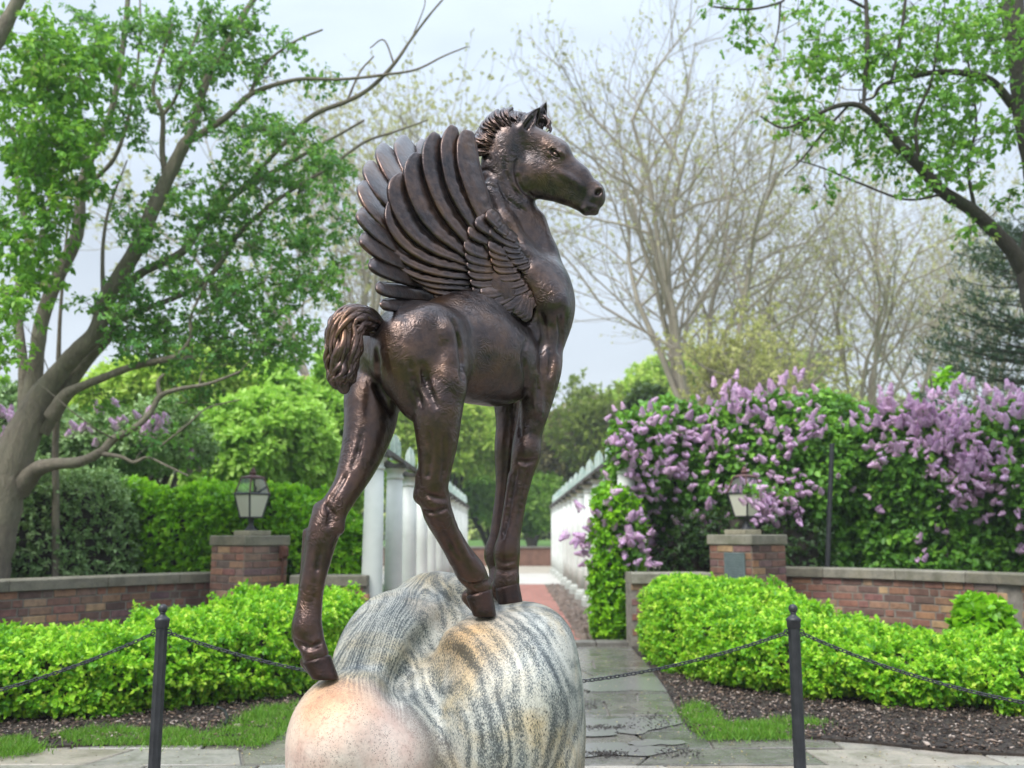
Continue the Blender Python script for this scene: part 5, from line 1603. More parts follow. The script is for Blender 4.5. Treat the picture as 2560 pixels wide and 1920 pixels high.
def link_mesh():
    pts = []; a = 0.0125; b = 0.0075
    for k in range(12):
        t = 2 * math.pi * k / 12
        pts.append((a * np.sign(math.cos(t)) * abs(math.cos(t)) ** 0.7, b * math.sin(t), 0))
    vs = []; fs = []; n = 4
    for i, p in enumerate(pts):
        q = np.array(pts[(i + 1) % 12]) - np.array(pts[i - 1]); q /= np.linalg.norm(q); s = np.cross(q, [0, 0, 1])
        for k in range(n):
            t = 2 * math.pi * (k + 0.5) / n; vs.append(tuple(np.array(p) + s * math.cos(t) * 0.0034 + np.array([0, 0, 1]) * math.sin(t) * 0.0034))
    for i in range(12):
        for k in range(n): fs.append((i * n + k, i * n + (k + 1) % n, ((i + 1) % 12) * n + (k + 1) % n, ((i + 1) % 12) * n + k))
    me = bpy.data.meshes.new('link'); me.from_pydata(vs, [], fs); me.update(); me.polygons.foreach_set('use_smooth', np.ones(len(me.polygons), bool)); me.materials.append(M_BLACK)
    return me
LM = link_mesh()
def chain_run(a, b, sag, label):
    za = 1.25 - 234 / 2400 * 4.9 - 0.0
    mid = (np.array(a) + np.array(b)) / 2
    root = empty('barrier_chain', (mid[0], mid[1], za - sag), label, 'chain', 'chains of the barrier')
    d = np.array(b) - np.array(a); L = np.linalg.norm(d); d = d / L
    a_ = np.array(a) + d * 0.034; L2 = L - 0.068
    ts = np.linspace(0, 1, 600); c = np.column_stack([a_[0] + d[0] * L2 * ts, a_[1] + d[1] * L2 * ts, za - 4 * sag * ts * (1 - ts)])
    cum = np.concatenate([[0], np.cumsum(np.linalg.norm(np.diff(c, axis=0), axis=1))])
    n = int(cum[-1] / 0.0205)
    for i in range(n):
        s = (i + 0.5) / n * cum[-1]; p = np.array([np.interp(s, cum, c[:, k]) for k in range(3)])
        q = np.array([np.interp(min(s + 0.01, cum[-1]), cum, c[:, k]) for k in range(3)]) - np.array([np.interp(max(s - 0.01, 0), cum, c[:, k]) for k in range(3)])
        q /= np.linalg.norm(q)
        o = bpy.data.objects.new('link', LM); COL.objects.link(o); o.parent = root
        o.location = tuple(p - np.array(root.location))
        e = Vector(q).to_track_quat('X', 'Z'); from mathutils import Quaternion
        o.rotation_mode = 'QUATERNION'; o.rotation_quaternion = e @ Quaternion((1, 0, 0), (i % 2) * math.pi / 2 + 0.5 + R_.uniform(-0.15, 0.15))
    for p_ in (a_, a_ + d * L2):
        mb = MB(); vv, ff = loft([(p_[0] + 0.016 * math.cos(t) * d[0], p_[1] + 0.016 * math.cos(t) * d[1], za + 0.016 * math.sin(t)) for t in np.linspace(0, 2 * math.pi, 12)], 0.0035, 5); mb.add(vv, [tuple(f) for f in ff]); mb.build('eye_ring', M_BLACK, root, smooth=True)
    return root
chain_run(posts['L'], posts['R'], 0.262, 'black iron chain passing behind the boulder from post to post')
chain_run(posts['LL'], posts['L'], 0.31, 'black iron chain sagging from the left post to the left edge of the picture')
chain_run(posts['R'], posts['RR'], 0.285, 'black iron chain sagging from the right post to the right edge of the picture')

# black irrigation hose in the left bed
q = [G(545 + 22 * math.cos(a), 1795 + 26 * math.sin(a) * -1, 0.05 + 0.03 * max(0, math.sin(a * 1.0))) for a in np.linspace(-0.7, 1.7, 12)]
V_, F_ = loft(q, 0.009, 8); props(np_mesh('drip_hose', V_, F_, M_BLACK, None, origin=tuple(q[0])), 'short loop of black drip hose lying in the mulch of the left bed', 'hose')

# ================================================================== plants
def leaf_cards(B, A_, Nn, L, W, fold=0.18, curl=0.12):
    """B base points, A_ axis, Nn normal (N,3); L,W arrays. Two folded quads per leaf"""
    n = len(B)
    A_ = A_ / (np.linalg.norm(A_, axis=1)[:, None] + 1e-9)
    S = np.cross(A_, Nn); S /= (np.linalg.norm(S, axis=1)[:, None] + 1e-9)
    U = np.cross(S, A_)
    L = np.asarray(L).reshape(-1, 1) * np.ones((n, 1)); W = np.asarray(W).reshape(-1, 1) * np.ones((n, 1))
    v0 = B
    v1 = B + A_ * L * 0.33 + S * W * 0.5 + U * W * fold
    v2 = B + A_ * L * 0.72 + S * W * 0.40 + U * W * fold * 0.8 - U * L * curl * 0.4
    v3 = B + A_ * L - U * L * curl
    v4 = B + A_ * L * 0.72 - S * W * 0.40 + U * W * fold * 0.8 - U * L * curl * 0.4
    v5 = B + A_ * L * 0.33 - S * W * 0.5 + U * W * fold
    V_ = np.stack([v0, v1, v2, v3, v4, v5], 1).reshape(-1, 3)
    b = np.arange(n)[:, None] * 6
    Fq = np.concatenate([b + np.array([0, 1, 2, 3]), b + np.array([0, 3, 4, 5])])
    return V_, Fq

def rnd_unit(n):
    d = rng.normal(size=(n, 3)); return d / np.linalg.norm(d, axis=1)[:, None]

def foliage(name, tips, outw, k, L, W, mat, parent, spread=0.9, depth=0.04, up=0.25, tint_c=None, droop=0.0, kind=None, Lvar=0.35):
    """k leaves around every shoot tip"""
    n = len(tips)
    T_ = np.repeat(tips, k, 0); O_ = np.repeat(outw, k, 0); m = n * k
    B = T_ - O_ * rng.uniform(0, depth, (m, 1)) + rnd_unit(m) * depth * 0.35
    D = O_ * 0.55 + rnd_unit(m) * spread + np.array([0, 0, up - droop])
    N2 = O_ * 0.6 + np.array([0, 0, 0.8]) + rnd_unit(m) * 0.5
    Ls = L * rng.uniform(1 - Lvar, 1 + Lvar, m); Ws = W * Ls / L
    V_, Fq = leaf_cards(B, D, N2, Ls, Ws)
    tc = rng.uniform(0, 1, n) if tint_c is None else tint_c
    t = np.clip(np.repeat(tc, k) * 0.65 + rng.uniform(0, 0.35, m), 0, 1)
    o = np_mesh(name, V_, Fq, mat, parent, smooth=True, tint=np.repeat(t, 6))
    if kind: o['kind'] = kind
    return o

def tubes(name, seg, mat, parent, n=4, smooth=True):
    """seg: list of (p0,p1,r0,r1) -> one mesh of frusta"""
    S = np.array([np.concatenate([a, b, [r0, r1]]) for a, b, r0, r1 in seg])
    p0, p1, r0, r1 = S[:, :3], S[:, 3:6], S[:, 6:7], S[:, 7:8]
    d = p1 - p0; d /= np.linalg.norm(d, axis=1)[:, None] + 1e-9
    ref = np.where(np.abs(d[:, 2:3]) < 0.9, np.array([[0, 0, 1.0]]), np.array([[1.0, 0, 0]]))
    u = np.cross(d, ref); u /= np.linalg.norm(u, axis=1)[:, None]; w = np.cross(d, u)
    V_ = []
    for p, r in ((p0, r0), (p1, r1)):
        for k in range(n):
            a = 2 * math.pi * k / n; V_.append(p + (u * math.cos(a) + w * math.sin(a)) * r)
    V_ = np.stack(V_, 1).reshape(-1, 3); b = np.arange(len(S))[:, None] * 2 * n
    Fq = np.concatenate([b + np.array([k, (k + 1) % n, n + (k + 1) % n, n + k]) for k in range(n)])
    return np_mesh(name, V_, Fq, mat, parent, smooth=smooth)

def fbm(p, s, oct_=3, seed=0):
    """cheap sum of sines noise, vectorised, about -1..1"""
    r = np.random.default_rng(seed); out = 0; amp = 1; tot = 0
    for o in range(oct_):
        for _ in range(3):
            k = r.normal(size=3) * s * (1.9 ** o); ph = r.uniform(0, 6.28)
            out = out + amp * np.sin(p @ k + ph)
        tot += amp * 1.7; amp *= 0.6
    return out / tot

def hedge_sdf(poly, hw, h, z0=0.05, rnd=0.22, bump=0.05, seed=0, bs=6.0):
    poly = np.array(poly, float); hw = np.array(hw, float); h = np.array(h, float)
    def f(p):
        best = np.full(len(p), 1e9); bw = np.zeros(len(p)); bh = np.zeros(len(p))
        for i in range(len(poly) - 1):
            a, b = poly[i], poly[i + 1]; d = b - a
            t = np.clip(((p[:, :2] - a) @ d) / (d @ d), 0, 1)
            q = np.linalg.norm(p[:, :2] - (a + t[:, None] * d), axis=1) - (hw[i] + (hw[i + 1] - hw[i]) * t)
            m = q < best
            best = np.where(m, q, best); bh = np.where(m, h[i] + (h[i + 1] - h[i]) * t, bh)
        zc = (bh + z0) / 2; hz = (bh - z0) / 2
        qx = best + rnd; qz = np.abs(p[:, 2] - zc) - hz + rnd
        d_ = np.minimum(np.maximum(qx, qz), 0) + np.hypot(np.maximum(qx, 0), np.maximum(qz, 0)) - rnd
        return d_ + bump * fbm(p, bs, 3, seed)
    lo = np.array([(poly[:, 0] - hw).min() - 0.2, (poly[:, 1] - hw).min() - 0.2, 0.0]); hi = np.array([(poly[:, 0] + hw).max() + 0.2, (poly[:, 1] + hw).max() + 0.2, h.max() + 0.25])
    return f, lo, hi

def ell_sdf(blobs, bump=0.12, seed=0, bs=2.5):
    B = [(np.array(c, float), np.array(r, float)) for c, r in blobs]
    def f(p):
        d = np.full(len(p), 1e9)
        for c, r in B:
            q = (p - c) / r; k0 = np.linalg.norm(q, axis=1); k1 = np.linalg.norm(q / r, axis=1) + 1e-9
            d = np.minimum(d, k0 * (k0 - 1) / k1)
        return d + bump * fbm(p, bs, 3, seed)
    lo = np.min([c - r for c, r in B], 0) - bump * 2; hi = np.max([c + r for c, r in B], 0) + bump * 2
    return f, lo, hi

def shell(fsdf, n, dmin, dmax=0.0, cull=True, zmin=0.02):
    f, lo, hi = fsdf
    P_, G_ = [], []; got = 0; tries = 0
    while got < n and tries < 60:
        p = rng.uniform(lo, hi, (160000, 3)); p[:, 2] = np.maximum(p[:, 2], zmin)
        if cull: p = p[np.abs(p[:, 0]) < np.maximum(p[:, 1], 0) * 0.66 + 0.4]
        if len(p) == 0: tries += 1; continue
        d = f(p); m = (d > dmin) & (d < dmax); p = p[m]; tries += 1
        if len(p) == 0: continue
        e = 0.02; g = np.stack([f(p + np.array(v) * e) - f(p - np.array(v) * e) for v in ((1, 0, 0), (0, 1, 0), (0, 0, 1))], 1)
        g /= np.linalg.norm(g, axis=1)[:, None] + 1e-9
        P_.append(p); G_.append(g); got += len(p)
    return np.vstack(P_)[:n], np.vstack(G_)[:n]

def core_mesh(name, fsdf, depth, h, mat, parent):
    """the dense twiggy inside of a clipped shrub"""
    f, lo, hi = fsdf
    n = np.ceil((hi - lo) / h).astype(int) + 1
    ax = [lo[i] + np.arange(n[i]) * h for i in range(3)]
    X, Y_, Z = np.meshgrid(*ax, indexing='ij'); p = np.stack([X, Y_, Z], -1).reshape(-1, 3)
    fl = Field(lo, lo + (n - 1) * h - 1e-6, h); fl.f = (f(p) + depth).reshape(tuple(n)).astype(np.float32); fl.n = n; fl.lo = np.array(lo)
    V_, Fq = fl.mesh()
    if len(V_): return np_mesh(name, V_, Fq, mat, parent)

M_TWIG = simple_mat('shrub_twigs', (0.018, 0.014, 0.010), (0.045, 0.036, 0.026), scale=20, rough=0.9)
M_BOX = leaf_mat('boxwood_leaf', [(0.0, (0.045, 0.17, 0.012)), (0.30, (0.14, 0.38, 0.018)), (0.60, (0.32, 0.60, 0.03)), (1.0, (0.60, 0.80, 0.09))], rough=0.38, trans=0.44)
M_YEW = leaf_mat('hedge_leaf_bright', [(0.0, (0.05, 0.16, 0.008)), (0.45, (0.17, 0.42, 0.012)), (1.0, (0.38, 0.66, 0.03))], rough=0.4, trans=0.4)
M_GREY = leaf_mat('hedge_leaf_grey', [(0.0, (0.05, 0.11, 0.03)), (0.45, (0.17, 0.29, 0.09)), (1.0, (0.42, 0.54, 0.27))], rough=0.45, trans=0.25)
M_DARKL = leaf_mat('dark_leaf', [(0.0, (0.012, 0.035, 0.010)), (0.6, (0.035, 0.085, 0.020)), (1.0, (0.08, 0.16, 0.03))], rough=0.4, trans=0.25)
M_LILACL = leaf_mat('lilac_leaf', [(0.0, (0.04, 0.12, 0.02)), (0.5, (0.12, 0.30, 0.035)), (0.85, (0.22, 0.45, 0.05)), (1.0, (0.36, 0.60, 0.08))], rough=0.42, trans=0.32)

def clipped(name, fs, ntips, k, L, W, mat, label, cat, base, depth=0.16, coreh=0.10, cored=0.14, group=None, **kw):
    root = empty(name, (base[0], base[1], 0), label, cat, group)
    t, g = shell(fs, ntips, -depth, 0.005, cull=False)
    foliage('leaves', t, g, k, L, W, mat, root, **kw)
    core_mesh('stems', fs, cored, coreh, M_TWIG, root)
    return root

# low clipped hedges either side of the path
hL = hedge_sdf([(-5.2, 6.75), (-3.75, 7.10), (-2.85, 7.45), (-2.15, 8.0), (-1.90, 8.75), (-1.88, 9.35)], [.78, .78, .76, .72, .60, .50], [.50, .52, .57, .70, .77, .70], z0=0.03, bump=0.075, seed=3, bs=9)
clipped('boxwood_hedge', hL, 31000, 8, 0.033, 0.021, M_BOX, 'clipped bright green boxwood hedge swelling up in front of the left brick wall', 'hedge', (-3, 7.5), group='clipped boxwood hedges', depth=0.17)
hR = hedge_sdf([(1.80, 10.0), (2.00, 9.0), (2.35, 8.20), (3.0, 7.75), (3.9, 7.35), (5.6, 6.75)], [.50, .68, .76, .74, .76, .76], [.82, .79, .60, .48, .45, .42], z0=0.03, bump=0.075, seed=5, bs=9)
clipped('boxwood_hedge', hR, 32000, 8, 0.033, 0.021, M_BOX, 'clipped bright green hedge before the right brick wall, flat topped beside the path', 'hedge', (2.5, 8), group='clipped boxwood hedges', depth=0.17)
# stray taller shoots above the clipped tops
# leafy perennial poking over the right hedge
fs = ell_sdf([((3.95, 8.2, 0.46), (0.26, 0.2, 0.28))], 0.05, 4, 6)
clipped('leafy_plant', fs, 260, 6, 0.10, 0.075, M_YEW, 'pale green broad leaved plant rising behind the low hedge at the right', 'plant', (4.05, 8.45), cored=0.12, coreh=0.08)

# tall hedges behind the walls
f1 = hedge_sdf([(-4.9, 12.7), (-3.6, 12.5), (-2.75, 12.3), (-2.30, 12.1)], [.7, .75, .68, .50], [1.86, 1.88, 1.86, 1.50], z0=0.02, rnd=0.35, bump=0.12, seed=8, bs=3)
clipped('tall_hedge', f1, 8500, 8, 0.075, 0.036, M_YEW, 'tall bright green hedge behind the left pillar and its lantern', 'hedge', (-3.4, 12.5), depth=0.22, coreh=0.16, cored=0.24, up=0.4)
f2 = hedge_sdf([(-8.6, 10.7), (-7.0, 11.0), (-5.3, 11.8)], [.9, .9, .8], [2.1, 2.15, 2.1], z0=0.02, rnd=0.5, bump=0.14, seed=9, bs=2.4)
clipped('evergreen_shrub', f2, 13000, 8, 0.055, 0.026, M_GREY, 'dense grey green evergreen shrub mass below the spreading tree on the left', 'shrub', (-6.5, 11.2), depth=0.24, coreh=0.16, cored=0.25)
f3 = hedge_sdf([(1.18, 11.75), (1.36, 12.2)], [.24, .3], [1.78, 1.9], z0=0.02, rnd=0.2, bump=0.08, seed=10, bs=4)
clipped('climber_hedge', f3, 2600, 8, 0.060, 0.032, M_YEW, 'upright green bush at the right side of the gateway under the lilac', 'bush', (1.6, 12.3), depth=0.2, coreh=0.12, cored=0.2)
f4 = hedge_sdf([(2.3, 12.5), (3.6, 12.8)], [.5, .6], [1.6, 1.7], z0=0.02, rnd=0.3, bump=0.12, seed=11, bs=3)
clipped('evergreen_shrub', f4, 3000, 8, 0.055, 0.026, M_DARKL, 'dark evergreen shrub behind the short wall at the right of the gateway', 'shrub', (2.9, 12.6), depth=0.24, coreh=0.14, cored=0.2)

# ------------------------------------------------------------------ lilacs
def panicle_mesh():
    n = 150; t = rng.uniform(0, 1, n) ** 0.8
    r = 0.050 * (1 - t * 0.72) * np.sqrt(rng.uniform(0.35, 1, n)); a = rng.uniform(0, 6.28, n)
    c = np.column_stack([r * np.cos(a), r * np.sin(a), t * 0.115])
    out = np.column_stack([np.cos(a), np.sin(a), np.full(n, 0.3)])
    V_, Fq = [], []
    u = np.cross(out, rnd_unit(n)); u /= np.linalg.norm(u, axis=1)[:, None]; w = np.cross(out, u); w /= np.linalg.norm(w, axis=1)[:, None]
    s = 0.0105
    V_ = np.stack([c + u * s, c + w * s, c - u * s, c - w * s, c + out * s * 0.4], 1).reshape(-1, 3)
    b = np.arange(n)[:, None] * 5
    Fq = np.concatenate([b + np.array(f) for f in ((0, 1, 4), (1, 2, 4), (2, 3, 4), (3, 0, 4))])
    me_o = np_mesh('tmp', V_, Fq, M_FLOWER, None, smooth=False, tint=np.repeat(rng.uniform(0, 1, n), 5))
    me = me_o.data; me.name = 'flower_cluster'; bpy.data.objects.remove(me_o)
    return me
def flower_mat(name, c):
    m, nt, bs, out = new_mat(name)
    a = N_(nt, 'ShaderNodeAttribute', attribute_name='tint'); oi = nt.nodes.new('ShaderNodeObjectInfo')
    c1 = ramp_(nt, a.outputs['Fac'], [(0, c[0]), (1, c[1])]); c2 = ramp_(nt, oi.outputs['Random'], [(0, (0.80, 0.74, 0.84)), (0.6, (1, 1, 1)), (1, (1.15, 1.12, 1.1))])
    col = mix_(nt, 0.9, c1, c2, 'MULTIPLY'); nt.links.new(col, bs.inputs['Base Color']); bs.inputs['Roughness'].default_value = 0.7
    tr = nt.nodes.new('ShaderNodeBsdfTranslucent'); nt.links.new(col, tr.inputs['Color'])
    mx = nt.nodes.new('ShaderNodeMixShader'); mx.inputs[0].default_value = 0.35
    nt.links.new(bs.outputs[0], mx.inputs[1]); nt.links.new(tr.outputs[0], mx.inputs[2]); nt.links.new(mx.outputs[0], out.inputs['Surface'])
    return m
M_FLOWER = flower_mat('lilac_flower', ((0.64, 0.37, 0.62), (0.93, 0.71, 0.89)))
PAN = [panicle_mesh() for _ in range(3)]
M_BARKD = simple_mat('dark_bark', (0.035, 0.028, 0.022), (0.10, 0.085, 0.065), scale=12, rough=0.9, bump=0.6, bdist=0.02)

def put_cluster(root, p, d, s):
    o = bpy.data.objects.new('flower_cluster', R_.choice(PAN)); COL.objects.link(o); o.parent = root
    o.location = tuple(np.array(p) - np.array(root.location)); o.rotation_mode = 'QUATERNION'
    o.rotation_quaternion = Vector(d).to_track_quat('Z', 'Y'); o.scale = (s, s, s)

def lilac(blobs, label, base, ntips, groups, seed, stems=10, lean=()):
    root = empty('lilac_bush', (base[0], base[1], 0), label, 'lilac bush', 'lilac bushes behind the right wall')
    fs = ell_sdf(blobs, 0.20, seed, 1.7)
    t, g = shell(fs, ntips, -0.55, 0.02)
    foliage('leaves', t, g, 7, 0.085, 0.058, M_LILACL, root, spread=0.8, depth=0.10, up=0.05)
    core_mesh('inner_growth', fs, 0.62, 0.22, M_TWIG, root)
    seg = []
    f, lo, hi = fs
    for k in range(stems):
        a = np.array([base[0] + R_.uniform(-0.7, 0.7), base[1] + R_.uniform(-0.4, 0.3), 0]); j = R_.randrange(len(t)); b = t[j]
        m1 = a + (b - a) * 0.4 + np.array([0, 0, 0.4]); p = resample([a, m1, b], 9)
        for i in range(8): seg.append((p[i], p[i + 1], 0.03 * (1 - i / 9) + 0.004, 0.03 * (1 - (i + 1) / 9) + 0.004))
    tubes('stems', seg, M_BARKD, root, 5)
    cnt = 0
    for (px, py, sx, sy, k) in groups:           # clusters where the blossom shows
        for _ in range(k):
            x, y_ = px + rng.normal() * sx, py + rng.normal() * sy
            r = ray(x, y_); ts = np.linspace(10.6, 15.5, 90); pp = CAM + r * (ts / r[1])[:, None]
            d = f(pp); hit = np.argmax(d < 0.03) if (d < 0.03).any() else (int(np.argmin(d)) if d.min() < 0.30 else -1)
            if hit < 0: continue
            p = pp[hit]; e = 0.03
            gr = np.array([(f((p + np.array(v) * e)[None]) - f((p - np.array(v) * e)[None]))[0] for v in ((1, 0, 0), (0, 1, 0), (0, 0, 1))]); gr /= np.linalg.norm(gr) + 1e-9
            dr = gr * 0.8 + np.array([R_.uniform(-.5, .5), R_.uniform(-.3, .3), R_.uniform(-0.3, 1.0)])
            put_cluster(root, p + gr * 0.05, dr / np.linalg.norm(dr), R_.uniform(0.7, 1.35)); cnt += 1
    # the rest of the blossom, small heads past counting
    tv, tf, tt, off = [], [], [], 0
    for (px, py, sx, sy, k) in groups:
        for _ in range(int(k * 1.3)):
            x, y_ = px + rng.normal() * sx * 1.5, py + rng.normal() * sy * 1.5
            r = ray(x, y_); ts = np.linspace(10.6, 15.5, 90); pp = CAM + r * (ts / r[1])[:, None]; d = f(pp)
            if not (d < 0.04).any(): continue
            p = pp[int(np.argmax(d < 0.04))] + rng.normal(size=3) * 0.04; me = PAN[R_.randrange(3)]
            if not hasattr(lilac, 'cache'): lilac.cache = {}
            if me.name not in lilac.cache:
                co = np.zeros(len(me.vertices) * 3, np.float32); me.vertices.foreach_get('co', co); ix = np.zeros(len(me.loops), np.int32); me.loops.foreach_get('vertex_index', ix)
                tn = np.zeros(len(me.vertices), np.float32); me.attributes['tint'].data.foreach_get('value', tn); lilac.cache[me.name] = (co.reshape(-1, 3), ix.reshape(-1, 3), tn)
            co, ix, tn = lilac.cache[me.name]
            q = Vector((R_.uniform(-.8, .8), R_.uniform(-1, 0.1), R_.uniform(-0.3, 1.0))).to_track_quat('Z', 'Y').to_matrix(); sc_ = R_.uniform(0.5, 1.0)
            tv.append(co @ np.array(q).T * sc_ + p); tf.append(ix + off); tt.append(tn); off += len(co)
    if tv: np_mesh('small_blossom', np.vstack(tv), np.vstack(tf), M_FLOWER, root, smooth=False, tint=np.concatenate(tt))['kind'] = 'stuff'
    print('LILAC', cnt, len(tv))
    for (px, py, Y) in lean:
        put_cluster(root, P(px + R_.uniform(-9, 9), py + R_.uniform(-9, 9), Y + R_.uniform(-.08, .08)), (R_.uniform(-.6, .6), -0.3, R_.uniform(-.5, .6)), R_.uniform(0.7, 1.1))
    if lean:
        q = resample([P(2010, 1330, 12.6), P(1985, 1240, 11.4), P(1920, 1225, 10.55), P(1860, 1228, 10.4)], 12)
        tubes('bough', [(q[i], q[i + 1], 0.012 - 0.0006 * i, 0.012 - 0.0006 * (i + 1)) for i in range(11)], M_BARKD, root, 5)
        foliage('bough_leaves', q[4:], rnd_unit(8), 9, 0.08, 0.055, M_LILACL, root, depth=0.12)
    return root, fs
# (px,py,spreadx,spready,count)
gA = [(1470, 1350, 28, 30, 16), (1500, 1385, 20, 22, 6), (1590, 1320, 30, 32, 14), (1660, 1390, 22, 22, 9), (1610, 1365, 45, 20, 12), (1750, 1320, 26, 22, 14), (1700, 1370, 10, 25, 6), (1575, 1245, 22, 45, 18), (1600, 1160, 26, 30, 14), (1560, 1100, 25, 25, 9),
      (1680, 1180, 30, 25, 10), (1720, 1090, 30, 30, 16), (1790, 1120, 22, 40, 12), (1800, 1030, 40, 25, 16), (1860, 990, 30, 20, 12), (1950, 960, 18, 25, 8), (1905, 1080, 40, 30, 10), (1960, 1100, 40, 25, 8), (1870, 1235, 40, 18, 24), (1900, 1280, 20, 18, 8), (1985, 1260, 22, 30, 9),
      (1960, 1170, 20, 12, 4), (2000, 1060, 50, 20, 14), (2010, 960, 18, 20, 5), (1650, 1060, 40, 20, 9), (1930, 900, 12, 30, 4), (1730, 1220, 50, 50, 6), (1775, 1340, 18, 20, 4)]
gB = [(2240, 1020, 40, 18, 22), (2300, 1060, 40, 25, 26), (2370, 1090, 40, 25, 26), (2430, 1130, 30, 30, 20), (2400, 1190, 30, 25, 20), (2440, 1210, 25, 20, 12), (2330, 1110, 40, 20, 14), (2170, 1060, 30, 20, 8), (2200, 1130, 25, 15, 8), (2330, 1040, 25, 15, 10), (2450, 1010, 50, 20, 16), (2530, 1030, 30, 30, 14), (2510, 1150, 30, 30, 8),
      (2420, 1270, 25, 25, 5), (2180, 1260, 14, 10, 2), (2130, 1230, 10, 8, 1), (2300, 1360, 8, 8, 1), (2305, 1410, 8, 8, 1), (2550, 1370, 12, 30, 3), (2530, 1230, 20, 30, 5), (2400, 980, 40, 15, 8), (2280, 950, 30, 15, 3), (2210, 930, 10, 10, 1)]
def bl(px, py, Y, rx, ry, rd):  # ellipsoid from pixels
    return (P(px, py, Y), (rx * Y / F, rd, ry * Y / F))
lilac([bl(1900, 1200, 13.2, 230, 215, 0.95), bl(1690, 1210, 13.0, 150, 150, 0.7), bl(1545, 1320, 11.75, 75, 90, 0.30), bl(1600, 1170, 12.2, 75, 110, 0.45), bl(1660, 1100, 12.9, 100, 80, 0.5), bl(1950, 1420, 13.1, 220, 160, 0.8), bl(2050, 1100, 13.7, 120, 130, 0.7)],
      'lilac bush heavy with mauve blossom leaning over the plaque pillar and its lantern', (3.4, 13.2), 11000, gA, 21, lean=[(1838, 1222, 10.4), (1855, 1215, 10.4), (1872, 1232, 10.4), (1866, 1255, 10.4), (1892, 1226, 10.4), (1905, 1240, 10.42), (1888, 1262, 10.4), (1920, 1238, 10.45), (1912, 1275, 10.4), (1900, 1292, 10.4), (1925, 1290, 10.4), (1935, 1262, 10.5), (1884, 1245, 10.35), (1848, 1240, 10.4), (1960, 1290, 10.6), (1985, 1270, 10.8), (1990, 1300, 10.8)])
lilac([bl(2330, 1200, 13.0, 220, 200, 0.95), bl(2530, 1180, 12.6, 150, 180, 0.8), bl(2180, 1250, 13.2, 130, 180, 0.7), bl(2400, 1400, 12.8, 260, 150, 0.7), bl(2720, 1250, 12.3, 160, 260, 0.8)],
      'lilac bush with pale mauve blossom behind the right wall, at the right edge', (5.9, 12.8), 12000, gB, 22)

# ------------------------------------------------------------------ trees
def bark_mat(name, c1, c2, c3, scale=6):
    m, nt, bs, out = new_mat(name)
    v = coords(nt, 'World', (1, 1, 0.35))
    n = noise_(nt, v, scale * 3, 6, 0.7, 0.6); n2 = noise_(nt, coords(nt, 'World'), scale * 0.5, 4, 0.6)
    col = mix_(nt, 0.5, ramp_(nt, n, [(0.32, c1), (0.66, c2)]), ramp_(nt, n2, [(0.4, c2), (0.65, c3)]))
    nt.links.new(col, bs.inputs['Base Color']); bs.inputs['Roughness'].default_value = 0.9
    n1 = bump_(nt, None, n, 1.0, 0.05); bump_(nt, bs, noise_(nt, v, scale * 14, 3), 0.7, 0.015, n1)
    return m
M_BARK = bark_mat('grey_brown_bark', (0.075, 0.060, 0.046), (0.26, 0.215, 0.165), (0.30, 0.275, 0.19))
M_BARK2 = bark_mat('dark_tree_bark', (0.025, 0.020, 0.017), (0.075, 0.06, 0.048), (0.09, 0.09, 0.055))
M_SYC = bark_mat('pale_sycamore_bark', (0.20, 0.165, 0.125), (0.36, 0.31, 0.24), (0.46, 0.42, 0.33), scale=1.5)
M_LEAFD = leaf_mat('tree_leaf_green', [(0.0, (0.045, 0.14, 0.04)), (0.5, (0.10, 0.27, 0.06)), (1.0, (0.24, 0.45, 0.08))], rough=0.4, trans=0.45)
M_LEAFL = leaf_mat('tree_leaf_light', [(0.0, (0.07, 0.20, 0.03)), (0.55, (0.16, 0.37, 0.04)), (0.88, (0.30, 0.52, 0.07)), (1.0, (0.42, 0.34, 0.18))], rough=0.42, trans=0.5)

def limb_curve(pts, n=None):
    """pts: (px,py,depth,r_px) -> world points, radii"""
    w = [P(a, b, c) for a, b, c, r in pts]; r = [q[3] * q[2] / F for q in pts]
    n = n or max(6, len(pts) * 5)
    return resample(w, n, r)

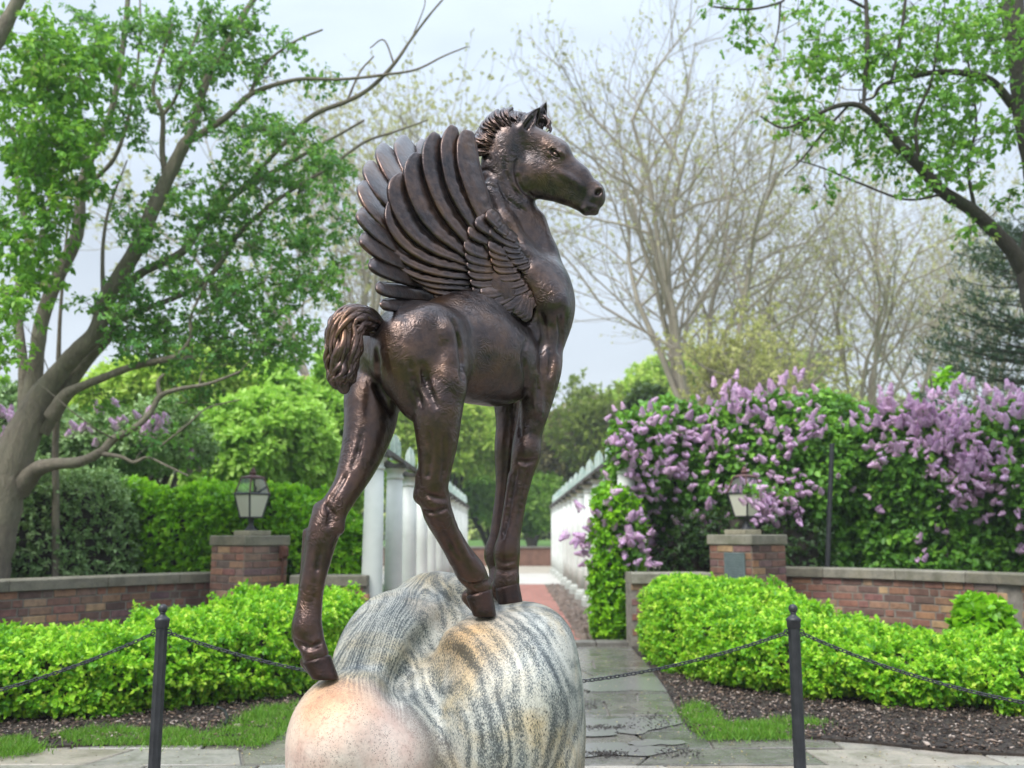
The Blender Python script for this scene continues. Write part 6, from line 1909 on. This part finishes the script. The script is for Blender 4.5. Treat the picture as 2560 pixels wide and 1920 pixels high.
def make_tree(name, label, cat, limbs, blobs, bark, base, leafsets, min_limb_r=0.0, group=None, wob=0.012):
    """limbs traced as curves; blobs = (px,py,rx,ry,depth,rd,clusters,leafset,tips)"""
    root = empty(name, (base[0], base[1], 0), label, cat, group)
    LV, LF, nn = [], [], 0; samp = []
    for L in limbs:
        p, r = limb_curve(L); r = r[:, 0] * 0.77
        p = p + wob * np.stack([fbm(p, 3.0, 2, i) for i in (1, 2, 3)], 1) * np.minimum(1, r[:, None] / 0.05)
        r = r * (1 + 0.13 * fbm(p, 7, 3, 7))
        v, f = loft(p, np.maximum(r, 0.004), 12 if r.max() > 0.05 else 7)
        LV.append(v); LF.append(f + nn); nn += len(v); samp.append(np.column_stack([p, r]))
    np_mesh('trunk', np.vstack(LV), np.vstack(LF), bark, root)
    samp = np.vstack(samp)
    seg = []; tips = {k: [] for k in leafsets}; outs = {k: [] for k in leafsets}; tcs = {k: [] for k in leafsets}
    cl = []
    for (px, py, rx, ry, Y, rd, nc, ls, nt_) in blobs:
        for _ in range(nc):
            u = rng.normal(size=3); u /= np.linalg.norm(u); u *= rng.uniform(0.2, 1) ** 0.5
            c = P(px + rx * u[0], py + ry * u[1], Y + rd * u[2])
            cl.append((float(np.min(np.linalg.norm(samp[:, :3] - c, axis=1))), c, ls, nt_))
    cl.sort(key=lambda q: q[0])
    if True:
        for _, c, ls, nt_ in cl:
            hd_ = np.linalg.norm(samp[:, :2] - c[:2], axis=1); d = np.hypot(hd_, samp[:, 2] - c[2]) + 1.1 * np.abs(samp[:, 2] - (c[2] - 0.75 * hd_)); j = int(np.argmin(d)); a = samp[j, :3]
            Ld = np.linalg.norm(c - a)
            if Ld > 0.05:
                mid = (a + c) / 2 + rng.normal(size=3) * Ld * 0.12 + np.array([0, 0, 0.03 * Ld])
                q = resample([a, mid, c], 6); r0 = min(samp[j, 3] * 0.6, 0.005 + 0.006 * Ld)
                for i in range(5): seg.append((q[i], q[i + 1], r0 * (1 - i / 6), r0 * (1 - (i + 1) / 6)))
                samp = np.vstack([samp, np.column_stack([q[2:], [r0 * 0.7, r0 * 0.6, r0 * 0.5, r0 * 0.4]])])
            dirc = (c - a) / (Ld + 1e-6); tc = rng.uniform(0, 1)
            for _k in range(nt_):
                o = rnd_unit(1)[0] * rng.uniform(0.05, 0.32) + dirc * 0.10; o[2] *= 0.75
                t = c + o
                if rng.random() < 0.5: seg.append((c, t, 0.0035, 0.0015))
                tips[ls].append(t); outs[ls].append(o / (np.linalg.norm(o) + 1e-6)); tcs[ls].append(np.clip(tc + rng.normal() * 0.15, 0, 1))
    if seg: tubes('branches', seg, bark, root, 4)
    for k, (mat, L, W, kk, droop) in leafsets.items():
        if tips[k]:
            foliage('crown', np.array(tips[k]), np.array(outs[k]), kk, L, W, mat, root, spread=0.8, depth=0.05, up=0.0, droop=droop, tint_c=np.array(tcs[k]))
    return root

D0 = 10.4
limbsL = [
 [(-55, 1650, 10.4, 74), (-45, 1560, 10.4, 66), (-25, 1416, 10.4, 62), (8, 1251, 10.4, 60), (42, 1130, 10.4, 58), (95, 1010, 10.4, 46), (143, 940, 10.35, 34), (187, 887, 10.3, 31), (243, 826, 10.3, 29), (270, 740, 10.3, 28), (347, 608, 10.3, 26), (391, 499, 10.3, 24), (456, 369, 10.3, 21), (473, 339, 10.3, 17), (521, 195, 10.4, 14), (564, 117, 10.4, 12), (620, 22, 10.5, 10), (680, -60, 10.5, 8)],
 [(20, 1240, 10.4, 45), (55, 1130, 10.45, 42), (80, 1000, 10.5, 33), (90, 900, 10.5, 26), (105, 800, 10.6, 24), (143, 694, 10.7, 22), (191, 586, 10.8, 21), (200, 477, 10.9, 18), (234, 369, 11, 15), (278, 282, 11, 12), (312, 87, 11, 10), (322, -30, 11, 8)],
 [(60, 1080, 10.5, 26), (60, 950, 10.6, 18), (45, 800, 10.7, 15), (48, 694, 10.8, 12), (70, 600, 10.8, 11), (40, 430, 10.8, 9), (60, 300, 10.9, 7)],
 [(130, 1040, 10.3, 26), (165, 990, 10.2, 20), (208, 965, 10.1, 14), (304, 926, 10, 13), (390, 904, 9.9, 11), (443, 887, 9.9, 10), (477, 843, 9.9, 7), (478, 790, 9.9, 5), (520, 700, 9.9, 4)],
 [(100, 1080, 10.45, 30), (150, 1000, 10.5, 26), (215, 900, 10.6, 22), (290, 810, 10.7, 17), (330, 700, 10.7, 15), (456, 629, 10.7, 12), (508, 555, 10.7, 11), (608, 473, 10.7, 9), (738, 400, 10.8, 7), (825, 350, 10.8, 5), (911, 300, 10.8, 4)],
 [(310, 790, 10.7, 12), (400, 760, 10.7, 9), (499, 712, 10.6, 9), (555, 651, 10.6, 8), (599, 582, 10.6, 8), (677, 512, 10.5, 7), (760, 456, 10.5, 6), (825, 417, 10.5, 5), (911, 356, 10.5, 5), (985, 330, 10.5, 4), (1070, 300, 10.5, 3)],
 [(478, 350, 10.3, 13), (564, 295, 10.2, 11), (629, 234, 10.2, 9), (738, 200, 10.1, 7), (850, 198, 10.1, 6), (960, 187, 10, 5), (1041, 174, 10, 4), (1110, 140, 10, 3), (1169, 116, 10, 2)],
 [(620, 245, 10.2, 7), (664, 160, 10.2, 5), (738, 104, 10.1, 4), (807, 74, 10, 3)],
 [(600, 480, 10.6, 7), (690, 380, 10.4, 8), (772, 295, 10.3, 9), (868, 252, 10.2, 9), (930, 215, 10.1, 8), (985, 160, 10, 7), (1030, 95, 10, 5), (1076, 35, 9.9, 4), (1120, -15, 9.9, 3)],
 [(985, 160, 10, 4), (960, 100, 10, 3), (925, 120, 10, 2)], [(1030, 95, 10, 3), (1060, 20, 10, 2), (1062, -10, 10, 2)],
 [(868, 252, 10.2, 5), (900, 180, 10.2, 4), (935, 140, 10.2, 3)],
 [(413, 440, 10.3, 11), (404, 380, 10.3, 10), (404, 286, 10.2, 9), (382, 226, 10.2, 7), (400, 150, 10.2, 6), (430, 60, 10.2, 4)],
 [(404, 290, 10.2, 7), (440, 240, 10.2, 6), (468, 150, 10.1, 4), (500, 60, 10.1, 3)],
 [(50, 1225, 10.42, 34), (92, 1176, 10.25, 25), (126, 1163, 10.05, 20), (195, 1158, 9.9, 17), (252, 1130, 9.8, 14), (282, 1099, 9.8, 13), (339, 1065, 9.7, 11), (375, 1030, 9.7, 10), (400, 990, 9.7, 9), (447, 974, 9.6, 7), (521, 961, 9.6, 6), (600, 930, 9.6, 4)],
 [(400, 990, 9.7, 9), (395, 956, 9.7, 7), (410, 935, 9.7, 5)],
 [(252, 1134, 9.8, 9), (304, 1143, 9.7, 6), (334, 1156, 9.7, 6), (369, 1143, 9.7, 5), (417, 1165, 9.6, 4), (470, 1190, 9.6, 3)],
 [(400, 1115, 9.7, 4), (470, 1060, 9.7, 4), (520, 1020, 9.7, 3), (600, 1000, 9.7, 2)],
 [(139, 1640, 11, 13), (139, 1150, 11, 11), (141, 1060, 11, 11), (145, 980, 11, 9), (150, 800, 11, 7), (165, 600, 11, 4), (190, 430, 11, 2)],
 [(-380, 1650, 10.0, 56), (-340, 1300, 9.9, 50), (-270, 800, 9.5, 42), (-150, 380, 9.1, 34), (-60, 190, 9.0, 30), (0, 80, 9.0, 24), (40, 10, 9.0, 20), (90, -80, 9.0, 16)],
 [(198, 505, 10.88, 9), (235, 450, 10.95, 8), (290, 385, 11, 7), (330, 250, 11, 6), (350, 100, 11, 4), (350, -20, 11, 3)],
 [(262, 775, 10.32, 12), (255, 690, 10.5, 8), (258, 600, 10.7, 6), (275, 510, 10.9, 5), (318, 400, 11, 2)],
]
def B_(lst, Y, rd, ls, dens, tips):
    return [(a, b, c, d, Y, rd, max(2, int(c * d / 900 * dens)), ls, tips) for a, b, c, d in lst]
dk = [(640, 330, 100, 80), (760, 430, 110, 100), (600, 480, 90, 80), (700, 590, 140, 90), (520, 600, 90, 100), (620, 740, 160, 90), (770, 720, 70, 50), (450, 760, 120, 100), (560, 880, 150, 60), (690, 850, 110, 60), (370, 870, 100, 60), (300, 760, 80, 70), (480, 130, 120, 100), (580, 80, 90, 70), (380, 80, 80, 70), (330, 300, 60, 100), (470, 260, 60, 80), (700, 120, 30, 35), (825, 650, 25, 45), (330, 560, 60, 90), (640, 200, 50, 45), (250, 1000, 40, 30), (800, 195, 35, 12), (240, 80, 70, 70), (480, 990, 80, 25), (400, 1100, 60, 30), (850, 540, 30, 40), (430, 470, 60, 60)]
lt = [(60, 280, 100, 120), (170, 200, 100, 100), (120, 420, 110, 100), (60, 560, 100, 80), (200, 340, 80, 80), (80, 120, 110, 80), (180, 500, 70, 50), (100, 660, 80, 50), (40, 760, 60, 60), (20, 900, 40, 70), (230, 130, 60, 50)]
make_tree('spreading_tree', 'large spreading tree with several leaning grey brown trunks behind the left wall', 'tree', limbsL,
          B_(dk, 10.4, 0.9, 'd', 1.8, 16) + B_(lt, 9.6, 0.7, 'l', 1.6, 14), M_BARK, (-5.3, 10.4),
          {'d': (M_LEAFD, 0.048, 0.028, 8, 0.25), 'l': (M_LEAFL, 0.072, 0.034, 8, 0.55)})

limbsR = [
 [(2645, 1660, 10, 58), (2640, 1560, 10, 50), (2630, 1300, 10, 46), (2612, 1000, 10, 42), (2600, 800, 10, 44), (2580, 680, 10, 46), (2590, 560, 10, 34), (2586, 420, 10, 34), (2568, 300, 10, 40), (2552, 180, 10, 38), (2534, 50, 10, 36), (2530, -80, 10, 32)],
 [(2560, 670, 10, 30), (2518, 608, 9.9, 24), (2437, 532, 9.8, 22), (2356, 480, 9.7, 20), (2299, 417, 9.6, 18), (2229, 341, 9.5, 15), (2171, 278, 9.4, 12), (2136, 260, 9.4, 10), (2090, 266, 9.3, 8), (2038, 289, 9.3, 6), (1960, 320, 9.2, 4), (1900, 290, 9.2, 3)],
 [(2555, 290, 10, 20), (2524, 249, 10, 17), (2484, 203, 9.9, 15), (2432, 185, 9.8, 12), (2360, 180, 9.7, 10), (2287, 191, 9.7, 9), (2206, 214, 9.6, 8), (2183, 243, 9.6, 5), (2150, 250, 9.6, 4)],
 [(2158, 265, 9.4, 7), (2163, 200, 9.5, 8), (2168, 116, 9.5, 8), (2165, 0, 9.6, 7), (2160, -60, 9.6, 6)],
 [(2229, 205, 9.6, 5), (2252, 87, 9.6, 6), (2264, 0, 9.6, 5), (2270, -50, 9.6, 4)],
 [(2165, 20, 9.6, 5), (2080, -20, 9.4, 5), (1974, -12, 9.3, 5), (1951, 6, 9.3, 4), (1876, 23, 9.2, 4), (1783, 17, 9.2, 3)], [(1951, 6, 9.3, 4), (1945, 75, 9.3, 3), (1930, 130, 9.3, 2)],
 [(2119, 265, 9.4, 5), (2050, 341, 9.3, 4), (2003, 399, 9.3, 3), (1960, 440, 9.3, 2)],
 [(2362, 485, 9.7, 5), (2264, 498, 9.6, 4), (2148, 457, 9.5, 4), (2050, 417, 9.5, 3), (1990, 400, 9.5, 2)],
 [(2300, 420, 9.6, 7), (2290, 300, 9.6, 6), (2330, 200, 9.6, 5), (2350, 60, 9.6, 4)],
 [(2440, 535, 9.8, 7), (2420, 420, 9.8, 6), (2440, 300, 9.8, 5), (2420, 150, 9.8, 4)],
]
rb = [(1980, 270, 90, 40), (2070, 320, 90, 60), (1990, 150, 70, 50), (1890, 90, 45, 45), (1850, 20, 60, 25), (2100, 110, 100, 80), (2060, 25, 110, 35), (2250, 150, 100, 100), (2330, 50, 130, 70), (2380, 220, 110, 100), (2250, 320, 110, 80), (2350, 390, 110, 80), (2190, 400, 80, 40), (2440, 330, 80, 90), (2470, 110, 80, 110), (2430, 440, 70, 50), (2300, 470, 50, 30), (2420, 580, 25, 25), (2500, 520, 40, 40), (2060, 460, 50, 25), (2130, 200, 70, 50), (2500, 30, 70, 50), (2600, 200, 60, 200), (2650, 450, 60, 150)]
make_tree('leafy_tree', 'tall tree with dark trunk at the right edge, one long limb rising leftwards', 'tree', limbsR,
          B_(rb, 9.7, 0.8, 'l', 1.5, 10), M_BARK2, (5.4, 10), {'l': (leaf_mat('tree_leaf_mid', [(0.0, (0.07, 0.19, 0.03)), (0.6, (0.15, 0.34, 0.045)), (0.9, (0.25, 0.46, 0.07)), (1.0, (0.36, 0.28, 0.17))], trans=0.45), 0.056, 0.034, 6, 0.5)})

# young shoot of fresh leaves above the lilac
make_tree('sapling', 'young sapling with fresh bright green leaves sticking up above the lilac', 'sapling', [[(2345, 1150, 13.4, 4), (2338, 1050, 13.4, 3), (2325, 940, 13.4, 2)]],
          B_([(2325, 950, 28, 35), (2360, 960, 15, 20)], 13.4, 0.2, 'l', 4.0, 5), M_BARK2, (5.95, 13.4), {'l': (M_YEW, 0.12, 0.06, 4, 0.2)})

# dark conifer at the right
def conifer():
    Y = 15.0
    root = empty('conifer', (7.9, Y, 0), 'dark blue green conifer with spreading branches behind the tree at the right edge', 'conifer')
    seg = []; tips, outs = [], []
    top = P(2600, 560, Y); base = np.array([top[0], Y, 0])
    seg += [(base + (top - base) * i / 8, base + (top - base) * (i + 1) / 8, 0.16 * (1 - i / 8.5), 0.16 * (1 - (i + 1) / 8.5)) for i in range(8)]
    for k in range(84):
        t = 0.33 + 0.66 * rng.random(); o = base + (top - base) * t; a = rng.uniform(0, 6.28)
        if rng.random() < 0.45: a = math.pi + rng.normal() * 0.5
        L = 2.5 * (1 - t) ** 0.45 + 0.4; d = np.array([math.cos(a), math.sin(a), 0.12]); e = o + d * L + np.array([0, 0, 0.15 * L])
        q = resample([o, (o + e) / 2 + np.array([0, 0, -0.08]), e], 9)
        for i in range(8):
            seg.append((q[i], q[i + 1], 0.02 * (1 - i / 9), 0.02 * (1 - (i + 1) / 9)))
            if i >= 2:
                for _ in range(5):
                    p = q[i] + rng.normal(size=3) * np.array([0.11, 0.11, 0.06]); tips.append(p); outs.append(d * 0.6 + rng.normal(size=3) * 0.5)
    tubes('trunk', seg, M_BARK2, root, 5)
    outs = np.array(outs); outs /= np.linalg.norm(outs, axis=1)[:, None]
    foliage('needles', np.array(tips), outs, 7, 0.085, 0.016, leaf_mat('conifer_needle', [(0, (0.014, 0.040, 0.024)), (1, (0.05, 0.10, 0.055))], trans=0.15), root, spread=0.6, depth=0.08)
conifer()

# bare and budding trees far behind
def grow(seg, tips, p, d, L, r, lv, maxlv, nb, upb, rr):
    n = 5; pts = [p]; dd = d.copy()
    for i in range(n):
        dd = dd + rr.normal(size=3) * 0.13 + np.array([0, 0, upb]); dd /= np.linalg.norm(dd)
        pts.append(pts[-1] + dd * L / n)
    for i in range(n):
        seg.append((pts[i], pts[i + 1], max(0.005, r * (1 - 0.65 * i / n)), max(0.005, r * (1 - 0.65 * (i + 1) / n))))
    if lv >= maxlv:
        tips.append(pts[-1]); tips.append(pts[3]); return
    for k in range(nb[lv]):
        t = 0.25 + 0.75 * (k + rr.random()) / nb[lv]; i = min(n - 1, int(t * n)); q = pts[i] + (pts[i + 1] - pts[i]) * (t * n - i)
        s = np.cross(dd, rr.normal(size=3)); s /= np.linalg.norm(s)
        nd = dd * 0.75 + s * rr.uniform(0.45, 0.9); nd /= np.linalg.norm(nd)
        grow(seg, tips, q, nd, L * rr.uniform(0.48, 0.68) * (1.15 - 0.4 * t), r * 0.36, lv + 1, maxlv, nb, upb, rr)

def bare_tree(name, label, px, top, Y, limbs, bark, leafm, seed, cat='tree', nb=(7, 6, 5), leafL=0.10, k=3, group=None, spread=1.0, base_r=0.32, frac=1.0, maxlv=3, fork=0.22):
    rr = np.random.default_rng(seed)
    x0 = P(px, 1000, Y)[0]; H = P(px, top, Y)[2]
    root = empty(name, (x0, Y, 0), label, cat, group)
    seg, tips = [], []
    zf = H * fork
    for i in range(4): seg.append((np.array([x0, Y, zf * i / 4]), np.array([x0 + rr.normal() * 0.02, Y, zf * (i + 1) / 4]), base_r * (1 - 0.06 * i), base_r * (1 - 0.06 * (i + 1))))
    for i in range(limbs):
        a = 2 * math.pi * i / limbs + rr.uniform(-0.4, 0.4); tl = rr.uniform(0.15, 0.55) * spread if i else 0.05
        d = np.array([math.sin(tl) * math.cos(a), math.sin(tl) * math.sin(a), math.cos(tl)])
        grow(seg, tips, np.array([x0, Y, zf * rr.uniform(0.8, 1.0)]), d, (H - zf) * rr.uniform(0.62, 0.78), base_r * 0.55, 0, maxlv, nb, 0.065, rr)
    tubes('trunk', seg, bark, root, 4)
    tips = np.array(tips)
    if frac < 1: tips = tips[rr.random(len(tips)) < frac]
    if leafm and len(tips):
        foliage('buds', tips, rnd_unit(len(tips)), k, leafL, leafL * 0.5, leafm, root, spread=0.9, depth=0.10)
    return root
M_BUD = leaf_mat('olive_buds', [(0, (0.28, 0.25, 0.13)), (0.6, (0.46, 0.43, 0.22)), (1, (0.60, 0.57, 0.32))], trans=0.4)
M_BUDG = leaf_mat('yellow_green_leaf', [(0, (0.12, 0.17, 0.035)), (0.6, (0.25, 0.32, 0.07)), (1, (0.38, 0.43, 0.12))], trans=0.45)
M_BUDY = leaf_mat('straw_buds', [(0, (0.22, 0.22, 0.08)), (0.6, (0.44, 0.42, 0.16)), (1, (0.60, 0.58, 0.26))], trans=0.45)
G1 = 'tall budding trees against the sky'
bare_tree('sycamore', 'tallest pale budding sycamore, rising just right of the horse head', 1735, 110, 36, 8, M_SYC, M_BUD, 31, nb=(8, 7, 5), group=G1, base_r=0.30, leafL=0.14, k=3, spread=0.85, frac=0.6)
bare_tree('sycamore', 'pale budding sycamore standing right of the tallest one, behind the lilac', 2150, 440, 40, 7, M_SYC, M_BUD, 32, nb=(8, 6, 5), group=G1, base_r=0.25, leafL=0.14, k=3, spread=0.8, frac=0.6)
bare_tree('budding_tree', 'tall budding tree seen behind the raised wings', 1110, 170, 46, 8, M_SYC, M_BUD, 33, nb=(7, 5, 4), group=G1, base_r=0.3, leafL=0.18, k=4, spread=0.7)
bare_tree('budding_tree', 'budding tree seen through the branches left of the wings', 860, 260, 44, 8, M_SYC, M_BUD, 34, nb=(6, 5, 4), group=G1, base_r=0.3, leafL=0.18, k=3, spread=1.0)
bare_tree('budding_tree', 'budding tree between the two sycamores', 1950, 560, 52, 7, M_SYC, M_BUD, 35, nb=(6, 4, 3), group=G1, base_r=0.3, leafL=0.18, k=3, spread=1.0)
bare_tree('budding_tree', 'budding tree behind the conifer at the right', 2420, 560, 48, 7, M_SYC, M_BUD, 36, nb=(6, 4, 3), group=G1, base_r=0.3, leafL=0.18, k=3, spread=1.0)
bare_tree('budding_tree', 'low spreading tree with thin yellow green leaves under the tallest sycamore', 1880, 790, 30, 8, M_BARK, M_BUDY, 37, nb=(7, 5, 4), group=G1, base_r=0.16, leafL=0.12, k=4, spread=1.3, fork=0.35)
bare_tree('budding_tree', 'low yellow green tree just right of the horse chest', 1560, 960, 46, 7, M_BARK, M_BUDG, 38, nb=(7, 6, 5), group=G1, base_r=0.2, leafL=0.22, k=6, spread=1.2)

# leafy background trees and shrubs
def bg_tree(name, label, px, Y, blobs, leafm, n, L, k=6, cat='tree', bark=M_BARK2, seed=0, trunk_r=0.14, W=None, depth=0.5, group=None):
    base = (P(px, 1300, Y)[0], Y)
    root = empty(name, (base[0], Y, 0), label, cat, group)
    bs_ = [bl(a, b, Y + dz, rx, ry, rd) for a, b, rx, ry, rd, dz in blobs]
    fs = ell_sdf(bs_, 0.20 * Y / 12, seed, 2.8 * 12 / Y)
    t, g = shell(fs, int(n * 1.25), -depth * Y / 16, 0.10)
    foliage('crown', t, g, k, L, (W or L * 0.55), leafm, root, spread=0.9, depth=L, up=0.1)
    seg = []; b0 = np.array([base[0], Y, 0.0])
    for c, r in bs_:
        for q_ in range(4):
            e = np.array(c) + rng.uniform(-0.6, 0.6, 3) * np.array(r); m1 = b0 + (e - b0) * 0.4 + np.array([0, 0, 0.1 * e[2]]); p = resample([b0, m1, e], 8)
            for i in range(7): seg.append((p[i], p[i + 1], trunk_r * (1 - i / 8), trunk_r * (1 - (i + 1) / 8)))
    tubes('trunk', seg, bark, root, 6)
    return root, fs
M_SP1 = leaf_mat('spring_green', [(0, (0.16, 0.30, 0.04)), (0.5, (0.32, 0.54, 0.08)), (1, (0.52, 0.72, 0.18))], trans=0.45)
M_SP2 = leaf_mat('spring_yellow_green', [(0, (0.24, 0.36, 0.05)), (0.5, (0.44, 0.60, 0.10)), (1, (0.66, 0.78, 0.22))], trans=0.45)
M_OLV = leaf_mat('olive_brown_leaf', [(0, (0.14, 0.125, 0.06)), (0.5, (0.29, 0.25, 0.12)), (1, (0.46, 0.44, 0.20))], trans=0.35)
M_DG = leaf_mat('deep_green_leaf', [(0, (0.015, 0.035, 0.012)), (0.6, (0.045, 0.085, 0.025)), (1, (0.10, 0.16, 0.05))], trans=0.3)
G2 = 'shrubs and small trees behind the left hedge'
bg_tree('flowering_shrub', 'light green rounded shrub behind the left lantern', 640, 17.5, [(640, 1100, 110, 120, 1.0, 0), (560, 1150, 80, 80, .8, 0), (740, 1110, 100, 110, .9, .5)], M_SP1, 4200, 0.13, cat='shrub', seed=41, group=G2)
bg_tree('young_tree', 'small fresh green tree left of the horse, behind the hedge', 800, 21, [(800, 1060, 120, 120, 1.2, 0), (700, 1000, 90, 70, 1, 0), (830, 960, 60, 60, .7, 0), (900, 1130, 80, 140, .9, 0)], M_SP1, 4200, 0.16, seed=42, group=G2)
bg_tree('young_tree', 'yellow green young tree beyond the leaning trunk of the big tree', 380, 20, [(380, 1000, 150, 90, 1.2, 0), (520, 950, 110, 70, 1.0, 0), (240, 1020, 90, 90, 1, 0), (600, 1010, 70, 60, .8, 0)], M_SP2, 4200, 0.15, seed=43, group=G2)
bg_tree('olive_shrub', 'brownish olive shrub in bud behind the left lantern', 590, 24, [(590, 1090, 80, 90, .9, 0), (530, 1060, 60, 60, .8, 0)], M_OLV, 1800, 0.16, seed=44, cat='shrub', group=G2)
_, fsl = bg_tree('pale_lilac_bush', 'pale flowering lilac bush under the lower limb of the left tree', 300, 15, [(300, 1120, 170, 70, .9, 0), (420, 1100, 90, 60, .8, 0), (130, 1110, 110, 80, .9, 0), (20, 1060, 80, 90, .9, 0)], M_GREY, 5200, 0.075, seed=45, cat='lilac bush', group=G2)
# pale blossoms on it
M_PALE = flower_mat('pale_flower', ((0.66, 0.52, 0.68), (0.9, 0.82, 0.9)))
lroot = [o for o in bpy.data.objects if o.name.startswith('pale_lilac_bush')][0]
pts = []
for (px, py, sx, sy, k) in ((200, 1075, 30, 14, 9), (300, 1060, 20, 10, 5), (370, 1070, 30, 16, 9), (400, 1050, 12, 8, 4), (30, 1040, 20, 12, 7), (480, 1160, 40, 20, 5), (290, 1020, 12, 8, 3), (240, 1030, 20, 10, 3), (10, 1100, 15, 30, 4)):
    for _ in range(k):
        r = ray(px + rng.normal() * sx, py + rng.normal() * sy); ts = np.linspace(13.5, 16.5, 60); pp = CAM + r * (ts / r[1])[:, None]; d = fsl[0](pp); h = int(np.argmin(d)) if not (d < 0.05).any() else int(np.argmax(d < 0.05))
        if d[h] < 0.4:
            put_cluster(lroot, pp[h], (R_.uniform(-.5, .5), -0.6, 0.6), R_.uniform(0.9, 1.5))
bg_tree('redbud_tree', 'small tree with a haze of pink blossom left of the horse thigh', 830, 27, [(850, 1010, 60, 40, 1.0, 0), (780, 985, 40, 25, .7, 0)], leaf_mat('pink_blossom', [(0, (0.40, 0.20, 0.20)), (1, (0.62, 0.38, 0.36))], trans=0.3), 900, 0.12, seed=46, group=G2)
G3 = 'trees beyond the far end of the path'
bg_tree('background_tree', 'yellow green tree between the horse hind legs, far beyond the path', 1130, 46, [(1080, 1050, 110, 110, 2, 0), (1180, 1080, 90, 120, 2, 0), (1010, 1120, 90, 130, 2, 0)], M_SP2, 3600, 0.30, seed=51, group=G3, depth=0.4)
bg_tree('background_tree', 'olive brown tree above the far end of the right colonnade', 1400, 52, [(1400, 1120, 90, 80, 2, 0), (1330, 1160, 70, 100, 2, 0), (1480, 1090, 70, 60, 2, 0)], M_OLV, 3000, 0.30, seed=52, group=G3)
bg_tree('background_tree', 'light green tree right of the horse knees, far beyond the path', 1330, 60, [(1340, 1100, 70, 50, 2.5, 0), (1450, 1115, 60, 40, 2.5, 0), (1250, 1100, 70, 80, 2.5, 0)], M_SP2, 3000, 0.34, seed=53, group=G3)
bg_tree('background_tree', 'green tree low over the far wall between the colonnades', 1230, 50, [(1230, 1230, 90, 80, 2, 0), (1330, 1250, 70, 70, 2, 0), (1140, 1250, 70, 80, 2, 0)], M_SP1, 3000, 0.26, seed=54, group=G3)
bg_tree('background_tree', 'yellow green tree behind the top of the lilac', 1700, 58, [(1650, 1000, 110, 70, 2.5, 0), (1800, 960, 110, 90, 2.5, 0), (1560, 1040, 90, 60, 2.5, 0), (1950, 960, 100, 90, 2.5, 0)], M_SP2, 3600, 0.32, seed=55, group=G3)
bg_tree('dark_evergreen', 'small dark evergreen behind the left end of the lilac', 1610, 26, [(1600, 1040, 22, 40, .5, 0), (1635, 1030, 18, 36, .4, 0), (1575, 1070, 22, 35, .4, 0)], M_DG, 1500, 0.16, seed=56, group=G3)
# dense far woodland that reads as one mass
fs = ell_sdf([((-60 + 13 * i + R_.uniform(-3, 3), 82 + R_.uniform(-4, 6), 3.0), (9, 5, R_.uniform(7.5, 10.5) if abs(i - 4.6) > 1.2 else 8.0)) for i in range(11)], 0.9, 61, 0.5)
t, g = shell(fs, 26000, -1.5, 0.3)
fw_ = foliage('far_woodland', t, g, 5, 0.50, 0.30, leaf_mat('far_leaf', [(0, (0.18, 0.23, 0.06)), (0.5, (0.38, 0.46, 0.14)), (1, (0.60, 0.64, 0.24))], trans=0.35), None, spread=0.9, depth=0.5, kind='stuff')
core_mesh('far_undergrowth', fs, 1.0, 1.2, simple_mat('wood_shade', (0.07, 0.08, 0.035), (0.13, 0.15, 0.06), scale=0.4), None)['kind'] = 'stuff'

# thin spring haze: one closed box of even air round camera and scene
hb = MB(); hb.box((0, 50, 10.5), (190, 130, 23.2))
hz = hb.build('haze', None or bpy.data.materials.new('haze_air'))
hm = hz.data.materials[0]; hm.use_nodes = True; hm.node_tree.nodes.clear()
ho = hm.node_tree.nodes.new('ShaderNodeOutputMaterial'); hv = hm.node_tree.nodes.new('ShaderNodeVolumePrincipled')
hv.inputs['Color'].default_value = (0.92, 0.95, 1.0, 1); hv.inputs['Density'].default_value = 0.0013; hv.inputs['Anisotropy'].default_value = 0.2
hm.node_tree.links.new(hv.outputs[0], ho.inputs['Volume'])
hz['kind'] = 'stuff'
